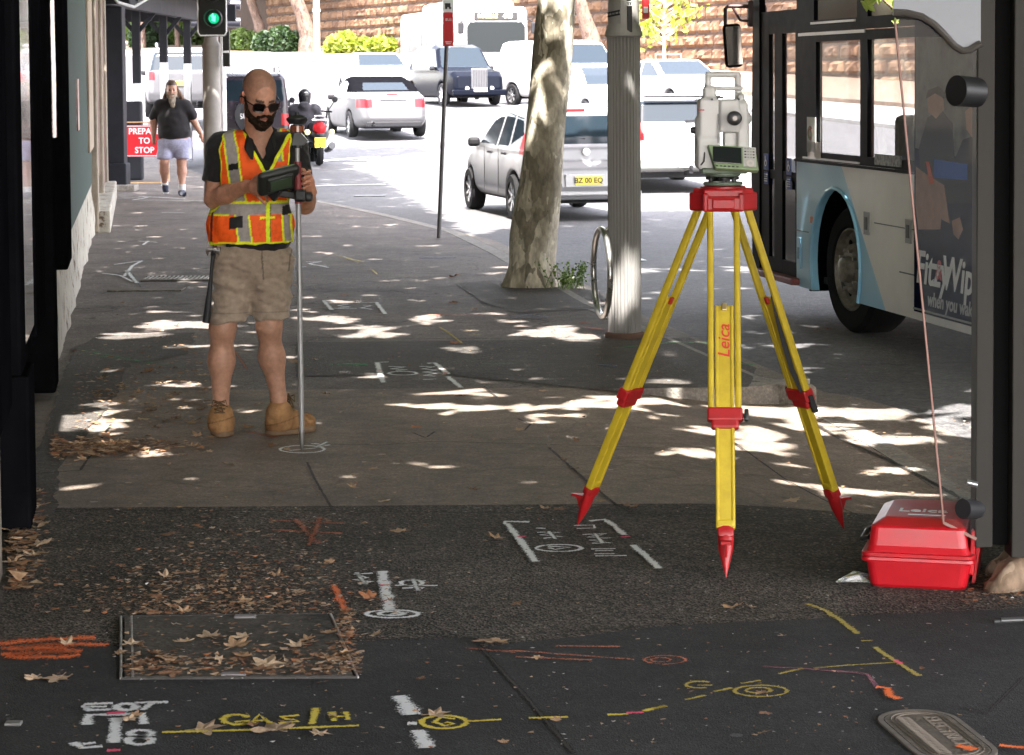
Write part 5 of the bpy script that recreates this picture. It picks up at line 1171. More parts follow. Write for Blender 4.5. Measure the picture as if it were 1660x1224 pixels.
def surveyor():
    root = empty('person', so_, 'surveyor in an orange hi-vis vest and tan shorts reading a handheld controller', 'person')
    P = lambda x, y, d=0: np.array(at(x, y, SY+d)-so_)
    lo = (-.36, -.62, -.01); hi = (.36, .30, 1.86)
    S = SDF(lo, hi, .0052)
    Mh = rotm(26, 25); s = 1.06; ho = P(420, 158, -.06)
    H = head(S, ho, Mh, s)
    S.cap(H(0, .022, -.05), P(421, 226, .01), .060, .068, .03)
    # torso under the clothes
    S.cap(P(380, 245, .02), P(450, 243, .02), .075, .075, .05); S.ell(P(415, 285, .02), (.165, .10, .17), .05); S.ell(P(412, 370, .02), (.150, .095, .15), .04); S.ell(P(410, 420, .02), (.135, .09, .09), .03)
    # arms
    e1 = P(347, 322, .0); w1 = P(400, 302, -.27)
    S.cap(P(356, 240, .02), e1, .055, .046, .03); m1 = e1*.62+w1*.38; S.cap(e1, m1, .046, .045, .02); S.cap(m1, w1, .045, .028, .02)
    e2 = P(495, 332, -.08); w2 = P(503, 311, -.33)
    S.cap(P(476, 240, .02), e2, .053, .044, .03); m2 = e2*.6+w2*.4; S.cap(e2, m2, .044, .040, .02); S.cap(m2, w2, .040, .027, .02)
    # right hand (viewer's left) under the controller: palm plus five bent fingers
    hc = P(411, 303, -.32); S.cap(w1, hc, .028, .030, .02); S.ell(P(414, 303, -.335), (.032, .020, .040), .015)
    for i, (a, b, c, d) in enumerate((((418, 293), (427, 290), (433, 294), (437, 299)), ((420, 300), (429, 303), (435, 309), (438, 315)), ((419, 308), (426, 313), (432, 320), (434, 326)), ((415, 314), (420, 321), (426, 327), (431, 331)))):
        finger(S, [P(*a, -.345), P(*b, -.375), P(*c, -.385), P(*d, -.375)], (.0098, .0102, .0098, .0085)[i], .005)
    finger(S, [P(407, 296, -.33), P(416, 287, -.365), P(425, 285, -.385), P(431, 288, -.39)], .011, .006)
    # left hand gripping the pole
    S.cap(w2, P(500, 296, -.365), .027, .030, .02); S.ell(P(500, 291, -.372), (.022, .024, .036), .012)
    for i, yy in enumerate((278, 286, 294, 302)):
        r = (.0088, .0094, .0092, .0080)[i]; finger(S, [P(501, yy-1, -.385), P(502-i*.8, yy, -.418), P(494-i*.9, yy+2.5+i*.4, -.440), P(486+i*.4, yy+4.5, -.424)], r, .003)
    finger(S, [P(498, 283, -.35), P(492, 276, -.345), P(484, 274, -.35), P(480, 277, -.36)], .0105, .006)
    # legs
    for (hip, kn, cf, an, kr, cr) in (((377, 440, .02), (361, 530, .0), (359, 585, .03), (358, 655, .04), .058, .059), ((447, 440, .02), (436, 528, -.03), (441, 580, .02), (452, 645, .03), .056, .057)):
        S.cap(P(*hip), P(*kn), .074, kr, .02); S.cap(P(*kn), P(*cf), kr-.002, cr, .05); S.cap(P(*cf), P(*an), cr, .038, .05); S.ell(P(kn[0], kn[1]+4, kn[2]-.04), (.035, .03, .045), .02)
    S.cap(P(358, 655, .04), P(358, 684, .04), .036, .034); S.cap(P(452, 645, .03), P(452, 676, .03), .036, .034)
    V, Q = S.mesh(1)
    Hi = np.array(Mh.inverted())
    def skincol(p, n):
        c = np.tile(SKIN, (len(p), 1)); q = (p-np.array(ho)) @ Hi.T/s
        leg = p[:, 2] < .62; c[leg] = np.array([.46, .25, .165])
        k = vnoise(p, 9, 1)[:, None]; c = c*(1+.08*k); k2 = vnoise(p, 30, 4)[:, None]; c = c*(1+.06*k2*leg[:, None])
        hd = (p[:, 2] > 1.55)
        st = hd & (q[:, 2] > .028+.3*np.maximum(0, -q[:, 1]-.045)) & ((q[:, 1] > -.068) | (q[:, 2] > .098)); mm = np.clip((q[:, 2]-.03)/.05, 0, 1)[:, None]*st[:, None]*.34; c = c*(1-mm)+np.array([.05, .04, .035])*mm*.35; c = c*(1+.05*vnoise(p, 160, 9)[:, None]*hd[:, None])
        side = hd & (q[:, 1] > -.04) & (q[:, 2] > -.02) & (np.abs(q[:, 0]) > .05) & (np.abs(q[:, 0]) < .0795); c[side] *= .85
        red = hd & (q[:, 1] < -.10) & (q[:, 2] < .01) & (q[:, 2] > -.035); c[red] = c[red]*np.array([1.08, .86, .86])
        lip = hd & (np.abs(q[:, 0]) < .024) & (q[:, 1] < -.09) & (q[:, 2] < -.042) & (q[:, 2] > -.068); c[lip] = [.36, .14, .11]
        br = hd & (q[:, 1] < -.075) & (q[:, 2] > .018) & (q[:, 2] < .03) & (np.abs(q[:, 0]) > .012) & (np.abs(q[:, 0]) < .05); c[br] = [.08, .05, .035]
        ear = hd & (np.abs(q[:, 0]) > .076) & (q[:, 1] > -.02); c[ear] = c[ear]*np.array([1.15, .85, .85])
        hnd = (p[:, 1] < -.28); c[hnd] = c[hnd]*np.array([1.0, .92, .9])
        return np.clip(c, 0, 1)
    body = painted('body', V, Q, skincol, M_skin, root)
    # beard
    B = SDF(P(385, 225, -.25)-.05, P(460, 150, .12)+.05, .0045)
    E = lambda c, r, k=.012, op='+': B.ell(H(*c), np.array(r)*s, k, op, np.array(Mh))
    E((0, -.042, -.082), (.054, .057, .042)); E((0, -.086, -.100), (.034, .027, .030))
    for e in (-1, 1): B.cap(H(e*.071, -.010, .012), H(e*.057, -.042, -.062), 0.006*s, .014*s, .015); B.cap(H(e*.056, -.045, -.06), H(e*.030, -.085, -.085), .016*s, .018*s, .015)
    B.cap(H(-.027, -.100, -.056), H(0, -.108, -.040), .007*s, .007*s, .006); B.cap(H(.027, -.100, -.056), H(0, -.108, -.040), .007*s, .007*s, .006)
    B.cap(H(-.027, -.098, -.055), H(-.022, -.095, -.08), .008*s, None, .006); B.cap(H(.027, -.098, -.055), H(.022, -.095, -.08), .008*s, None, .006)
    E((0, -.112, -.061), (.013, .012, .0035), .002, '-')
    g = np.meshgrid(*[B.lo[i]+B.h*np.arange(B.n[i]) for i in range(3)], indexing='ij'); G = np.stack(g, -1); B.V += .004*vnoise(G, 130, 2)+.003*vnoise(G, 60, 5)
    bv, bq = B.mesh(0); link('beard', mesh_np('beard', bv, bq), M_hair, root)
    # sunglasses
    gl = MB(); gl.smooth = True; ln = MB()
    for e in (-1, 1):
        pts = []
        for i in range(20):
            a = 2*math.pi*i/20; cx = math.copysign(abs(math.cos(a))**.6, math.cos(a)); cz = math.copysign(abs(math.sin(a))**.6, math.sin(a)); pts.append(H(e*.034+.027*cx, -.112+abs(e*.034+.027*cx)*.22, -.002+.021*cz-.002*abs(cx)))
        gl.tube(pts, .0030*s, 8, closed=True); ln.add(pts, [tuple(range(20))])
        gl.tube([H(e*.062, -.098, .008), H(e*.078, -.07, .010), H(e*.082, -.01, .008), H(e*.083, .015, .002), H(e*.082, .028, -.012)], .0030*s, 6)
    gl.tube([H(-.008, -.113, .004), H(0, -.116, .007), H(.008, -.113, .004)], .0028*s, 6)
    gf = gl.build('sunglasses', mat('tortoise_frame', (.06, .022, .015), .2, c2=(.02, .008, .006), scale=40), root); ln.build('lens', mat('dark_lens', (.008, .006, .006), .16, spec=.25), gf)
    # polo shirt
    T = SDF((-.36, -.30, .85), (.36, .32, 1.60), .0052)
    T.cap(P(374, 243, .02), P(456, 240, .02), .086, .086, .05); T.ell(P(415, 285, .02), (.190, .125, .19), .05); T.ell(P(409, 375, .025), (.200, .135, .17), .06); T.cap(P(421, 232, .02), P(421, 216, .015), .080, .070, .03)
    a1 = P(356, 240, .02); T.cap(a1, a1*.28+e1*.72, .072, .066, .03); a2 = P(476, 240, .02); T.cap(a2, a2*.3+e2*.7, .070, .064, .03)
    zb = P(400, 412)[2]; zt_ = P(400, 205)[2]
    d1 = (e1-a1)/np.linalg.norm(e1-a1)
    T.cut(lambda x, y, z: np.maximum(zb-z+.012*np.sin(x*9), z-zt_-.02*(y > 0)))
    c1 = a1*.34+e1*.66; T.cut(lambda x, y, z: np.where(x < c1[0]+.05, (x-c1[0])*d1[0]+(y-c1[1])*d1[1]+(z-c1[2])*d1[2], -1))
    # V opening at the throat
    na = P(424, 285, -.15); T.put(na-.25, na+.25, lambda x, y, z: np.maximum(np.abs(x-na[0]-.0)-np.clip((z-P(0, 262)[2])*.55, -.05, .05), y-.0)*1.0, .004, '-')
    nk = P(421, 205, -.01); T.ell(nk, (.066, .070, .09), .008, '-')
    g = np.meshgrid(*[T.lo[i]+T.h*np.arange(T.n[i]) for i in range(3)], indexing='ij'); G = np.stack(g, -1); T.V += (.006*vnoise(G*np.array([1, 1, .6]), 22, 7)+.003*vnoise(G, 50, 9)).astype(np.float32)
    tv, tq = T.mesh(1); sh = painted('polo_shirt', tv, tq, lambda p, n: np.tile(np.array([.016, .014, .015]), (len(p), 1)), M_cloth, root)
    cb = MB()
    for sx in (-1, 1):
        x0 = 421+sx*20
        cb.smooth = True; cb.loft([[Vector(P(421+sx*a, y, d)) for (a, y, d) in r] for r in ([(23, 207, .06), (25, 220, .06), (22, 221, .055), (21, 208, .05)], [(24, 211, -.02), (28, 228, -.04), (24, 229, -.03), (22, 212, -.015)], [(18, 224, -.085), (24, 243, -.118), (19, 245, -.11), (15, 226, -.08)], [(11, 240, -.098), (15, 258, -.124), (11, 259, -.118), (9, 241, -.092)])])
    cb.build('collar', mat('collar_black', (.015, .014, .015), .85, var=.3), sh)
    # hi-vis vest
    W = SDF((-.37, -.32, .90), (.37, .34, 1.62), .0048)
    W.cap(P(376, 243, .02), P(456, 240, .02), .099, .099, .05); W.ell(P(413, 285, .02), (.212, .142, .19), .05); W.ell(P(406, 362, .025), (.222, .155, .15), .06); W.cap(P(405, 375, .025), P(407, 392, .025), .205, .208, .03, flat=(1, .74))
    W.cap(a1+np.array((-.022, 0, .0)), P(340, 318, -.02), .085, .070, .006, '-'); W.cap(a2+np.array((.022, 0, 0)), P(492, 318, -.02), .080, .070, .006, '-')
    W.ell(P(422, 203, .0), (.082, .105, .085), .006, '-')
    nv = P(428, 285, -.15); zv = P(0, 283)[2]; W.put(nv-.35, nv+.35, lambda x, y, z: np.maximum(np.abs(x-nv[0]-.01)-np.clip((z-zv)*.52, -.05, .13), y+.0), .004, '-')
    # hem
    px_ = lambda x: 415+x*330; pz_ = lambda z: 712-z*330
    W.cut(lambda x, y, z: (pz_(z)-(396.5-2.0*np.cos((px_(x)-400)/30)-np.clip(px_(x)-440, 0, 40)*.10-np.clip(350-px_(x), 0, 40)*.25))/330)
    g = np.meshgrid(*[W.lo[i]+W.h*np.arange(W.n[i]) for i in range(3)], indexing='ij'); G = np.stack(g, -1); W.V += (.0075*vnoise(G*np.array([1, 1, .5]), 17, 3)+.0035*vnoise(G*np.array([1, 1, .6]), 42, 4)).astype(np.float32)
    # hollow it: keep a shell
    W.put(np.array(lo), np.array(hi), lambda x, y, z: 0*x+9, .001) if False else None
    wv, wq = W.mesh(1)
    OR = np.array([1.0, .125, .012]); YE = np.array([.85, .92, .02]); GR = np.array([.34, .31, .29]); BK = np.array([.012, .010, .012])
    tp_, bt_ = (lambda p: 1), None
    def vcol(p, n):
        u = px_(p[:, 0]); v = pz_(p[:, 2]); c = np.tile(OR, (len(p), 1)); back = p[:, 1] > .02; fr = ~back
        # object-space offsets: the surface sits in front of the root plane, so shift slightly
        ln_ = lambda a, b, t: a+(b-a)*t
        def strip_(x0, y0, x1, y1, w_, yb=3.0):
            t = (v-y0)/(y1-y0); k = (t >= 0) & (t <= 1); xc = ln_(x0, x1, t); d = np.abs(u-xc); c[k & (d < w_+yb)] = YE; c[k & (d < w_)] = GR
        strip_(370, 196, 381, 234, 8); strip_(381, 234, 389, 292, 9); strip_(398, 338, 405, 398, 9.5)
        strip_(450, 205, 456, 262, 7.5); strip_(468, 330, 470, 398, 4.5)
        strip_(389, 292, 396, 330, 9)
        k = (v > 329) & (v < 346.5); c[k] = GR; k = (v > 325.5) & (v <= 329.5); c[k] = YE; k = (v > 346) & (v < 349) & ((u < 378) | (u > 470)); c[k] = YE
        k = fr & (np.abs(u-440) < 2.8) & (v > 330); c[k] = YE*np.array([.9, 1, 1]); k = fr & (np.abs(u-443.5) < .8) & (v > 330); c[k] = [.15, .17, .02]
        k = fr & (np.abs(v-352) < 2) & (u > 428) & (u < 452); c[k] = YE
        for (x0, y0, x1, y1) in ((377, 266, 394, 276), (379, 351, 401, 370), (462, 334, 475, 349)): c[fr & (u > x0) & (u < x1) & (v > y0+(u-x0)*-.15) & (v < y1+(u-x0)*-.15)] = BK
        k = fr & (np.abs(u-(349-(v-338)*.05)) < 2.0) & (v > 334); c[k] = [.10, .02, .015]
        # piping round the neck, armholes and hem
        nd = np.abs(np.abs(p[:, 0]-nv[0]-.01)-np.clip((p[:, 2]-zv)*.52, 0, .13)); k = fr & (nd < .017) & (p[:, 2] > zv-.02) & (v > 205); c[k] = YE
        def cd_(a, b, ra, rb): 
            d = b-a; t = np.clip(((p-a)@d)/(d@d), 0, 1); return np.linalg.norm(p-a-t[:, None]*d, axis=1)-(ra+(rb-ra)*t)
        k = np.minimum(cd_(a1+np.array((-.022, 0, 0)), P(340, 318, -.02), .085, .070), cd_(a2+np.array((.022, 0, 0)), P(492, 318, -.02), .080, .070)) < .013; c[k] = YE
        hem = 396.5-2.0*np.cos((u-400)/30)-np.clip(u-440, 0, 40)*.10-np.clip(350-u, 0, 40)*.25; c[(v > hem-4.2)] = YE
        c = c*(1+.05*vnoise(p, 14, 2)[:, None]); return np.clip(c, 0, 1)
    painted('hi_vis_vest', wv, wq, vcol, M_vest, root)
    # shorts
    K = SDF((-.36, -.25, .50), (.33, .30, 1.0), .0052)
    K.ell(P(409, 418, .03), (.196, .13, .12), .05); K.cap(P(408, 395, .03), P(408, 415, .03), .18, .19, .03, flat=(1, .66))
    K.cap(P(381, 440, .025), P(372, 520, .0), .104, .092, .035); K.cap(P(441, 440, .025), P(441, 515, -.01), .102, .088, .035)
    zl = lambda x: np.where(x < P(413, 0)[0], P(375, 520)[2], P(440, 516)[2]); K.cut(lambda x, y, z: np.maximum(zl(x)-z+.05*(x-P(375, 0)[0])*(x < P(413, 0)[0]), z-P(400, 398)[2]))
    g = np.meshgrid(*[K.lo[i]+K.h*np.arange(K.n[i]) for i in range(3)], indexing='ij'); G = np.stack(g, -1)
    K.V += (.013*vnoise(G*np.array([.5, .5, 1.3])+np.array([0, 0, .3])*G[..., :1], 20, 3)+.006*vnoise(G*np.array([.6, .6, 1.4]), 45, 4)).astype(np.float32)
    kv, kq = K.mesh(1)
    def kcol(p, n):
        c = np.tile(np.array([.34, .265, .20]), (len(p), 1)); u = px_(p[:, 0]); v = pz_(p[:, 2])
        for (x0, y0, x1, y1) in ((429, 405, 431, 452), (352, 410, 346, 445), (474, 405, 470, 440)):
            t = (v-y0)/(y1-y0); k = (t > 0) & (t < 1) & (np.abs(u-(x0+(x1-x0)*t)) < 1.1) & (p[:, 1] < .05); c[k] *= .45
        k = (np.abs(v-(506.5-.02*(u-375))) < .8); c[k] *= .72
        return c*(1+.05*vnoise(p, 12, 3)[:, None])
    painted('shorts', kv, kq, kcol, M_cloth, root)
    # boots
    def boot(nm, an, toe, heel, cuff):
        z0 = .0; Bt = SDF(np.minimum(an, np.minimum(toe, heel))-.10-np.array([0, 0, .0]), np.maximum(an, np.maximum(toe, heel))+.12, .0045)
        an = np.array(an); toe = np.array(toe); heel = np.array(heel); mid = toe*.55+heel*.45
        Bt.cap(an, np.array([an[0], an[1], heel[2]+.06]), .058, .060, .02); Bt.cap(heel+np.array([0, 0, .05]), mid+np.array([0, 0, .055]), .050, .056, .03); Bt.cap(mid+np.array([0, 0, .048]), toe+np.array([0, 0, .048]), .052, .047, .02); Bt.cap(an-np.array([0, 0, .03]), mid+np.array([0, 0, .07]), .054, .044, .04)
        Bt.cut(lambda x, y, z: np.maximum(.028-z, z-cuff)); 
        g = np.meshgrid(*[Bt.lo[i]+Bt.h*np.arange(Bt.n[i]) for i in range(3)], indexing='ij'); G = np.stack(g, -1); Bt.V += (.004*vnoise(G*np.array([1, 1, 1.5]), 30, 3)).astype(np.float32)
        v, q = Bt.mesh(1)
        def bc(p, n):
            c = np.tile(np.array([.33, .18, .08]), (len(p), 1)); c[(p[:, 2] > cuff-.022)] = [.16, .085, .04]; tt = np.linalg.norm(p-toe-np.array([0, 0, .07]), axis=1); k = (tt < .035)&(vnoise(p, 60, 1) > -.2); c[k] = [.22, .09, .035]
            dq = np.abs((p[:, 2]-.085)-.25*(p[:, 0]-mid[0])); c[(dq < .003)] *= .6
            return c*(1+.15*vnoise(p, 25, 6)[:, None])
        b = painted('boot', v, q, bc, M_leather, root)
        So = SDF(np.minimum(toe, heel)-.10, np.maximum(toe, heel)+.10, .0045); So.cap(heel+np.array([0, 0, .02]), mid+np.array([0, 0, .02]), .052, .058, .02, flat=None); So.cap(mid+np.array([0, 0, .02]), toe+np.array([0, 0, .02]), .057, .050, .01); So.cut(lambda x, y, z: np.maximum(.001-z, z-.034))
        v, q = So.mesh(1); link('sole', mesh_np('sole', v, q), mat('boot_sole', (.20, .125, .07), .8, var=.3), b)
        L = MB(); L.smooth = True; f = (toe-heel); f /= np.linalg.norm(f); sd_ = np.array([f[1], -f[0], 0])
        if sd_[0] < 0: sd_ = -sd_
        path = [(an+f*.060+np.array([0, 0, cuff-an[2]-.015-.017*i]))+f*(.0 if i < 3 else .013*(i-2)) for i in range(4)]+[mid+f*(.0+.018*i)+np.array([0, 0, .108-.010*i]) for i in range(0, 2)]
        for i, p in enumerate(path):
            L.tube([p-sd_*.026-f*.008, p+f*.004+np.array([0, 0, .003]), p+sd_*.026-f*.008], .0033, 6)
            if i+1 < len(path): L.tube([p-sd_*.026-f*.006, path[i+1]+sd_*.026-f*.004], .003, 6)
        q0 = path[0]
        for e in (-1, 1): L.tube([q0, q0+sd_*e*.03+f*.01+np.array([0, 0, .012]), q0+sd_*e*.04+f*.008-np.array([0, 0, .022]), q0], .003, 6); L.tube([q0, q0+sd_*e*.02+f*.012-np.array([0, 0, .05])], .0028, 6)
        L.build('laces', mat('boot_laces', (.11, .065, .03), .9), b)
    boot('b', P(358, 672, .03), gnd(360, 707)-so_, np.array([P(358, 700)[0], .07, 0]), P(358, 646)[2])
    boot('b', P(452, 666, .03), gnd(496, 700)-so_, np.array([P(444, 700)[0], .07, 0]), P(452, 641)[2])
    return P
PS = surveyor()
def PW(x, y, d=0): return at(x, y, SY+d)
# hammer hanging from the belt
o = PW(343, 405, -.11); hm = empty('hammer', o, 'claw hammer hanging from the surveyor belt', 'hammer')
Q_ = lambda x, y, d=0: PW(x, y, -.11+d)-o
mb = MB(); mb.smooth = True; mb.tube([Q_(345, 412), Q_(342, 450), Q_(338, 490), Q_(334, 523)], [.0085, .009, .016, .019], 10); mb.build('handle', mat('grip_black', (.015, .015, .018), .6), hm)
mb = MB(); mb.smooth = True; mb.tube([Q_(336, 404), Q_(343, 404), Q_(352, 406)], [.014, .013, .016], 12); mb.tube([Q_(353, 406), Q_(357, 406.5)], .020, 14); mb.tube([Q_(338, 404), Q_(336, 408, .02), Q_(337, 414, .03)], [.012, .009, .004], 8); mb.build('head', mat('hammer_steel', (.35, .34, .33), .35, .9, var=.2), hm)
mb = MB(); mb.tube([Q_(346, 399, .02), Q_(344, 410, -.02), Q_(347, 418, .0), Q_(350, 399, .02)], .006, 6); mb.build('belt_loop', mat('grip_black', (.015, .015, .018)), hm)
# survey pole with prism
pt = gnd(489, 733); YP = pt.y
A = lambda x, y, d=0: at(x, y, YP+d)-pt
pole = empty('survey_pole', pt, 'silver survey pole with a small prism on top, held upright', 'survey pole')
mb = MB(); mb.smooth = True; ax = lambda y: A(489.5-(733-y)*.0150, y)
mb.tube([ax(700), ax(330)], .0128, 14); mb.tube([ax(262), ax(240)], .0105, 12); mb.build('rod', mat('rod_silver', (.36, .36, .36), .4, .4, var=.08), pole)
mb = MB(); mb.smooth = True; mb.tube([ax(733), ax(727), ax(712), ax(700)], [.002, .007, .013, .015], 12); mb.build('point', mat('steel_tip', (.35, .34, .33), .35, .9), pole)
mb = MB(); mb.smooth = True; mb.tube([ax(330), ax(262)], .0165, 14); mb.build('grip', mat('grip_red', (.22, .03, .03), .5), pole)
mb = MB(); mb.tube([ax(240), ax(226)], .020, 14); mb.build('collar', mat('prism_black', (.015, .015, .017), .4), pole)
mb = MB(); mb.smooth = True; mb.lathe([(0, -.012), (.036, -.012), (.05, .006), (.05, .016), (.035, .024), (.01, .032), (.008, .045), (0, .045)], ax(197), (0, 0, 1), 22, False); mb.tube([ax(213), ax(202)], .03, 18); mb.build('prism_housing', mat('prism_black', (.015, .015, .017), .4), pole)
mb = MB(); mb.smooth = True; mb.tube([ax(214), ax(204)], .0335, 20); mb.build('prism_glass', mat('prism_glass', (.26, .07, .03), .1, spec=.9), pole)
mb = MB(); a = ax(228); mb.prism([a+Vector(v) for v in ((-.026, -.02, -.022), (.030, -.02, -.022), (.052, -.02, .0), (.018, -.02, .036), (-.012, -.02, .036))], (0, .04, 0)); mb.build('tilt_bracket', mat('prism_grey', (.06, .06, .062), .4), pole)
# handheld controller on its bracket
oc = at(452, 292, YP-.02); ctl = empty('controller', oc, 'dark green handheld field controller clamped to the survey pole', 'controller')
Mc = rotm(6, -50, -20)
def place(o): o.matrix_local = Mc.to_4x4(); return o
S = SDF((-.13, -.09, -.04), (.13, .09, .04), .003); S.box((0, 0, 0), (.205, .135, .040), .018, .004); S.box((0, 0, -.02), (.13, .085, .02), .01, .004)
v, q = S.mesh(1); place(link('casing', mesh_np('casing', v, q), mat('controller_black', (.018, .020, .018), .45), ctl))
mb = MB(); mb.box((0, .0, -.0315), (.105, .062, .006), bev=.002); place(mb.build('back_panel', mat('controller_green', (.045, .07, .04), .45), ctl))
mb = MB(); mb.smooth = True; rr = []
for i in range(40):
    a = 2*math.pi*i/40; cx = math.copysign(abs(math.cos(a))**.35, math.cos(a)); cy = math.copysign(abs(math.sin(a))**.35, math.sin(a)); rr.append((cx*.102, cy*.067, .008))
mb.tube(rr, .0042, 6, closed=True); place(mb.build('edge_trim', mat('trim_sage', (.16, .22, .14), .5), ctl))
mb = MB(); mb.box((0, .0, .0205), (.15, .095, .004)); place(mb.build('screen', mat('dark_screen', (.02, .025, .025), .08), ctl))
Cc = lambda x, y, d=0: at(x, y, YP+d)-oc
mb = MB(); mb.bar(Cc(446, 312, .03), Cc(487, 318, .03), .03, .035, bev=.006); mb.bar(Cc(440, 322, .02), Cc(452, 305, .0), .025, .045, bev=.006); mb.box(Cc(487, 317), (.055, .06, .06), bev=.012); mb.box(Cc(500, 319, .02), (.04, .05, .045), bev=.012); mb.build('pole_bracket', mat('bracket_black', (.012, .012, .013), .5), ctl)
# ------------------------------------------------------------------ bearded walker
def walker():
    Y = 35.5; so = gnd(285, 316); so.y = Y; so.z = 0; k = 107.04; root = empty('person', so, 'bearded long-haired man in a black t-shirt and pale blue shorts walking towards the camera', 'person')
    P = lambda x, y, d=0: np.array(at(x, y, Y+d)-so)
    S = SDF((-.55, -.45, -.01), (.60, .55, 1.90), .0095); Mh = rotm(8, 4); s = 1.10; ho = P(278.5, 146, -.06); H = head(S, ho, Mh, s)
    S.cap(H(0, .02, -.05), P(279, 163), .065, .07, .03); S.cap(P(262, 172), P(298, 172), .09, .09, .06); S.ell(P(281, 195), (.22, .17, .28), .06); S.ell(P(283, 222), (.24, .19, .18), .06)
    S.cap(P(258, 172), P(249, 197, .05), .068, .060, .03); S.cap(P(249, 197, .05), P(249, 220, .02), .058, .040, .03); S.ell(P(249, 226, .0), (.030, .04, .055), .02)
    for i in range(4): finger(S, [P(247.5+i*1.2, 228, -.02+.015*i), P(247.5+i*1.3, 232, -.02+.015*i), P(248.5+i*1.2, 234.5, -.02+.01*i)], .010, .006)
    finger(S, [P(252, 224, -.02), P(254, 229, -.03)], .011, .008)
    S.cap(P(304, 172), P(313, 193, .02), .068, .058, .03); S.cap(P(313, 193, .02), P(324, 214, -.05), .056, .038, .03); S.ell(P(327, 221, -.07), (.034, .04, .052), .02)
    for i in range(4): finger(S, [P(325+i*1.3, 223, -.08), P(326.5+i*1.4, 228, -.10), P(327+i*1.2, 231, -.09)], .010, .006)
    finger(S, [P(323, 219, -.09), P(322, 225, -.11)], .011, .008)
    S.cap(P(271, 232), P(266, 262, -.12), .11, .072, .03); S.cap(P(266, 262, -.12), P(266, 276, -.02), .070, .072, .03); S.cap(P(266, 276, -.02), P(267, 296, .10), .070, .044, .03); S.cap(P(267, 296, .10), P(267, 302, .12), .042, .042, .02)
    S.cap(P(297, 232), P(294, 262, -.08), .11, .072, .03); S.cap(P(294, 262, -.08), P(295, 278, -.07), .070, .073, .03); S.cap(P(295, 278, -.07), P(295, 302, -.12), .070, .044, .03); S.cap(P(295, 302, -.12), P(295, 310, -.13), .042, .042, .02)
    v, q = S.mesh(1); Hi = np.array(Mh.inverted())
    def sc_(p, n):
        c = np.tile(np.array([.45, .24, .17]), (len(p), 1)); h_ = (p-ho) @ Hi.T/s; k = (p[:, 2] > 1.5) & (h_[:, 1] > -.02) | (p[:, 2] > 1.5) & (h_[:, 2] > .07); c[k] = [.06, .035, .025]
        k = (p[:, 2] > 1.5) & (h_[:, 1] < -.085) & (h_[:, 2] > .015) & (h_[:, 2] < .03) & (np.abs(h_[:, 0]) > .012); c[k] = [.1, .07, .05]
        k = (p[:, 2] > 1.5) & (h_[:, 1] < -.08) & (np.abs(h_[:, 2]-.003) < .008) & (np.abs(np.abs(h_[:, 0])-.031) < .012); c[k] = [.05, .035, .03]
        return c*(1+.08*vnoise(p, 9, 3)[:, None])
    painted('body', v, q, sc_, M_skin, root)
    B = SDF(P(255, 185, -.3), P(305, 130, .2), .008); E = lambda c, r, kk=.015: B.ell(H(*c), np.array(r)*s, kk, '+', np.array(Mh))
    E((0, -.045, -.085), (.058, .05, .04)); E((0, -.085, -.13), (.048, .035, .055)); E((.008, -.085, -.19), (.035, .028, .05)); B.cap(H(-.03, -.1, -.048), H(.03, -.1, -.048), .012, None, .01)
    for e in (-1, 1): B.cap(H(e*.066, -.01, -.01), H(e*.05, -.05, -.075), .016, .022, .02)
    g = np.meshgrid(*[B.lo[i]+B.h*np.arange(B.n[i]) for i in range(3)], indexing='ij'); B.V += .008*vnoise(np.stack(g, -1), 50, 2); v, q = B.mesh(0); link('beard', mesh_np('beard', v, q), mat('grey_beard', (.38, .33, .26), .9, c2=(.16, .12, .09), scale=14, bump=.8, bscale=60), root)
    B = SDF(P(250, 190, -.3), P(315, 118, .3), .008); B.ell(H(0, .03, .055), np.array((.08, .095, .082))*s, .02, rot=np.array(Mh)); B.ell(H(0, -.07, .0), np.array((.055, .08, .085))*s, .01, '-', np.array(Mh))
    B.cap(H(.065, .01, .02), P(296, 163, .0), .032, .035, .02); B.cap(P(296, 163, .0), P(301, 173, -.06), .034, .015, .02); B.cap(H(-.065, .02, .0), P(266, 165, .05), .03, .03, .02)
    g = np.meshgrid(*[B.lo[i]+B.h*np.arange(B.n[i]) for i in range(3)], indexing='ij'); B.V += .008*vnoise(np.stack(g, -1)*np.array([1, 1, .3]), 60, 2); v, q = B.mesh(0); link('hair', mesh_np('hair', v, q), mat('long_hair', (.16, .09, .055), .8, c2=(.04, .022, .015), scale=12, bump=.8, bscale=60), root)
    T = SDF((-.50, -.40, .70), (.55, .45, 1.75), .0095); T.cap(P(262, 172), P(298, 172), .108, .108, .06); T.ell(P(281, 196), (.235, .20, .28), .06); T.ell(P(283, 216), (.255, .225, .18), .06); T.cap(P(258, 173), P(249.5, 190, .05), .088, .080, .03); T.cap(P(303, 173), P(312, 189, .02), .088, .080, .03); T.cap(P(279, 166), P(279, 160), .09, .08, .03)
    zb = P(0, 229)[2]; zn = P(0, 158.5)[2]; T.cut(lambda x, y, z: np.maximum(zb-z+.02*np.sin(x*12), z-zn)); g = np.meshgrid(*[T.lo[i]+T.h*np.arange(T.n[i]) for i in range(3)], indexing='ij'); T.V += .010*vnoise(np.stack(g, -1), 13, 2); v, q = T.mesh(1)
    painted('t_shirt', v, q, lambda p, n: np.tile([.014, .012, .014], (len(p), 1)), M_cloth, root)
    K = SDF((-.40, -.40, .35), (.45, .40, .95), .0095); K.ell(P(283, 232), (.27, .20, .17), .05); K.cap(P(271, 240), P(267, 257, -.09), .135, .125, .04); K.cap(P(297, 240), P(297, 257, -.07), .135, .125, .04)
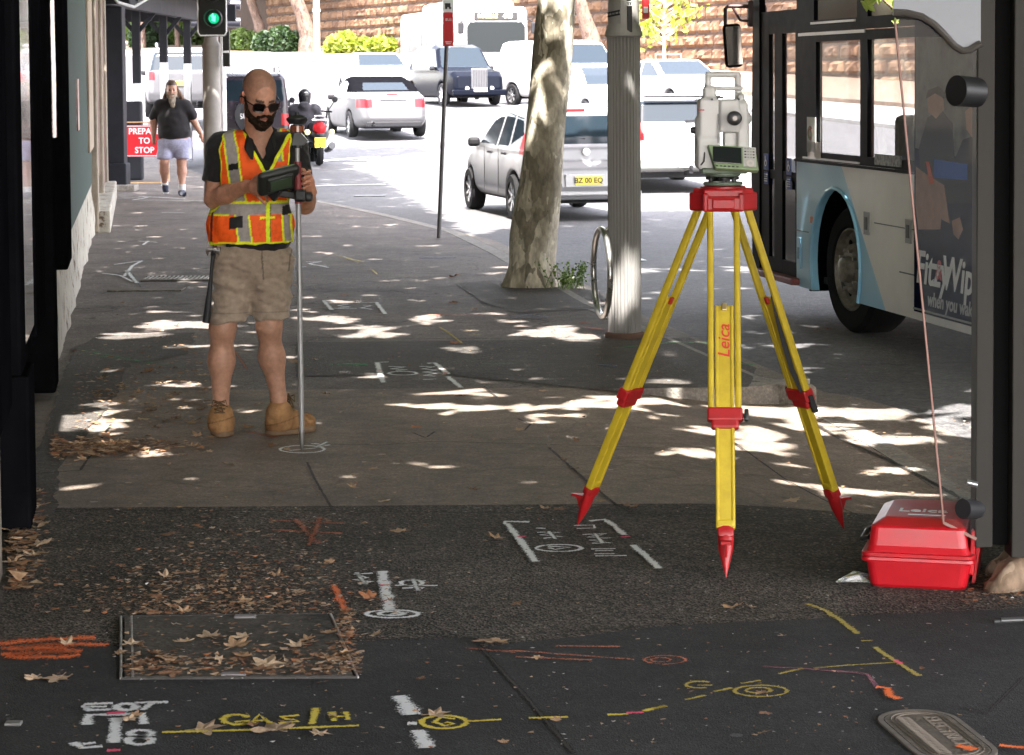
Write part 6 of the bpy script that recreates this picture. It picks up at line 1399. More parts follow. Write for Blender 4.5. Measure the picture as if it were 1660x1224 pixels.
    zl = P(0, 259)[2]; K.cut(lambda x, y, z: np.maximum(zl-z, z-P(0, 222)[2])); g = np.meshgrid(*[K.lo[i]+K.h*np.arange(K.n[i]) for i in range(3)], indexing='ij'); K.V += .012*vnoise(np.stack(g, -1)*np.array([1, 1, .5]), 14, 2); v, q = K.mesh(1)
    painted('shorts', v, q, lambda p, n: np.tile([.34, .34, .46], (len(p), 1)), M_cloth, root)
    for (ax_, ay, d, toe) in ((267, 303, .10, (269, 311.5, .04)), (295, 312, -.13, (299, 316.5, -.28))):
        mb = MB(); mb.smooth = True; mb.tube([P(ax_, ay-13, d), P(ax_, ay-2, d)], [.055, .052], 12); mb.build('sock', mat('sock_white', (.72, .72, .72), .9), root)
        Z = SDF(P(ax_-12, ay+14, -.45), P(ax_+12, ay-14, .2), .008); a = P(ax_, ay, d); t_ = P(*toe); Z.cap(a, t_, .055, .042, .02); Z.cap(a+np.array([0, .04, -.02]), a, .05, .055, .02); v, q = Z.mesh(1)
        painted('shoe', v, q, lambda p, n: np.where((p[:, 2] < p[:, 2].min()+.022)[:, None], np.array([.7, .7, .72]), np.array([.03, .035, .06])), M_cloth, root)
walker()
# ------------------------------------------------------------------ scooter rider
def rider():
    Y = 46.6; so = at(493, 260, Y); so.z = zroad(0, Y); root = empty('person', so, 'helmeted rider in a black hooded jacket seen from behind on the scooter', 'person')
    P = lambda x, y, d=0: np.array(at(x, y, Y+d)-so)
    S = SDF((-.55, -.5, -.02), (.55, .75, 1.8), .013)
    S.cap(P(493, 173), P(492, 163), .07, .07, .03); S.ell(P(494, 154), (.09, .11, .12), .02); S.cap(P(478, 177), P(508, 177), .10, .10, .06); S.ell(P(494, 190), (.20, .14, .22), .05); S.ell(P(495, 208), (.20, .16, .14), .05)
    for (a, b, c) in (((474, 178), (466, 196, .15), (464, 193, .55)), ((512, 178), (519, 196, .15), (524, 193, .55))):
        S.cap(P(*a), P(*b), .075, .06, .03); S.cap(P(*b), P(*c), .06, .045, .03); S.ell(P(*c), (.04, .05, .04), .02)
        e = P(*c)
        for i in range(4): finger(S, [e+np.array([-.03+.02*i, .03, .01]), e+np.array([-.03+.02*i, .07, .0]), e+np.array([-.03+.02*i, .07, -.03])], .011, .004)
    for sx in (-1, 1):
        h = P(494+sx*9, 212, .0); kn = P(494+sx*19, 212, .48); ft = np.array([kn[0]*.9, .42, .22]); S.cap(h, kn, .095, .07, .04); S.cap(kn, ft, .07, .05, .03); S.cap(ft, ft+np.array([0, .14, -.03]), .05, .045, .02)
    S.V = S.V; v, q = S.mesh(1); painted('body', v, q, lambda p, n: np.where((p[:, 2] < .75)[:, None], np.array([.03, .03, .04]), np.array([.35, .2, .15]))*np.ones((len(p), 1)), M_cloth, root)
    J = SDF((-.55, -.4, .6), (.55, .5, 1.6), .012); J.cap(P(477, 178), P(509, 178), .115, .115, .06); J.ell(P(494, 192), (.235, .18, .23), .05); J.ell(P(495, 205), (.24, .19, .13), .05); J.ell(P(494, 173, -.09), (.12, .09, .11), .03)
    for (a, b, c) in (((473, 179), (465, 197, .15), (464, 194, .45)), ((513, 179), (520, 197, .15), (524, 194, .45))): J.cap(P(*a), P(*b), .095, .08, .03); J.cap(P(*b), P(*c), .08, .06, .03)
    J.cut(lambda x, y, z: P(0, 213)[2]-z); g = np.meshgrid(*[J.lo[i]+J.h*np.arange(J.n[i]) for i in range(3)], indexing='ij'); J.V += .014*vnoise(np.stack(g, -1), 12, 2); v, q = J.mesh(1)
    painted('jacket', v, q, lambda p, n: np.tile([.028, .026, .032], (len(p), 1)), M_cloth, root)
    H_ = SDF(P(478, 172, -.3), P(512, 136, .3), .010); H_.ell(P(494, 154, .0), (.128, .15, .135), .02); H_.cap(P(494, 160), P(494, 163), .12, .115, .02); v, q = H_.mesh(1); link('helmet', mesh_np('helmet', v, q), mat('helmet_black', (.012, .012, .014), .25), root)
    mb = MB(); p = Vector(P(496, 150, -.155)); mb.box(p, (.07, .01, .014), bev=.002); mb.build('helmet_badge', M_labw, root)
rider()
# ================================================================== survey tripod
T1, T2, T3 = gnd(935, 853), gnd(1368, 858), gnd(1177, 937)
YT = (T1.y+T2.y+T3.y)/3; HC = at(1172, 300, YT); o3 = Vector((HC.x, HC.y, 0)); HZ = HC.z
tri = empty('tripod', o3, 'yellow survey tripod with red head, clamps and pointed feet', 'tripod')
M_yel = mat('tripod_yellow', (.56, .41, .018), .46, c2=(.42, .30, .014), scale=14, coat=.1, bump=.05)
M_trd = mat('tripod_red', (.44, .008, .012), .42, c2=(.30, .010, .010), scale=24, coat=.1)
M_tbk = mat('tripod_black', (.02, .02, .022), .45)
def tleg(tip, label, front=False, strap=False):
    tip = tip-o3; d = Vector((tip.x, tip.y, 0)).normalized(); hin = d*.072+Vector((0, 0, HZ-.075)); ax = (tip-hin).normalized(); L = (tip-hin).length; s = Vector((0, 0, 1)).cross(d).normalized(); n = ax.cross(s)
    M = Matrix((s, ax, n)).transposed(); pt = lambda f, a=0, b=0: hin+ax*(L*f)+s*a+n*b
    leg = empty('leg', (0, 0, 0)); leg.parent = tri; leg['label'] = label
    fc = .575
    for e in (-1, 1):
        mb = MB(); a, b = pt(-.015, e*.049), pt(fc, e*.049); mb.box((a+b)/2, (.023, (b-a).length, .030), M, .009); mb.build('rod', M_yel, leg)
    mb = MB(); a, b = pt(.28), pt(.875); mb.box((a+b)/2, (.070, (b-a).length, .020), M, .006)
    for e in (-1, 1): q, w_ = pt(.28, e*.028, 0), pt(.875, e*.028, 0); mb.box((q+w_)/2, (.013, (w_-q).length, .030), M, .005)
    mb.box(pt(.862), (.066, .03, .034), M, .008); mb.build('lower_leg', M_yel, leg)
    mb = MB(); mb.box(pt(.285, 0, .014 if n.y < 0 else -.014), (.02, .03, .012), M, .004); mb.build('stop', M_trd if not front else mat('brass', (.55, .42, .2), .35, .8), leg)
    mb = MB(); mb.box(pt(fc), (.128, .050, .046), M, .008); mb.box(pt(fc+.012), (.100, .075, .040), M, .01); cl_ = mb.build('clamp', M_trd, leg)
    ka = .078 if (front or tip.x > 0) else -.078
    if not front: ka = -ka*.0+(-.078 if tip.x < 0 else .078)
    mb = MB(); mb.smooth = True; mb.tube([pt(fc, ka*.8), pt(fc, ka*.95), pt(fc, ka*1.0)], [.006, .006, .006], 8); k0 = pt(fc, ka); mb.smooth = False
    mb.bar(k0-n*.0-ax*.022, k0+ax*.022, .016, .020, bev=.005); mb.build('clamp_screw', M_tbk, leg)
    mb = MB(); mb.smooth = True; mb.loft([[pt(f, math.cos(t)*a, math.sin(t)*b) for t in [2*math.pi*i/16 for i in range(16)]] for f, a, b in ((.868, .026, .018), (.872, .030, .021), (.90, .029, .022), (.93, .026, .021), (.965, .014, .013), (.992, .004, .004), (1.0, .001, .001))]); mb.smooth = False
    dd = d*.001
    mb.box(pt(.884), (.056, .035, .044), M, .006)
    sgn = 1 if n.dot(d) > 0 else -1
    mb.prism([pt(.905, -.022, sgn*.015), pt(.905, .022, sgn*.015), pt(.918, .018, sgn*.065), pt(.918, -.018, sgn*.065)], ax*.010); mb.prism([pt(.912, -.004, sgn*.012), pt(.955, -.004, sgn*.010), pt(.918, -.004, sgn*.055)], s*.008)
    mb.build('foot', M_trd, leg)
    return leg, pt, M
lg, ptf, Mf = tleg(T3, 'front leg with red maker name on its board', True)
mb = MB(); nn = -1 if ptf(0, 0, 1).y > ptf(0, 0, 0).y else 1
c0 = ptf(.375, 0, nn*.0118); axv = (ptf(1)-ptf(0)).normalized(); sv = (ptf(0, 1)-ptf(0)); 
MM = Matrix((tuple(-axv)+(0,), tuple(-sv if False else Vector(sv).normalized()*1)+(0,), (0, 0, 0, 0), (0, 0, 0, 1)))
ux = (-axv).normalized(); uy = Vector((-1, 0, 0)); uy = (uy-ux*uy.dot(ux)).normalized(); uz = ux.cross(uy)
MM = Matrix(((ux.x, uy.x, uz.x, c0.x), (ux.y, uy.y, uz.y, c0.y), (ux.z, uy.z, uz.z, c0.z), (0, 0, 0, 1)))
shr = Matrix(((1, .22, 0, 0), (0, 1, 0, 0), (0, 0, 1, 0), (0, 0, 0, 1)))
mb.text('Leica', MM @ shr, .062, .0012, bold=.008); mb.build('maker_name', mat('red_print', (.55, .02, .015), .5), lg)
tleg(T1, 'left leg reaching back towards the surveyor')
lg2, pt2, M2 = tleg(T2, 'right leg with a black carrying strap')
mb = MB(); P_ = lambda x, y, f, k=-.045: (at(x, y, (pt2(f)+o3).y+k)-o3)
sp_pts = [P_(1252, 470, .25), P_(1262, 520, .34), P_(1272, 560, .42), P_(1284, 600, .48), P_(1298, 630, .53), P_(1312, 648, .57), P_(1322, 662, .58)]
for a, b in zip(sp_pts[:-1], sp_pts[1:]): mb.bar(a, b+(b-a)*.05, .020, .004, up=(0, 1, 0))
mb.bar(P_(1312, 640, .56), P_(1322, 668, .58), .03, .02, bev=.004); mb.build('strap', mat('strap_black', (.015, .015, .016), .8), lg2)
hd_ = MB(); hd_.smooth = False
hd_.lathe([(.0, -.062), (.060, -.062), (.074, -.03), (.084, -.012), (.084, -.004), (.06, .0), (0, .0)], (0, 0, HZ), (0, 0, 1), 36, False)
for t in (T1, T2, T3):
    d = Vector(((t-o3).x, (t-o3).y, 0)).normalized(); a = math.atan2(d.y, d.x)-math.pi/2; Rm = Matrix.Rotation(a, 3, 'Z')
    hd_.box(d*.062+Vector((0, 0, HZ-.030)), (.150, .055, .040), Rm, .008); hd_.box(d*.078+Vector((0, 0, HZ-.066)), (.132, .056, .058), Rm, .010); hd_.box(d*.100+Vector((0, 0, HZ-.066)), (.085, .024, .040), Rm, .006)
    for e in (-1, 1): hd_.box(d*.070+Rm @ Vector((e*.066, 0, 0))+Vector((0, 0, HZ-.060)), (.022, .07, .070), Rm, .008)
hd_.build('head', M_trd, tri)
# ------------------------------------------------------------------ total station
oT = Vector((HC.x, HC.y, HZ)); tsr = empty('total_station', oT, 'white survey total station with green keypad display on top of the yellow tripod', 'survey instrument')
K = lambda x, y, d=0: np.array(at(x, y, YT+d)-oT)
M_ts = mat('ts_white', (.60, .59, .57), .42, var=.05, scale=6); M_tg = mat('ts_green', (.22, .30, .16), .5, var=.06); M_tk = mat('ts_black', (.015, .015, .016), .4)
mb = MB(); mb.lathe([(0, .001), (.072, .001), (.074, .005), (.072, .012), (0, .012)], n=30, closed=False); mb.lathe([(0, .034), (.062, .034), (.066, .040), (.066, .052), (.058, .058), (0, .058)], n=30, closed=False); mb.box((.0, -.01, .056), (.17, .13, .022), bev=.006); mb.build('tribrach', mat('tribrach_green', (.13, .17, .12), .5), tsr)
for a in (90+180, 30, 150):
    x, y = .050*math.cos(R(a)), .050*math.sin(R(a)); mb = MB(); mb.smooth = True; mb.lathe([(.0, .010), (.009, .012), (.009, .018), (.019, .020), (.020, .030), (.010, .033), (.009, .04), (0, .04)], (x, y, 0), (0, 0, 1), 16, False); mb.build('foot_screw', M_tk, tsr)
S = SDF((-.14, -.12, .05), (.14, .12, .47), .0026)
k2 = lambda x0, y0, x1, y1, dp, dy=0, rad=.008, kk=.004, op='+': (lambda a, b: S.box(((a[0]+b[0])/2, dy, (a[2]+b[2])/2), (abs(b[0]-a[0]), dp, abs(b[2]-a[2])), rad, kk, op))(K(x0, y0), K(x1, y1))
k2(1129, 222, 1166, 274, .12, 0, .012); k2(1131, 160, 1166, 232, .115, 0, .014, .012); k2(1127, 190, 1140, 270, .085, 0, .012, .012); k2(1140, 140, 1160, 175, .075, 0, .012, .02)
k2(1193, 165, 1211, 272, .115, 0, .012, .006); k2(1194, 152, 1206, 190, .08, 0, .01, .02); k2(1196, 200, 1213, 272, .10, 0, .012, .008)
k2(1140, 255, 1212, 274, .12, 0, .010, .006)
# telescope block
k2(1164, 161, 1196, 214, .13, -.005, .010, .002); k2(1173, 212, 1193, 238, .08, .01, .006, .002)
for (x, r) in ((1156, .032), (1202, .031)): S.cap(K(x-(7 if x < 1180 else 3), 192), K(x+(7 if x < 1180 else 3), 192), r, None, .003)
S.ell(K(1186, 192, -.055), (.040, .03, .040), .02)
# carry handle
for x in (1147, 1197): S.cap(K(x, 158), K(x+(1 if x < 1170 else -1), 124), .0135, .012, .008)
S.cap(K(1148, 121), K(1196, 121), .0115, None, .006); S.cap(K(1149, 143, -.015), K(1201, 143, -.015), .0085, None, .006)
v, q = S.mesh(1); link('body', mesh_np('body', v, q), M_ts, tsr)
mb = MB(); mb.smooth = True; c = K(1187, 191); mb.lathe([(0, -.108), (.018, -.108), (.026, -.104), (.0275, -.095), (.0275, -.06), (.0, -.06)], (c[0], 0, c[2]), (0, 1, 0), 26, False); ey = mb.build('eyepiece', M_tk, tsr)
mb = MB(); mb.lathe([(0, -.1088), (.009, -.1088), (.009, -.107)], (c[0], 0, c[2]), (0, 1, 0), 16, False); mb.build('ocular', mat('ocular', (.05, .05, .06), .05, spec=.9), ey)
for (x, y, r, l) in ((1127, 211, .0135, .03), (1131, 246, .009, .02)):
    mb = MB(); mb.smooth = True; c = K(x, y); mb.lathe([(0, -l*.6), (r*.8, -l*.6), (r, -l*.3), (r, l*.4), (r*.6, l*.6), (0, l*.6)], (c[0], -.01, c[2]), (1, 0, 0), 16, False); mb.build('drive_knob', M_tk, tsr)
mb = MB()
for (x, y) in ((1154, 161), (1197, 161)): c = K(x, y, -.05); mb.lathe([(0, -.012), (.0045, -.012), (.0045, .01)], (c[0], c[1], c[2]), (0, 1, 0), 10, False)
c = K(1167, 160, -.02); mb.box((c[0], c[1], c[2]+.004), (.024, .06, .008), bev=.002)
a, b = K(1164, 190, -.066), K(1166, 226, -.066); mb.box((a[0], -.0662, (a[2]+b[2])/2), (.003, .004, abs(a[2]-b[2])*1.3))
for i in range(4): c = K(1127+i*2, 156-i*.3+4, .0); mb.box((c[0], c[1], c[2]), (.0025, .012, .022))
mb.build('details', M_tk, tsr)
mb = MB(); c = K(1137, 178, -.060); mb.text('Leica', Matrix.Translation((c[0], c[1], c[2])) @ Matrix.Rotation(R(90), 4, 'X'), .011, .0006, bold=.02); mb.build('maker_name', MATS['red_print'], tsr)
mb = MB(); mb.smooth = True; mb.tube([K(1143, 240, -.05), K(1141, 262, -.075), K(1134, 270, -.05)], .003, 6); mb.build('cable', M_tk, tsr)
# keypad unit, tilted back
c = K(1188, 257, -.085); kr = empty('control_panel', tuple(c)); kr.parent = tsr; kr.rotation_euler = (R(-24), R(4), R(6))
Wk, Hk = .192, .094
mb = MB(); mb.prism([(-Wk/2, -.012, Hk/2), (Wk/2-.012, -.012, Hk/2), (Wk/2, -.012, -Hk/2), (-Wk/2+.028, -.012, -Hk/2)], (0, .030, 0)); cs = mb.build('casing', M_tg, kr, bev=.005)
mb = MB(); mb.box((-.024, -.0145, .006), (.108, .005, .066), bev=.002); mb.build('screen', mat('lcd_dark', (.018, .022, .022), .12), kr)
mb = MB(); mb.box((.060, -.0135, .004), (.050, .004, .078), bev=.002); kp = mb.build('keypad', mat('keypad_grey', (.46, .46, .43), .6), kr)
mb = MB(); 
for i in range(4):
    for j in range(4):
        mb.m = 1 if i in (0, 3) and j in (1, 2, 3) else 0; mb.box((.044+i*.0105, -.0165, .036-j*.0115), (.0072, .003, .0042), bev=.001)
for i in range(6): mb.m = 1; mb.box((-.064+i*.0155, -.0135, -.038), (.009, .004, .0042), bev=.001)
mb.build('keys', [mat('key_grey', (.28, .28, .26), .6), M_tk], kr)
mb = MB(); mb.lathe([(.006, -.0155), (.006, -.018), (.0145, -.018), (.0145, -.0155)], (.062, 0, -.022), (0, 1, 0), 20, False); mb.build('cursor_ring', mat('cursor_ring', (.58, .52, .48), .5), kr)
# ================================================================== red carry case
cA = gnd(1408, 959); case = empty('carry_case', (cA.x+.172, cA.y+.03, 0), 'red plastic instrument carry case under the clear shelter panel', 'case', None, R(-15))
M_case = mat('case_red', (.44, .006, .013), .34, var=.14, scale=7, bump=.04, bscale=300)
def rring(x0, x1, y0, y1, z, r=.03, n=5):
    out = []
    for (cx, cy, a0) in ((x1-r, y1-r, 0), (x0+r, y1-r, 90), (x0+r, y0+r, 180), (x1-r, y0+r, 270)):
        for i in range(n+1): a = R(a0+90*i/n); out.append((cx+r*math.cos(a), cy+r*math.sin(a), z))
    return out
mb = MB(); mb.loft([rring(-.160, .160, .015, .485, .0), rring(-.165, .165, .008, .492, .010), rring(-.178, .178, 0, .50, .088), rring(-.178, .178, 0, .50, .092)]); mb.build('base', M_case, case)
mb = MB(); mb.loft([rring(-.178, .178, 0, .50, .1235), rring(-.170, .170, .01, .49, .145), rring(-.163, .163, .018, .482, .205), rring(-.158, .158, .024, .476, .212), rring(-.120, .130, .085, .44, .232), rring(-.11, .12, .095, .43, .2325)]); mb.build('lid', M_case, case)
mb = MB(); mb.loft([rring(-.192, .192, -.014, .514, .0925), rring(-.194, .194, -.016, .516, .098), rring(-.192, .192, -.014, .514, .1075), rring(-.189, .189, -.011, .511, .1085)]); mb.loft([rring(-.189, .189, -.011, .511, .1095), rring(-.192, .192, -.014, .514, .111), rring(-.192, .192, -.014, .514, .122), rring(-.188, .188, -.01, .51, .1235)]); mb.build('rim', M_case, case)
mb = MB()
for yy in (.06, .36): mb = MB(); mb.bar((.180, yy, .05), (.187, yy, .205), .045, .016, up=(1, 0, 0), bev=.004); mb.build('latch', M_case, case)
mb = MB(); mb.bar((.182, .21, .06), (.205, .21, .19), .10, .02, up=(1, 0, 0), bev=.006); mb.prism([(.175, .12, .005), (.175, .40, .005), (.20, .40, .19), (.20, .12, .19)], (.012, 0, 0)); mb.build('side_rib', M_case, case)
mb = MB(); mb.tube([(-.178, .12, .15), (-.205, .14, .14), (-.205, .30, .14), (-.178, .32, .15)], .009, 8); mb.build('handle', M_tbk, case)
mb = MB(); mb.text('Leica', Matrix.Translation((.0, .22, .2335)), .085, .0006, bold=.01); mb.box((.02, .14, .2335), (.13, .012, .001)); mb.build('maker_name', mat('print_white', (.78, .75, .75), .5), case)
mb = MB(); mb.prism([(-.07, 0, .002), (.05, -.02, .004), (.07, .03, .015), (.0, .035, .03), (-.05, .03, .008)], (0, 0, .0015)); mb.prism([(-.05, .0, .012), (.02, .0, .028), (.06, .04, .018), (-.0, .05, .03)], (0, 0, .0015)); o = mb.build('foil_wrapper', mat('foil', (.65, .65, .65), .25, .8)); p = gnd(1392, 944); o.location = (p.x-.01, p.y, 0); tag(o, 'crumpled silver foil wrapper beside the red case', 'litter')
mb = MB(); mb.smooth = True; mb.tube([(0, 0, .012), (.10, .01, .012), (.2, .02, .012)], .010, 10); mb.tube([(-.02, 0, .008), (.03, .0, .009)], .007, 8); o = mb.build('steel_rod', mat('old_steel', (.10, .10, .10), .4, .7)); p = gnd(1622, 1012); o.location = p; tag(o, 'short steel rod lying on the asphalt at the right edge', 'rod')
# ================================================================== shelter
YS = 7.95; sh_ = empty('bus_shelter', (at(1620, 890, YS).x, YS, 0), 'dark framed bus shelter end with a clear wing panel above the red case', 'bus shelter')
O = Vector(sh_.location); Z = lambda x, y, d=0: at(x, y, YS+d)-O
M_sh = mat('shelter_bronze', (.026, .023, .019), .55, 0, var=.15, scale=4, spec=.2); M_shk = mat('shelter_black', (.003, .003, .003), .7, spec=.05)
zb = Z(1596, 888).z
def vbox(x0, x1, zb_, zt_, y0, y1, nm, m_):
    a = Z(x0, 500).x; b = Z(x1, 500).x; q = MB(); q.box(((a+b)/2, (y0+y1)/2, (zb_+zt_)/2), (b-a, y1-y0, zt_-zb_), bev=.004); return q.build(nm, m_, sh_)
vbox(1583, 1611, zb, 2.9, 0, .09, 'post', M_sh); vbox(1612, 1640, zb+.002, 2.88, .035, .08, 'channel', M_shk)
p = Z(1640, 903); vbox(1640, 1668, p.z, 2.9, -.02, .10, 'frame', M_sh); vbox(1668, 2200, p.z+.02, p.z+.22, .0, .09, 'bottom_rail', M_sh)
vbox(1668, 2200, p.z+.22, 2.8, .03, .06, 'poster', poster_mat()); q = MB(); a = Z(1668, 500).x; q.box((a+.55, .04, p.z/2), (.10, .08, p.z+.1)); q.build('support_leg', M_sh, sh_)
# clear wing panel
yt = .02
g = [Z(1452, 32, .03), Z(1583, 32, .0), Z(1583, 872, .0), Z(1530, 846, .03)]
q = MB(); q.prism(g, (0, .010, 0)); gp = q.build('glass_panel', mat_glass('clear_glass', (.55, .58, .58), .03, .03, 1.22), sh_)
q = MB(); a, b, c = Z(1451, 34, .03), Z(1529.5, 847, .03), Z(1583, 874, .0); q.bar(a, b, .006, .014, up=(0, 1, 0)); q.bar(b, c, .010, .014, up=(0, 1, 0)); q.build('glass_edge', mat('edge_copper', (.26, .13, .10), .5), gp)
wave = [(1448, 20), (1470, 21), (1495, 27), (1515, 40), (1532, 57), (1547, 74), (1560, 82), (1572, 81), (1590, 70)]
q = MB(); q.smooth = True; W3 = [Z(x, y, -.02) for x, y in wave]; q.tube(W3, .012, 8); q.build('wave_trim', mat('trim_dark', (.10, .09, .08), .35, .5), sh_)
q = MB(); q.prism([Z(1450, -60, -.01)]+[Z(x, y, -.01) for x, y in wave]+[Z(1590, -60, -.01)], (0, .006, 0)); q.build('wave_panel', mat('wave_grey', (.22, .23, .25), .5, .1, var=.05), sh_)
q = MB(); q.smooth = True; a, b = Z(1550, 147, -.03), Z(1584, 150, .02); q.tube([a+Vector((0, 0, 0)), b], .052, 26); q.build('spotlight', mat('spot_black', (.012, .012, .013), .45), sh_)
q = MB(); dvec = (b-a).normalized(); q.lathe([(0, -.002), (.040, -.002), (.046, .0)], a, tuple(-dvec), 24, False); q.build('spot_lens', mat('spot_lens', (.12, .12, .13), .25), sh_)
q = MB(); q.smooth = True; a, b = Z(1561, 825, -.03), Z(1584, 825, .02); q.tube([a, b], .034, 22); q.build('glass_clamp', mat('clamp_black', (.025, .025, .027), .35), sh_)
q = MB(); q.smooth = True; q.tube([Z(1568, 782, .0), Z(1584, 786, .0)], .010, 10); q.build('bolt', mat('bolt_steel', (.5, .5, .5), .3, .9), sh_)
# leaf sprig at the top right
oS = at(1425, -30, 9.2); sg = empty('leaf_sprig', oS, 'sprig of light green plane leaves hanging at the top beside the shelter panel', 'leaves')
def maple(sz, seed, fold=.18):
    rnd = random.Random(seed); P = []; n = 5
    for i, a in enumerate((-118, -62, 0, 62, 118)):
        l = (.66, .86, 1.0, .86, .66)[i]*rnd.uniform(.9, 1.1); a0 = R(a)
        if i == 0: P.append((-.10, -.34))
        for da, rr in ((-21, .66), (-14, .72), (-9, .86), (0, 1.0), (8, .84), (13, .74), (21, .64)):
            P.append((math.sin(a0+R(da))*l*rr, math.cos(a0+R(da))*l*rr))
        if i < 4: am = R((a+(-118, -62, 0, 62, 118)[i+1])/2); P.append((math.sin(am)*.47, math.cos(am)*.47))
    P.append((.10, -.34)); 
    cx = [0, 0]; V = [(0, 0, 0)]; k1, k2_, ph = rnd.uniform(-fold, fold)*2, rnd.uniform(.3, 1)*fold*2, rnd.uniform(0, 6.28)
    for (x, y) in P: r = math.hypot(x, y); V.append((x*sz*.5, y*sz*.5, sz*.5*(k2_*r*r+k1*x*abs(x)+.10*math.sin(ph+5*math.atan2(y, x))*r)))
    F_ = [(0, i, i % len(P)+1) for i in range(1, len(P)+1)]
    return V, F_
q = MB(); rnd = random.Random(2)
for (x, y, s) in ((1405, 8, .09), (1425, -6, .10), (1440, 4, .08), (1418, -20, .10), (1452, 36, .04), (1447, 12, .06)):
    v, f = maple(s, x); M_ = Matrix.Rotation(rnd.uniform(-1.2, 1.2), 4, 'Y') @ Matrix.Rotation(R(rnd.uniform(60, 110)), 4, 'X'); p = at(x, y, 9.2+rnd.uniform(-.05, .05))-oS; q.add([M_ @ Vector(t)+p for t in v], f)
q.build('leaves', leafmat('sprig_leaves', (.38, .46, .12), (.24, .32, .07), .4), sg, fix=False)
q = MB(); q.tube([at(1425, -90, 9.2)-oS, (0, 0, 0), at(1432, 0, 9.2)-oS, at(1447, 14, 9.2)-oS], .004, 5); q.build('stem', M_bark2, sg)
# ================================================================== near bus
B0 = Vector((2.42, 16.7, -.12)); bus = empty('bus', B0, 'blue and white city bus pulled up at the kerb on the right', 'bus', None, math.atan(.187/.982))
M_bb = mat('bus_blue', (.30, .60, .80), .32, var=.05, scale=3, coat=.2); M_bw = mat('bus_white', (.90, .88, .84), .38, var=.06, scale=2.2, coat=.2); M_bk = mat('bus_black', (.003, .003, .004), .35, var=.2, spec=.02)
M_bg = mat_glass('bus_window_glass', (.25, .28, .28), .14, .02)
DA = (.22, 1.23); DB = (-.72, .27)
arc = [(.35+.56*math.cos(R(a)), .50+.56*math.sin(R(a))) for a in range(-24, 205, 12)]
def side(poly, m_, nm, x0=0, th=.05, bev=0): q = MB(); q.prism([(x0, t, z) for t, z in poly], (th, 0, 0)); return q.build(nm, m_, bus, bev)
blue = [(1.27, .27), (arc[0][0], .27)]+arc+[(arc[-1][0], .27), DB, DA, (1.27, 1.23)]
side(blue, M_bb, 'front_panel'); side([DB, (-9.5, .27), (-9.5, 1.23), DA], M_bw, 'side_panel')
q = MB(); q.smooth = True; q.tube([(-.004, a, b) for a, b in arc], .014, 8); q.build('arch_lip', M_bb, bus)
q = MB(); q.prism([(.03, a*1.0, b) for a, b in [(1.0, .2)]+[(.35+.62*math.cos(R(t)), .5+.60*math.sin(R(t))) for t in range(0, 181, 15)]+[(-.3, .2)]], (.75, 0, 0)) if False else q.box((.9, .35, .75), (.05, 1.3, 1.0)); q.box((.45, .35, 1.14), (.85, 1.3, .04)); q.box((.45, 1.02, .7), (.85, .04, .9)); q.box((.45, -.32, .7), (.85, .04, .9)); q.build('wheel_well', M_bk, bus)
q = MB(); q.box((-.005, -3.2, 1.236), (.012, 9.0, .02)); q.box((-.004, .75, 1.236), (.012, 1.06, .018)); q.build('waist_rail', M_bk, bus)
# lower skirt line and door-side details
q = MB(); q.box((-.003, -4.5, .56), (.006, 7.0, .008)); q.box((-.003, -.95, .86), (.006, .9, .006)); q.box((-.003, 1.12, .70), (.006, .30, .007)); q.build('panel_joint', mat('joint_grey', (.12, .14, .15), .6), bus)
for (x, y, w_) in ((1407, 362, .10), (1475, 375, .10), (1297, 410, .09)):
    X = (x-830)/3800; t = (2.42-X*16.7)/(.187+X*.982); Yb = 16.7+.982*t; z = at(x, y, Yb).z+.12
    q = MB(); q.box((-.004, t, z), (.012, w_+.01, .16 if x != 1297 else .24), bev=.003); f_ = q.build('hatch_cover', mat('hatch_grey', (.30, .30, .29), .4) if x != 1297 else M_bb, bus); q = MB(); q.box((-.011, t, z), (.006, w_*.55, .09), bev=.002); q.build('recess', mat('recess_dark', (.07, .07, .07), .5) if x != 1297 else mat('bus_blue_dark', (.10, .26, .40), .4), f_)
q = MB(); q.box((-.008, .86, .80), (.014, .07, .05), bev=.004); q.build('marker_light', mat('amber', (.6, .2, .08), .4), bus)
# window band
def frame(y0, y1, z0, z1, holes, m_, nm, x=0, th=.05):
    """panel with rectangular openings, as butted strips"""
    q = MB(); hs = sorted(holes); cur = y0
    for (a, b, c, d) in hs:
        if a > cur: q.box((x+th/2, (cur+a)/2, (z0+z1)/2), (th, a-cur, z1-z0))
        q.box((x+th/2, (a+b)/2, (z0+c)/2), (th, b-a, c-z0)); q.box((x+th/2, (a+b)/2, (d+z1)/2), (th, b-a, z1-d)); cur = b
    if cur < y1: q.box((x+th/2, (cur+y1)/2, (z0+z1)/2), (th, y1-cur, z1-z0))
    return q.build(nm, m_, bus)
wins = [(-.19, .80), (-1.75, -.34), (-3.3, -1.9), (-4.9, -3.45), (-6.5, -5.05), (-8.1, -6.65)]
frame(-9.5, 1.27, 1.247, 2.20, [(a, b, 1.31, 2.13) for a, b in wins], M_bk, 'window_frame')
frame(-9.5, 1.27, 2.205, 3.05, [(-.12, .85, 2.29, 2.60)]+[(a, b, 2.29, 2.60) for a, b in wins[1:]], M_bk, 'upper_frame')
for (a, b) in wins: q = MB(); q.box((.02, (a+b)/2, 1.72), (.008, b-a, .82)); q.build('window_glass', M_bg, bus)
for (a, b) in wins: q = MB(); q.box((.02, (a+b)/2, 2.445), (.008, b-a, .31)); q.build('vent_glass', mat('vent_green', (.05, .07, .045), .1, spec=.8), bus)
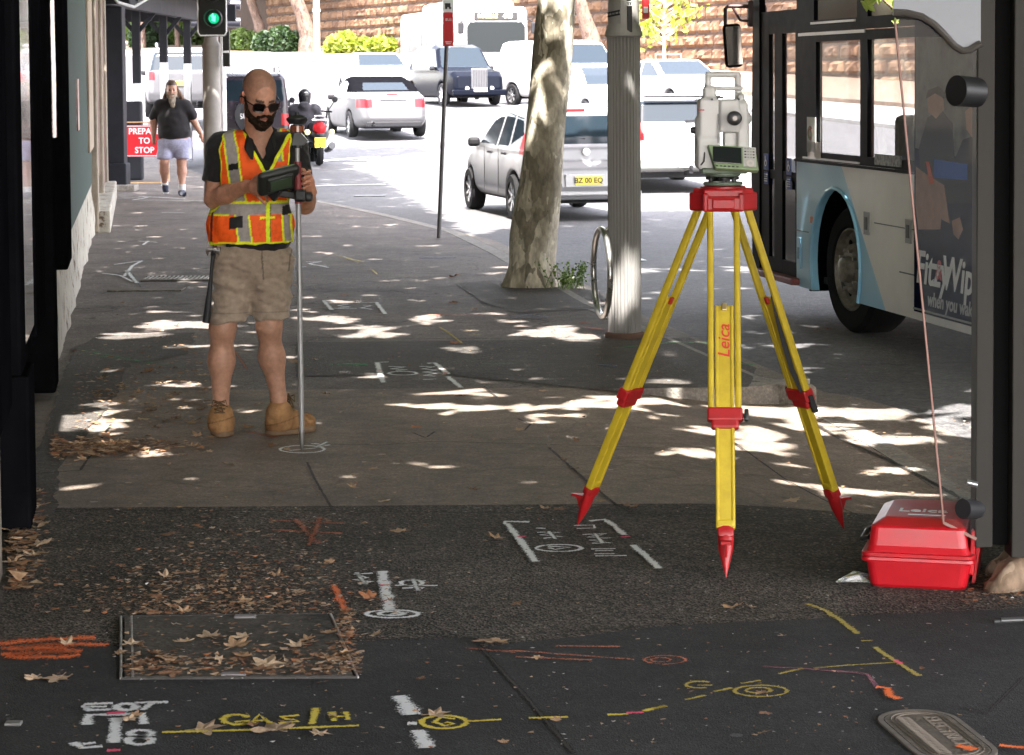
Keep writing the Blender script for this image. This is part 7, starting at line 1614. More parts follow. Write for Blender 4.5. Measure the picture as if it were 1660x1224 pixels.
q = MB(); q.box((-.006, .45, 2.19), (.010, 1.5, .022)); q.box((-.006, .45, 1.262), (.010, 1.28, .014)); q.box((-.006, .40, 2.27), (.010, 1.0, .016)); q.build('silver_strip', mat('strip_silver', (.55, .55, .55), .3, .7), bus)
# notices in the first window
def btp(x, y, off=.03):
    X = (x-830)/3800; t = (2.42-X*16.7)/(.187+X*.982); return t, at(x, y, 16.7+.982*t).z+.12
t, z = btp(1317, 218); q = MB(); q.box((-.004, t, z), (.006, .20, .26)); nt_ = q.build('notice', mat('notice_white', (.72, .72, .70), .5), bus)
q = MB(); q.lathe([(.028, 0), (.028, .003), (.055, .003), (.055, 0)], (-.008, t+.02, z+.01), (-1, 0, 0), 20, False); q.build('notice_ring', mat('ring_multi', (.10, .35, .15), .5, c2=(.55, .05, .1), scale=12), nt_)
t, z = btp(1320, 244); q = MB(); q.box((-.004, t-.02, z), (.006, .30, .13)); q.build('notice', mat('notice_pink', (.55, .48, .46), .5), bus)
t, z = btp(1441, 260); q = MB(); q.box((-.004, t, z), (.006, .52, .075)); q.build('patterned_strip', mat('strip_pattern', (.50, .50, .48), .5, c2=(.05, .05, .05), scale=30), bus)
# folding door
dr = empty('door', (0, 0, 0)); dr.parent = bus
q = MB(); 
for (a, b) in ((1.285, 1.335), (1.665, 1.88), (2.015, 2.24)): q.box((.03, (a+b)/2, 1.36), (.04, b-a, 2.06), bev=.004)
q.box((.03, 1.76, 2.30), (.039, .9, .18)); q.box((.03, 1.76, .38), (.039, .9, .12)); q.box((.032, 1.76, 1.10), (.035, .9, .07)); q.build('door_frame', M_bk, dr)
q = MB(); q.box((.03, 1.50, 1.67), (.01, .33, 1.08)); q.box((.03, 1.948, 1.67), (.01, .135, 1.08)); q.build('door_glass', M_bg, dr)
q = MB(); q.box((.03, 1.50, .755), (.012, .33, .63)); q.box((.03, 1.948, .755), (.012, .135, .63)); q.build('lower_glass', mat('door_dark_glass', (.008, .009, .011), .12, spec=.3), dr)
M_st = mat('sticker_blue', (.03, .07, .30), .5)
for (x, y) in ((1242, 262), (1279, 270)):
    t, z = btp(x, y); q = MB(); q.box((.004, t, z), (.005, .12, .13)); q.box((.004, t, z-.13), (.005, .10, .10)); sk = q.build('access_sticker', M_st, dr)
    q = MB(); q.lathe([(.02, 0), (.028, 0), (.028, .003), (.02, .003)], (.0, t, z-.01), (-1, 0, 0), 14, False); q.bar((-.001, t+.01, z+.045), (-.001, t+.01, z), .003, .008); q.bar((-.001, t+.01, z+.01), (-.001, t-.02, z+.005), .003, .008)
    for i in range(4): q.box((0, t, z-.10-.018*i), (.003, .075, .007))
    q.build('symbol', M_labw, sk)
q = MB(); q.box((-.02, 1.72, .305), (.10, 1.05, .05), bev=.01); q.build('door_step', mat('step_red', (.22, .05, .05), .5), bus)
# shell: front, far side, roof, floor
side([(2.25, .27), (2.45, .35), (2.48, 1.2), (2.42, 2.6), (2.25, 3.05)], M_bk, 'corner_post')
q = MB(); q.box((1.25, 2.40, .75), (2.4, .08, .9), bev=.02); q.box((1.25, 2.36, 2.85), (2.4, .08, .4), bev=.02); q.build('front_end', M_bw, bus)
q = MB(); q.box((1.25, 2.38, 1.93), (2.36, .02, 1.42)); q.build('windscreen', M_bg, bus)
q = MB(); q.box((2.475, -3.6, .75), (.05, 11.9, .96)); q.build('far_side_panel', M_bw, bus)
frame(-9.5, 2.35, 1.247, 2.30, [(-.6, 1.9, 1.28, 2.22)]+[(-.6-1.7*(i+1), -.75-1.7*i, 1.28, 2.22) for i in range(5)], M_bk, 'far_window_frame', 2.45)
q = MB(); q.box((2.475, -3.6, 2.68), (.05, 11.9, .74)); q.build('far_upper_panel', M_bw, bus)
q = MB(); q.box((1.25, -3.6, 3.09), (2.5, 11.95, .07), bev=.02); q.build('roof', M_bw, bus)
q = MB(); q.box((1.28, -3.6, .33), (2.3, 11.7, .05)); q.build('floor', mat('bus_floor', (.10, .10, .11), .7), bus); q = MB(); q.box((1.25, -9.47, 1.65), (2.4, .05, 2.75)); q.build('rear_end', M_bw, bus)
M_seat = mat('seat_dark', (.015, .016, .02), .8, var=.3)
for i, (x, y, s_) in enumerate([(.45, -.05, 1), (.45, -.95, 1), (1.0, -.95, 1), (.45, -1.85, 1), (1.0, -1.85, 1), (2.0, -1.0, 1), (2.0, -1.9, 1), (.45, -2.8, 1), (2.0, -2.8, 1)]):
    q = MB(); q.box((x, y, .80), (.44, .44, .10), bev=.04); q.box((x, y-.22, 1.20), (.44, .10, .80), bev=.05); q.box((x, y, .55), (.3, .3, .42)); q.build('seat', M_seat, bus)
q = MB(); q.box((1.9, 1.1, 1.35), (.5, .14, 1.0), bev=.06); q.box((1.55, .55, 1.05), (.05, 1.4, 1.2)); q.build('driver_cab', M_seat, bus)
q = MB(); q.smooth = True; q.tube([(.55, -.7, .9), (.55, -.7, 1.7), (.5, -.55, 2.05), (.45, -.45, 2.5)], .018, 8); q.tube([(.55, -.7, 1.62), (.55, -.7, 1.68)], .045, 10); q.build('grab_pole', mat('pole_brown', (.12, .10, .09), .4), bus)
# wheels
def bwheel(y, nm='wheel'):
    w_ = empty('wheel', (.16, y, .465)); w_.parent = bus; w_.rotation_euler = (0, 0, R(4) if y > 0 else 0)
    q = MB(); q.smooth = True; q.lathe([(.30, -.02), (.32, -.06), (.43, -.055), (.462, -.02), (.465, .05), (.465, .22), (.43, .27), (.28, .27)], (0, 0, 0), (1, 0, 0), 44, False); q.build('tyre', M_tyre, w_)
    q = MB(); q.smooth = True; q.lathe([(.305, -.045), (.29, -.05), (.275, .0), (.20, .03), (.185, -.03), (.15, -.05), (.10, -.055), (.09, -.11), (.05, -.125), (0, -.125)], (0, 0, 0), (1, 0, 0), 36, False)
    rm = q.build('rim', mat('bus_rim', (.42, .39, .33), .45, .4, c2=(.12, .10, .08), scale=9), w_)
    q = MB()
    for i in range(10): q = MB(); a = 2*math.pi*i/10; q.lathe([(.013, 0), (.013, -.035), (0, -.035)], (-.045, .145*math.cos(a), .145*math.sin(a)), (1, 0, 0), 6, False); q.build('wheel_nut', mat('nut_steel', (.45, .42, .38), .4, .7), rm)
    q = MB()
    for i in range(10): a = 2*math.pi*(i+.5)/10; q.lathe([(0, -.004), (.022, -.002), (.022, .02)], (.012, .235*math.cos(a), .235*math.sin(a)), (1, 0, 0), 10, False)
    q.build('rim_holes', M_bk, rm)
bwheel(.35); bwheel(-6.2)
q = MB(); q.box((1.25, -1.5, .36), (2.0, 1.8, .2)); q.box((1.25, .35, .45), (1.6, .2, .2)); q.build('chassis', M_bk, bus)
# mirror on its arm
E = lambda x, y, d=0: bus.matrix_world.inverted() @ Vector(at(x, y, 19.4+d))
bus.matrix_world = Matrix.Translation(B0) @ Matrix.Rotation(math.atan(.187/.982), 4, 'Z')
q = MB(); q.smooth = True; q.tube([E(1232, 12), E(1205, 10), E(1180, 10), E(1176, 14), E(1176, 60)], .017, 8); q.tube([E(1212, 34), E(1200, 33), E(1188, 12)], .012, 8); q.smooth = False; q.box(E(1219, 22), (.07, .10, .22), bev=.02); q.box(E(1232, 20), (.1, .12, .14), bev=.03); q.build('mirror_arm', mat('arm_brown', (.07, .035, .035), .4), bus)
q = MB(); a = E(1188, 74); q.box(a, (.155, .07, .36), Matrix.Rotation(R(-4), 3, 'Y'), .035); mr_ = q.build('mirror', M_bk, bus)
q = MB(); q.box(a+Vector((0, -.038, 0)), (.125, .008, .32), Matrix.Rotation(R(-4), 3, 'Y'), .003); q.build('mirror_glass', mat('mirror_glass', (.45, .42, .40), .12, .9), mr_)
q = MB(); q.box(E(1221, 353), (.10, .06, .09), bev=.01); q.build('corner_lamp', mat('lamp_orange', (.65, .14, .03), .4), bus)
# advertisement on the side
t0 = -1.30; ad = empty('advert', (0, 0, 0)); ad.parent = bus; ad['label'] = 'dark blue advertisement wrap with pale lettering'
M_navy = mat('ad_navy', (.012, .018, .055), .7, c2=(.008, .010, .028), scale=3, spec=0)
q = MB(); q.box((-.008, (t0-7)/2, 1.30), (.010, 7+t0, 1.95)); q.build('backing', M_navy, ad)
def adp(x, y): 
    t, z = btp(x, y); return t, z
def adshape(pts, m_, nm, d=-.0165): q = MB(); q.prism([(d, *adp(x, y)) for x, y in pts], (.002, 0, 0)); return q.build(nm, m_, ad)
M_as = mat('ad_skin', (.38, .23, .18), .7, spec=0, var=.15, scale=9); M_ag = mat('ad_grey', (.20, .21, .21), .7, spec=0, c2=(.12, .12, .13), scale=8); M_ah = mat('ad_hair', (.05, .04, .035), .7, spec=0)
adshape([(1488, 60), (1582, 60), (1582, 260), (1488, 240)], M_ag, 'photo_ground', -.0145)
adshape([(1508, 190), (1530, 178), (1548, 200), (1552, 260), (1556, 330), (1500, 330), (1494, 240)], mat('ad_coat', (.03, .032, .04), .7, spec=0), 'left_figure', -.0165)
adshape([(1508, 160), (1520, 148), (1534, 156), (1535, 178), (1522, 192), (1510, 182)], M_as, 'left_face', -.0185); adshape([(1506, 160), (1510, 146), (1526, 140), (1537, 150), (1536, 160), (1521, 151)], M_ah, 'left_hair', -.0205)
adshape([(1548, 270), (1566, 226), (1600, 215), (1600, 330), (1548, 330)], mat('ad_coat', (.03, .032, .04)), 'right_figure', -.0175)
adshape([(1570, 180), (1580, 172), (1600, 180), (1600, 220), (1584, 226), (1572, 210)], M_as, 'right_face', -.0195)
adshape([(1490, 270), (1510, 285), (1532, 340), (1530, 372), (1494, 372), (1489, 330)], M_as, 'left_arm', -.0185); adshape([(1508, 284), (1536, 300), (1545, 362), (1533, 356)], M_as, 'right_arm', -.0205)
adshape([(1520, 258), (1574, 266), (1574, 292), (1520, 288)], mat('ad_blue', (.02, .12, .50), .7, spec=0), 'blue_band', -.0215); adshape([(1507, 262), (1512, 262), (1520, 296), (1513, 298)], mat('ad_orange', (.55, .09, .03), .7, spec=0), 'orange_stroke', -.0225)
adshape([(1549, 358), (1562, 352), (1567, 372), (1560, 388), (1552, 380)], M_as, 'hand', -.0205)
def adtext(s, x, y, size, m_, nm, italic=.2, bold=.02):
    t, z = adp(x, y); q = MB(); Mx = Matrix(((0, 0, -1, -.019), (-1, 0, 0, t), (0, 1, 0, z), (0, 0, 0, 1))); q.text(s, Mx @ Matrix(((1, italic, 0, 0), (0, 1, 0, 0), (0, 0, 1, 0), (0, 0, 0, 1))), size, .001, 'LEFT', bold); return q.build(nm, m_, ad)
adtext('Fitzy', 1492, 434, .30, mat('ad_white', (.70, .72, .74), .5), 'lettering'); adtext('&', 1523, 438, .18, mat('ad_redtext', (.45, .05, .08), .5), 'ampersand'); adtext('Wippa', 1534, 444, .30, MATS['ad_white'], 'lettering')
adtext('when you wake up', 1510, 485, .13, mat('ad_palegrey', (.38, .40, .44), .5), 'small_lettering')
q = MB(); q.box((-.016, (t0-7)/2, .345), (.006, 7+t0, .012)); q.build('lower_edge', mat('joint_pale', (.35, .36, .38), .5), ad)
# ================================================================== marks, covers, leaves on the ground
def spray_mat(name, c, amt=1.0, th=.6):
    m = bpy.data.materials.new(name); m.use_nodes = True; n = m.node_tree; b = n.nodes['Principled BSDF']; L = n.links.new
    b.inputs['Roughness'].default_value = .8
    uv = n.nodes.new('ShaderNodeUVMap'); sp = n.nodes.new('ShaderNodeSeparateXYZ'); L(uv.outputs[0], sp.inputs[0])
    def M(op, a, b_=None):
        q = n.nodes.new('ShaderNodeMath'); q.operation = op
        for i, x in enumerate((a, b_)):
            if x is None: continue
            if isinstance(x, (int, float)): q.inputs[i].default_value = x
            else: L(x, q.inputs[i])
        return q.outputs[0]
    v = M('SUBTRACT', 1, M('ABSOLUTE', M('SUBTRACT', M('MULTIPLY', sp.outputs[1], 2), 1)))
    tc = n.nodes.new('ShaderNodeTexCoord')
    def N(s, d): q = n.nodes.new('ShaderNodeTexNoise'); q.inputs['Scale'].default_value = s; q.inputs['Detail'].default_value = d; L(tc.outputs['Object'], q.inputs['Vector']); return q.outputs[0]
    a = M('ADD', M('MULTIPLY', v, 2.6), M('ADD', M('MULTIPLY', M('SUBTRACT', N(160, 3), .5), 4.2), M('MULTIPLY', M('SUBTRACT', N(14, 3), .5), 1.6)))
    a = M('SUBTRACT', a, th); mr = n.nodes.new('ShaderNodeClamp'); L(a, mr.inputs[0]); al = M('MULTIPLY', mr.outputs[0], amt); L(al, b.inputs['Alpha'])
    b.inputs['Base Color'].default_value = (*c, 1); return m
SPW = spray_mat('white_spray', (.72, .72, .71)); SPY = spray_mat('yellow_spray', (.66, .52, .06), .95); SPO = spray_mat('orange_spray', (.80, .17, .04), .8, 1.25); SPP = spray_mat('pink_spray', (.75, .08, .16), .9)
SPF = spray_mat('faded_orange_spray', (.50, .17, .09), .6, 1.1); SPG = spray_mat('green_spray', (.06, .36, .12), .7); SPB = spray_mat('blue_spray', (.06, .12, .34), .5); SPH = spray_mat('faded_white_spray', (.6, .58, .57), .6); CRK = spray_mat('crack_dark', (.02, .016, .013), .9); SPYF = spray_mat('faded_yellow_spray', (.55, .42, .08), .6)
def marks(name, strokes, m, label, z=.0085, org=None, sc_=1.0):
    vs = []; fs = []; uvs = []; kw = 1.22 if m is SPW else 1.0
    for st in strokes:
        pts, wd = st[0], st[1]; pts = [(org[0]+x/sc_, org[1]+y/sc_) if org else (x, y) for x, y in pts]
        P = [gnd(x, y) for x, y in pts]; Q = [P[0]]
        for a, b in zip(P[:-1], P[1:]):
            k = max(1, int((b-a).length/.05))
            for j in range(1, k+1): Q.append(a.lerp(b, j/k))
        if len(Q) < 2: Q.append(Q[0]+Vector((.01, 0, 0)))
        a, b = Q[0], Q[1]; Q[0] = a-(b-a).normalized()*wd*.2
        base = len(vs)
        for i, p in enumerate(Q):
            d = (Q[min(i+1, len(Q)-1)]-Q[max(i-1, 0)]).normalized(); s = Vector((d.y, -d.x, 0))*wd*kw*.72*(1+.12*math.sin(i*1.7+p.x*9))
            for e, u in ((-1, 0), (1, 1)):
                q = p+s*e; zz = zfoot(q.x, q.y) if q.y < 38 else zfoot(q.x, q.y); 
                if q.y > YB1-.05 and q.y < 38: zz = 0.0
                vs.append((q.x, q.y, zz+z)); uvs.append((i*.1, u))
        for i in range(len(Q)-1): fs.append((base+2*i, base+2*i+1, base+2*i+3, base+2*i+2))
    me = bpy.data.meshes.new(name); me.from_pydata(vs, [], fs); ul = me.uv_layers.new(name='UVMap')
    for l in me.loops: ul.data[l.index].uv = uvs[l.vertex_index]
    return tag(link(name, me, m), label, None, None, 'structure')
def ell(cx, cy, rx, ry, a0=0, a1=360, n=26): return [(cx+rx*math.cos(R(a0+(a1-a0)*i/n)), cy+ry*math.sin(R(a0+(a1-a0)*i/n))) for i in range(n+1)]
_sr = random.Random(12)
def scr(x0, y0, x1, y1, n=5):
    out = []
    for i in range(n):
        t = i/max(1, n-1); out.append((x0+(x1-x0)*(t*.7+.3*_sr.random()) if i % 2 else x0+(x1-x0)*(.25*_sr.random()+t*.3), y0+(y1-y0)*t))
    return out
A3 = dict(org=(0, 920), sc_=2.767); A4 = dict(org=(540, 800), sc_=2.862); A5 = dict(org=(1060, 800), sc_=2.767); A6 = dict(org=(480, 380), sc_=2.662)
marks('paint_mark', [([(500, 621), (385, 626), (378, 638), (400, 652), (500, 650)], .022), ([(385, 638), (480, 637)], .02), (ell(566, 638, 44, 14), .024), ([(610, 620), (755, 616)], .024), ([(680, 620), (638, 652)], .022),
    ([(390, 716), (402, 673), (640, 670), (645, 716)], .028), ([(520, 690), (512, 800)], .03), (ell(632, 758, 48, 15), .022), (ell(625, 790, 55, 17), .022), ([(330, 800), (370, 822), (460, 815)], .022), ([(380, 805), (430, 800)], .02)], SPW, 'white sprayed letters and bracket at the bottom left', **A3)
marks('paint_mark', [([(490, 668), (560, 664)], .03), ([(490, 836), (540, 834)], .03), ([(600, 352), (700, 348)], .02)], SPP, 'pink dots on the white sprayed bracket', z=.0095, **A3)
marks('paint_mark', [(ell(1060, 695, 58, 22, -30, -330), .024), ([(1060, 706), (1115, 700), (1100, 718)], .022), ([(1130, 716), (1165, 672), (1215, 712)], .022), ([(1145, 700), (1195, 698)], .02), ([(1335, 676), (1260, 682), (1300, 695), (1340, 704), (1250, 712)], .022), ([(1416, 645), (1400, 716)], .026), ([(1490, 662), (1500, 702)], .022), ([(1550, 662), (1560, 696)], .022), ([(1492, 682), (1555, 680)], .02), ([(735, 752), (1100, 742), (1610, 722)], .022)], SPY, 'yellow sprayed word beside the access cover', **A3)
marks('paint_mark', [([(228, 372), (240, 440), (262, 548)], .035), ([(180, 380), (100, 385), (160, 402), (95, 410), (180, 420), (120, 432)], .016), ([(110, 378), (150, 432)], .014), ([(290, 437), (485, 438)], .014), (ell(365, 425, 50, 14), .016), ([(320, 415), (430, 415)], .014), ([(325, 450), (420, 448), (380, 462)], .015), ([(370, 408), (395, 462)], .014), (ell(275, 570, 120, 18), .018), (ell(270, 568, 55, 9), .02), ([(240, 575), (350, 562)], .014)], SPW, 'white sprayed mark with a ring near the middle', **A4)
marks('paint_mark', [([(222, 438), (262, 436)], .024), ([(860, 212), (895, 208)], .024), ([(1340, 212), (1378, 210)], .024)], SPP, 'pink dots on the central white marks', z=.0095, **A4)
marks('paint_mark', [([(905, 141), (798, 139), (860, 215), (940, 326)], .026), ([(1195, 137), (1262, 130), (1300, 155), (1350, 202)], .026), ([(1392, 250), (1440, 290), (1512, 358)], .026), (ell(1048, 263, 105, 16), .016), ([(1000, 255), (1100, 260), (1030, 270), (1000, 262)], .014), ([(950, 190), (1050, 190), (960, 202), (1060, 210), (975, 218)], .013), ([(1000, 186), (1030, 220)], .014), ([(945, 170), (985, 172)], .013), ([(1120, 158), (1210, 156), (1215, 170), (1130, 172)], .013), ([(1160, 200), (1270, 196), (1180, 212), (1290, 216), (1190, 226), (1290, 240), (1200, 240)], .013), ([(1215, 196), (1250, 240)], .014), ([(1200, 268), (1310, 266)], .013), ([(1220, 276), (1300, 274)], .013), ([(1215, 290), (1305, 290)], .013), ([(1220, 300), (1362, 298)], .013)], SPW, 'white sprayed bracket marks under the tripod', **A4)
marks('paint_mark', [([(305, 955), (335, 985), (365, 1040)], .045), ([(355, 1080), (390, 1080)], .03), ([(400, 1115), (432, 1195)], .04)], SPW, 'thick white sprayed dashes at the bottom', **A4)
marks('paint_mark', [(ell(515, 1074, 105, 30), .020), ([(560, 1058), (500, 1052), (470, 1075), (520, 1092), (560, 1082), (520, 1076)], .020), ([(622, 1070), (780, 1062)], .018), ([(915, 1055), (1090, 1050)], .020), ([(1280, 1040), (1370, 1037)], .020), ([(1445, 1021), (1545, 998)], .022)], SPY, 'yellow sprayed ring and dashes at the bottom', **A4)
marks('paint_mark', [([(1370, 1034), (1440, 1030)], .024)], SPP, 'pink dot on the yellow dashes', z=.0095, **A4)
marks('paint_mark', [([(688, 506), (760, 530), (838, 580), (915, 640)], .026), ([(935, 672), (980, 672)], .018), ([(992, 702), (1090, 768), (1190, 830)], .024), ([(720, 795), (900, 780), (1085, 770)], .014), (ell(205, 870, 60, 15, -50, -300), .018), ([(200, 872), (262, 872)], .016), ([(272, 900), (350, 884)], .018), ([(145, 937), (232, 918)], .018), (ell(480, 898, 118, 25), .016), (ell(470, 895, 55, 12), .018), ([(395, 864), (478, 850)], .016), ([(0, 976), (50, 967)], .02), ([(565, 820), (670, 796)], .018)], SPYF, 'yellow sprayed lines on the smooth patch', **A5)
marks('paint_mark', [([(485, 788), (650, 796), (900, 815), (960, 822), (1000, 880)], .016), ([(880, 812), (960, 824)], .02)], spray_mat('faded_pink_spray', (.42, .14, .20), .5), 'faded pink line leading to the oval cover', **A5)
marks('paint_mark', [([(1085, 764), (1110, 776)], .022)], SPP, 'pink dot on the yellow line', z=.0095, **A5)
marks('paint_mark', [([(25, 350), (200, 335), (430, 325)], .11), ([(30, 372), (250, 355), (490, 358)], .09), ([(40, 398), (180, 390), (370, 385)], .12), ([(60, 408), (250, 415), (360, 402)], .10), ([(80, 375), (300, 372)], .14), ([(1498, 90), (1520, 140), (1548, 205)], .045)], SPO, 'orange sprayed scribble left of the access cover', **A3)
marks('paint_mark', [([(440, 846), (560, 852)], .05), ([(445, 862), (555, 868)], .06), ([(480, 845), (515, 885)], .05), ([(520, 842), (500, 888)], .04), ([(380, 570), (400, 600)], .03), ([(375, 600), (415, 602)], .03), ([(400, 702), (450, 712)], .05)], SPF, 'faded orange scribble in front of the concrete band')
marks('paint_mark', [([(720, 742), (850, 742), (1150, 764), (1395, 782)], .022), ([(850, 770), (1200, 785)], .03), ([(1040, 720), (1330, 722)], .03), (ell(1540, 784, 95, 20), .02), (ell(1520, 784, 45, 10), .02), ([(620, 728), (850, 750)], .02)], SPF, 'faded orange line and ring on the smooth patch', **A4)
marks('paint_mark', [(ell(490, 731, 36, 6), .016), ([(505, 722), (535, 724), (512, 728), (530, 719)], .014), ([(470, 733), (512, 729)], .014)], SPW, 'white sprayed ring under the survey pole tip')
marks('paint_mark', [([(165, 292), (118, 290), (155, 330)], .03), ([(165, 300), (230, 304), (180, 312), (230, 318), (165, 324), (262, 324)], .02), ([(270, 300), (345, 297), (385, 348)], .03), ([(290, 310), (325, 312), (280, 322), (330, 328)], .02), ([(350, 560), (362, 600), (375, 645)], .03), ([(340, 558), (400, 556)], .02), (ell(460, 605, 60, 8), .02), ([(400, 575), (470, 578), (410, 586), (480, 590), (430, 594)], .018), ([(572, 562), (600, 560), (655, 608)], .03), ([(655, 620), (712, 667)], .03), ([(535, 575), (600, 577), (545, 586), (610, 592), (550, 600), (605, 606), (550, 614), (600, 618)], .018), ([(550, 632), (605, 630)], .016), ([(45, 122), (110, 120), (55, 130), (140, 146)], .03), ([(60, 135), (130, 138)], .02), ([(20, 145), (45, 143)], .02)], SPW, 'white sprayed brackets beyond the surveyor', **A6)
marks('paint_mark', [([(355, 592), (372, 592)], .03), ([(640, 604), (655, 604)], .03)], SPP, 'small pink dots on the white brackets', z=.0095, **A6)
marks('paint_mark', [([(145, 567), (215, 566)], .025), ([(215, 564), (310, 566)], .08), ([(800, 563), (950, 562)], .03)], SPG, 'green sprayed streaks across the path', **A6)
marks('paint_mark', [([(540, 105), (690, 104)], .12), ([(930, 362), (1100, 358)], .07), ([(960, 348), (1060, 352)], .06), ([(1310, 568), (1380, 575)], .08)], SPB, 'blue sprayed smears near the street tree', **A6)
marks('paint_mark', [([(580, 352), (820, 354)], .06), ([(1230, 384), (1270, 390)], .06), ([(1250, 405), (1340, 418)], .09)], spray_mat('thin_orange_spray', (.55, .17, .09), .6), 'orange smears near the street tree', **A6)
marks('paint_mark', [([(618, 404), (660, 430), (715, 474)], .025), ([(700, 416), (790, 420)], .02), ([(730, 434), (795, 438)], .03), ([(165, 90), (270, 125)], .02), ([(200, 100), (290, 122)], .03), ([(270, 154), (330, 156), (350, 176)], .025)], SPYF, 'yellow sprayed lines beyond the surveyor', **A6)
marks('paint_mark', [([(190, 322), (240, 321), (215, 325), (330, 326)], .03), ([(225, 319), (300, 323)], .04), ([(262, 345), (300, 346)], .03), ([(225, 392), (255, 394)], .025), ([(240, 392), (232, 398)], .03), ([(185, 430), (230, 424), (215, 432), (200, 450)], .03), ([(165, 444), (195, 448), (215, 458)], .025), ([(205, 440), (222, 460)], .03), ([(450, 505), (462, 512)], .02)], SPW, 'white sprayed marks along the shopfront side')
marks('paint_mark', [([(125, 568), (180, 578), (240, 590), (300, 596)], .015), ([(128, 575), (190, 583), (260, 592)], .012)], SPG, 'thin green line beside the wall foot')
marks('paint_mark', [([(1000, 566), (1100, 556), (1170, 560)], .03), ([(1190, 590), (1225, 594)], .03)], SPG, 'green streaks on the asphalt by the kerb end')
crk = [([(498, 752), (508, 775), (522, 800), (540, 830)], .012), ([(890, 728), (920, 755), (955, 785), (1000, 822)], .014), ([(1190, 705), (1270, 760), (1330, 790), (1410, 835)], .012), ([(500, 722), (620, 724), (700, 718), (860, 722), (1060, 728)], .010), ([(670, 704), (690, 712), (705, 702)], .012), ([(480, 548), (760, 551), (1000, 546), (1230, 548)], .020), ([(640, 601), (800, 608), (960, 622)], .014), ([(785, 628), (806, 646)], .012), ([(540, 1042), (640, 1040), (755, 1036), (905, 1028), (1060, 1018)], .014), ([(778, 1052), (850, 1130), (930, 1226)], .016), ([(1100, 858), (1220, 866), (1390, 872)], .012), ([(1340, 1003), (1660, 986)], .01), ([(90, 829), (540, 831), (1000, 836), (1410, 838)], .014), ([(840, 681), (860, 690), (850, 700)], .012), ([(1300, 645), (1360, 680), (1440, 712), (1520, 752), (1590, 790)], .028), ([(215, 445), (230, 470), (480, 470)], .012), ([(480, 440), (620, 445), (740, 444), (830, 452)], .014), ([(60, 770), (130, 765), (180, 690)], .014), ([(1560, 1150), (1600, 1160), (1660, 1100)], .012), ([(740, 462), (790, 495)], .014)]
marks('pavement_cracks', crk, CRK, 'dark cracks and joints in the paving', z=.0075)
# ------------------------------------------------------------------ covers and grates
ac = [gnd(*p) for p in ((196, 1003), (536, 999), (580, 1102), (196, 1104))]
oc_ = sum(ac, Vector())/4; ac_r = empty('access_cover', oc_, 'large rectangular pit cover strewn with leaves at the lower left', 'pit cover'); q4 = [p-oc_ for p in ac]
mb = MB(); mb.prism([Vector((p.x*.965, p.y*.97, .004)) for p in q4], (0, 0, .0065)); mb.build('infill', nodes_ground('cover_infill', (.088, .078, .066), (.055, .048, .041), (.15, .135, .115), 90, .35, bump=.3, gum=.0, stain=.45, cracks=.6), ac_r)
mb = MB()
for a, b in ((0, 1), (1, 2), (2, 3), (3, 0)):
    n_ = 2 if (a, b) == (3, 0) else 1
    for k in range(n_):
        A, B = q4[a].copy(), q4[b].copy()
        if k: A.x += .035; B.x += .035
        mb.m = 0 if a in (1, 3) else 1; mb.bar((A.x, A.y, .0065), (B.x, B.y, .0065), .008 if a in (1, 3) else .006, .009, bev=.002)
mb.build('frame', [mat('cover_steel', (.34, .32, .30), .5, .3, var=.5, scale=14), mat('cover_steel_dark', (.06, .055, .05), .6, .2, var=.4, scale=14)], ac_r)
mb = MB(); mb.box((q4[0].x*.05+.02, (q4[0].y)*.96-.02, .013), (.07, .035, .008), bev=.003); mb.box((.05, q4[2].y*.93, .013), (.075, .03, .006), bev=.003); mb.build('key_plate', mat('key_plate', (.20, .18, .18), .6), ac_r)
eo = gnd(1518, 1196); dA = (gnd(1625, 1280)-gnd(1432, 1120)).normalized(); ang = math.atan2(dA.y, dA.x)
ec = empty('electricity_cover', eo+Vector((0, 0, .004)), 'oval metal cover lettered electricity at the bottom right', 'cover', None, ang)
def stadium(L, W, z, n=12): return [(L/2-W/2+W/2*math.cos(a), W/2*math.sin(a), z) for a in [R(-90+180*i/n) for i in range(n+1)]]+[(-L/2+W/2+W/2*math.cos(a), W/2*math.sin(a), z) for a in [R(90+180*i/n) for i in range(n+1)]]
M_cast = mat('cast_iron', (.10, .080, .060), .8, .0, var=.3, scale=14, bump=.4, bscale=60)
mb = MB(); mb.loft([stadium(.50, .225, 0), stadium(.50, .225, .006), stadium(.47, .195, .006), stadium(.47, .195, .002)], cap=False); mb.build('rim', mat('cast_rim', (.13, .11, .09), .8, .0, var=.3, scale=20), ec)
mb = MB(); mb.prism(stadium(.465, .19, .0005), (0, 0, .0055)); mb.build('plate', M_cast, ec)
mb = MB(); mb.text('ELECTRICITY', Matrix.Translation((.005, .035, .0065)), .058, .001, bold=.012); 
for (a, b) in ((.43, .155), (.40, .13)): 
    rr = stadium(a, b, .0068); mb.tube(rr, .0013, 4, closed=True)
for i in range(26): x = -.17+.0135*i; mb.bar((x, -.055, .0068), (x+.01, -.02, .0068), .0025, .0018); mb.bar((x+.01, -.055, .0068), (x, -.02, .0068), .0025, .0018)
mb.build('raised_lettering', mat('cast_worn', (.19, .155, .12), .75), ec)
marks('paint_mark', [([(1005, 888), (1050, 892), (1060, 925), (1100, 940)], .03), ([(1370, 1152), (1440, 1170)], .04), ([(1560, 1150), (1660, 1160)], .03)], spray_mat('bright_orange', (.85, .17, .03), .9), 'fluorescent orange dab on the oval cover', z=.0125, **A5)
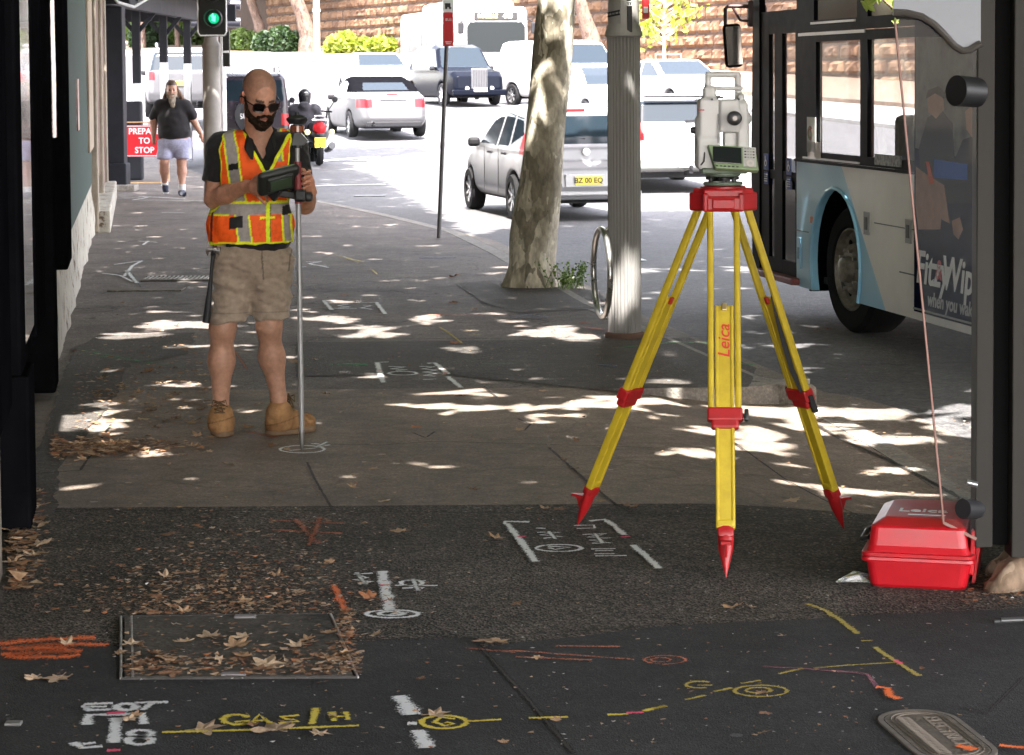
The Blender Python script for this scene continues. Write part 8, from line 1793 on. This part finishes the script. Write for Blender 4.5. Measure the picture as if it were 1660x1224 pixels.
mb = MB(); mb.box((0, 0, .008), (.045, .035, .008), bev=.002); mb.lathe([(.008, .012), (.012, .013), (0, .012)], (0, 0, 0)); o = mb.build('survey_marker', mat('marker_metal', (.30, .30, .29), .4, .6)); o.location = gnd(22, 1177); tag(o, 'small metal marker plate at the lower left edge', 'marker')
g0 = gnd(292, 453); gr = empty('drain_grate', g0, 'slotted steel drain grate beside the surveyor', 'grate')
mb = MB(); mb.box((0, 0, .006), (.64, .36, .010)); mb.build('pit', mat('pit_dark', (.012, .011, .01), .9), gr)
mb = MB()
for i in range(17): x = -.30+.0375*i; mb.box((x, 0, .014), (.017, .34, .010), bev=.002)
mb.box((0, .18, .014), (.66, .03, .012)); mb.box((0, -.18, .014), (.66, .03, .012)); mb.build('bars', mat('grate_steel', (.30, .28, .26), .5, .6, var=.3), gr)
mb = MB(); mb.box((0, 0, .005), (.62, .30, .012), bev=.004); o = mb.build('pit_lid', M_gutter); o.location = gnd(238, 470); tag(o, 'pale concrete pit lid in front of the drain grate', 'pit lid')
# ------------------------------------------------------------------ fallen leaves
def leaf_col(name, c, c2): return mat(name, c, .75, c2=c2, scale=18, bump=.3, bscale=60)
LM = [leaf_col('dry_leaf_tan', (.42, .27, .155), (.27, .16, .085)), leaf_col('dry_leaf_brown', (.26, .135, .065), (.13, .065, .035)), leaf_col('dry_leaf_pale', (.50, .36, .24), (.34, .23, .14)), leaf_col('dry_leaf_rust', (.38, .15, .06), (.20, .08, .035))]
LMES = []
for i in range(10):
    v, f = maple(1.0, 50+i, .10+.05*(i % 4)); zmin = min(p[2] for p in v); v = [(p[0], p[1], p[2]-zmin) for p in v]
    me = bpy.data.meshes.new('leaf'); mb = MB(); mb.add(v, f); mb.tube([(0, -.05, -zmin*.5+.02), (.03, -.25, .02), (.05, -.38, .03)], .010, 4)
    for lm in range(4):
        m_ = mb.mesh('leaf', False); m_.materials.append(LM[lm]); LMES.append(m_)
rl = random.Random(77); nleaf = 0
def put_leaf(x, y, size, mi=None, where='', tilt=.12, z=None, px=True):
    p = gnd(x, y) if px else Vector((x, y, 0)); mi = rl.choice((0, 0, 1, 2)) if mi is None else mi
    o = bpy.data.objects.new('fallen_leaf', LMES[rl.randrange(10)*4+mi]); col.objects.link(o)
    o.location = (p.x, p.y, (zfoot(p.x, p.y) if p.y < YB1 else 0)+(.009 if z is None else z)); o.scale = (size, size, size*rl.uniform(.5, 1.2)); o.rotation_euler = (rl.uniform(-tilt, tilt), rl.uniform(-tilt, tilt), rl.uniform(0, 6.28))
    return o
BIG = [(797, 1045, .165, 0, 'large curled tan leaf at the corner of the smooth patch'), (1185, 990, .10, 0, 'curled tan leaf below the front tripod foot'), (1285, 801, .12, 2, 'pale leaf lying between the right tripod foot and the front leg'),
       (806, 876, .10, 0, 'brown leaf left of the white bracket under the tripod'), (650, 865, .10, 0, 'flat tan leaf above the central white mark'), (96, 1104, .12, 2, 'long pale leaf left of the access cover'),
       (330, 1186, .13, 2, 'broad pale leaf lying on the yellow sprayed line'), (448, 1190, .15, 2, 'big pinkish leaf on the yellow word'), (517, 1195, .085, 2, 'small greenish leaf right of the big pinkish one'),
       (705, 1163, .10, 2, 'pale leaf partly over the yellow ring'), (600, 973, .09, 3, 'curled rust leaf by the central white mark'), (1020, 825, .11, 1, 'brown leaf just right of the left tripod foot'),
       (905, 829, .10, 1, 'dark curled leaf just left of the left tripod foot'), (856, 829, .07, 0, 'small leaf on the edge of the concrete band'), (676, 696, .08, 3, 'rust leaf on the concrete beside the survey pole'),
       (736, 558, .11, 3, 'orange leaf on the yellow line beyond the surveyor'), (742, 646, .10, 1, 'brown leaf below the far white bracket'), (559, 481, .11, 3, 'rust leaf above the small white bracket'), (738, 494, .11, 1, 'brown leaf near the tree patch corner'),
       (768, 504, .08, 0, 'tan leaf at the edge of the tree patch'), (735, 450, .13, 3, 'orange leaf in the sun strip near the tree'), (64, 886, .11, 2, 'pale leaf near the left wall foot'), (1530, 802, .09, 0, 'tan leaf behind the red case'), (1500, 786, .09, 3, 'yellow leaf on the driveway behind the red case'),
       (1332, 537, .16, 3, 'orange leaf on the road beside the bus wheel'), (95, 712, .1, 1, 'brown leaf in the drift by the wall'), (380, 1056, .12, 0, 'tan leaf in the middle of the access cover'), (340, 1042, .10, 2, 'pale leaf at the centre left of the access cover'), (432, 1086, .14, 2, 'pale leaf near the front edge of the access cover'), (395, 1073, .09, 0, 'small tan leaf near the front of the access cover')]
for (x, y, s, mi, lab) in BIG:
    o = put_leaf(x, y, s, mi, tilt=.15, z=.016 if 190 < x < 590 and 1000 < y < 1105 else None)
    if (x, y) == (1332, 537): p = gnd(x, y, -.12); o.location = (p.x, p.y, -.11)
    tag(o, lab, 'leaf', 'fallen plane tree leaves')
GR = 'fallen plane tree leaves'
zones = [((110, 840, 620, 1000), 34, (.035, .085), 'dry leaf among the scatter behind the access cover'), ((205, 1005, 570, 1100), 20, (.045, .10), 'dry leaf lying on the access cover'), ((100, 700, 350, 745), 34, (.06, .11), 'dry leaf in the drift left of the surveyor'), ((150, 590, 340, 690), 40, (.05, .10), 'dry leaf scattered beside the surveyor near the wall'),
         ((500, 600, 1000, 830), 22, (.04, .08), 'small dry leaf on the concrete band'), ((12, 800, 75, 930), 30, (.05, .10), 'dry leaf banked against the wall foot'), ((30, 1010, 620, 1220), 12, (.04, .08), 'small dry leaf on the front asphalt'), ((630, 850, 1380, 1220), 14, (.03, .06), 'small leaf scrap on the asphalt near the tripod'), ((180, 450, 620, 590), 22, (.05, .10), 'dry leaf on the path behind the surveyor'), ((240, 620, 480, 760), 14, (.05, .10), 'dry leaf near the surveyor boots')]
for (x0, y0, x1, y1), n_, (s0, s1), lab in zones:
    for i in range(n_):
        x, y = rl.uniform(x0, x1), rl.uniform(y0, y1)
        if lab.startswith('dry leaf in the drift'): x = rl.gauss(155, 40) if i % 2 else rl.uniform(110, 340); y = rl.gauss(728, 8)
        if lab.startswith('dry leaf among'): x = rl.gauss(340, 95); y = 1000-abs(rl.gauss(0, 60))
        if lab.startswith('dry leaf lying on'): x = rl.uniform(210, 560); y = rl.choice((rl.gauss(1082, 9), rl.gauss(1040, 16))); y = min(1098, max(1006, y))
        x = max(12, x)
        o = put_leaf(x, y, rl.uniform(s0, s1), z=.016 if (195 < x < 585 and 1000 < y < 1105) else None, tilt=.22); tag(o, lab.replace('dry leaf', ('small ' if o.scale.x < .065 else 'larger ')+{'dry_leaf_tan': 'tan', 'dry_leaf_brown': 'dark brown', 'dry_leaf_pale': 'pale', 'dry_leaf_rust': 'rust'}[o.data.materials[0].name]+' leaf').replace('small small', 'small').replace('small larger', 'larger'), 'leaf', GR)
# crumbs and small scraps: uncountable litter
def litter():
    rs = np.random.RandomState(9); P = []; S = []
    def add(n, fx, fy, s0, s1):
        for _ in range(n):
            p = gnd(fx(), fy()); P.append((p.x, p.y)); S.append(rs.uniform(s0, s1))
    U = rs.uniform; G = rs.normal
    add(2000, lambda: np.clip(G(360, 120), 60, 640), lambda: min(1000, 1001-abs(G(0, 75))), .004, .019)
    add(520, lambda: U(200, 585), lambda: np.clip(G(1082, 12), 1006, 1100), .005, .022); add(160, lambda: U(205, 560), lambda: U(1004, 1102), .006, .02)
    add(260, lambda: G(563, 9), lambda: U(990, 1095), .005, .02); add(700, lambda: np.clip(G(170, 60), 90, 380), lambda: G(727, 9), .008, .035)
    add(700, lambda: U(120, 360), lambda: G(640, 40), .006, .03); add(500, lambda: 16+abs(G(0, 22)), lambda: U(790, 960), .008, .035)
    add(700, lambda: U(480, 1450), lambda: U(580, 835), .004, .014); add(900, lambda: U(10, 1600), lambda: U(835, 1220), .003, .011); add(500, lambda: U(150, 1000), lambda: U(430, 600), .005, .02)
    add(260, lambda: U(1330, 1590), lambda: U(650, 830), .005, .02); add(160, lambda: U(1560, 1660), lambda: U(930, 985), .005, .02)
    P = np.array(P); S = np.array(S); n = len(P); k = 5
    a = np.sort(rs.uniform(0, 2*np.pi, (n, k)), 1); r = S[:, None]*rs.uniform(.5, 1.2, (n, k)); tz = rs.normal(0, .22, (n, 2))
    dx = r*np.cos(a); dy = r*np.sin(a)*rs.uniform(.5, 1, (n, 1)); rot = rs.uniform(0, 6.28, n)[:, None]; X = dx*np.cos(rot)-dy*np.sin(rot); Y_ = dx*np.sin(rot)+dy*np.cos(rot)
    base = np.array([(zfoot(x, y) if y < YB1 else 0) for x, y in P]); onc = np.array([ac[0].x < x < ac[2].x and ac[2].y < y < ac[0].y for x, y in P])
    Z_ = base[:, None]+np.where(onc, .0125, .0095)[:, None]+np.abs(X*tz[:, :1]+Y_*tz[:, 1:])
    V = np.stack([P[:, :1]+X, P[:, 1:]+Y_, Z_], -1).reshape(-1, 3); Q = np.arange(n*k).reshape(n, k)
    me = mesh_np('leaf_litter', V, Q, False)
    for m_ in LM: me.materials.append(m_)
    me.materials.append(mat('gum_pale', (.42, .40, .37), .7)); mi = rs.choice([0, 0, 1, 1, 2, 3], n); big = (P[:, 1] < 9.6) & (S < .009); mi[big & (rs.uniform(0, 1, n) < .5)] = 4
    me.polygons.foreach_set('material_index', mi.astype(np.int32)); tag(link('leaf_litter', me), 'crumbled leaf scraps and grit scattered over the paving', None, None, 'stuff')
litter()
# lane paint on the road
def lane(name, pts, wd, label):
    vs = []; fs = []
    P = [groad(x, y) for x, y in pts]
    for i, p in enumerate(P):
        d = (P[min(i+1, len(P)-1)]-P[max(i-1, 0)]).normalized(); s = Vector((d.y, -d.x, 0)).normalized()*wd/2
        for e in (-1, 1): q = p+s*e; vs.append((q.x, q.y, zroad(q.x, q.y)+.012))
    for i in range(len(P)-1): fs.append((2*i, 2*i+1, 2*i+3, 2*i+2))
    me = bpy.data.meshes.new(name); me.from_pydata(vs, [], fs); tag(link(name, me, mat('road_paint', (.62, .62, .60), .6, var=.25, scale=6)), label, None, None, 'structure')
lane('lane_mark', [(520, 262), (610, 255)], .30, 'white stop line left of the convertible'); lane('lane_mark', [(585, 273), (650, 266)], .35, 'short white bar on the road'); lane('lane_mark', [(500, 303), (560, 301), (625, 300)], .10, 'thin white line at the corner')
lane('lane_mark', [(1010, 415), (1040, 424)], .12, 'white dash beyond the fluted pole')
for i, (x, y) in enumerate(((600, 318), (575, 262))):
    p = groad(x, y); mb = MB(); mb.box((0, 0, .008), (.5, .35, .01)); o = mb.build('road_cover', mat('road_iron', (.05, .05, .05), .5, .4)); o.location = p; tag(o, ('dark iron cover flush with the road near the kerb', 'dark iron cover in the road beyond the thin white line')[i], 'cover')
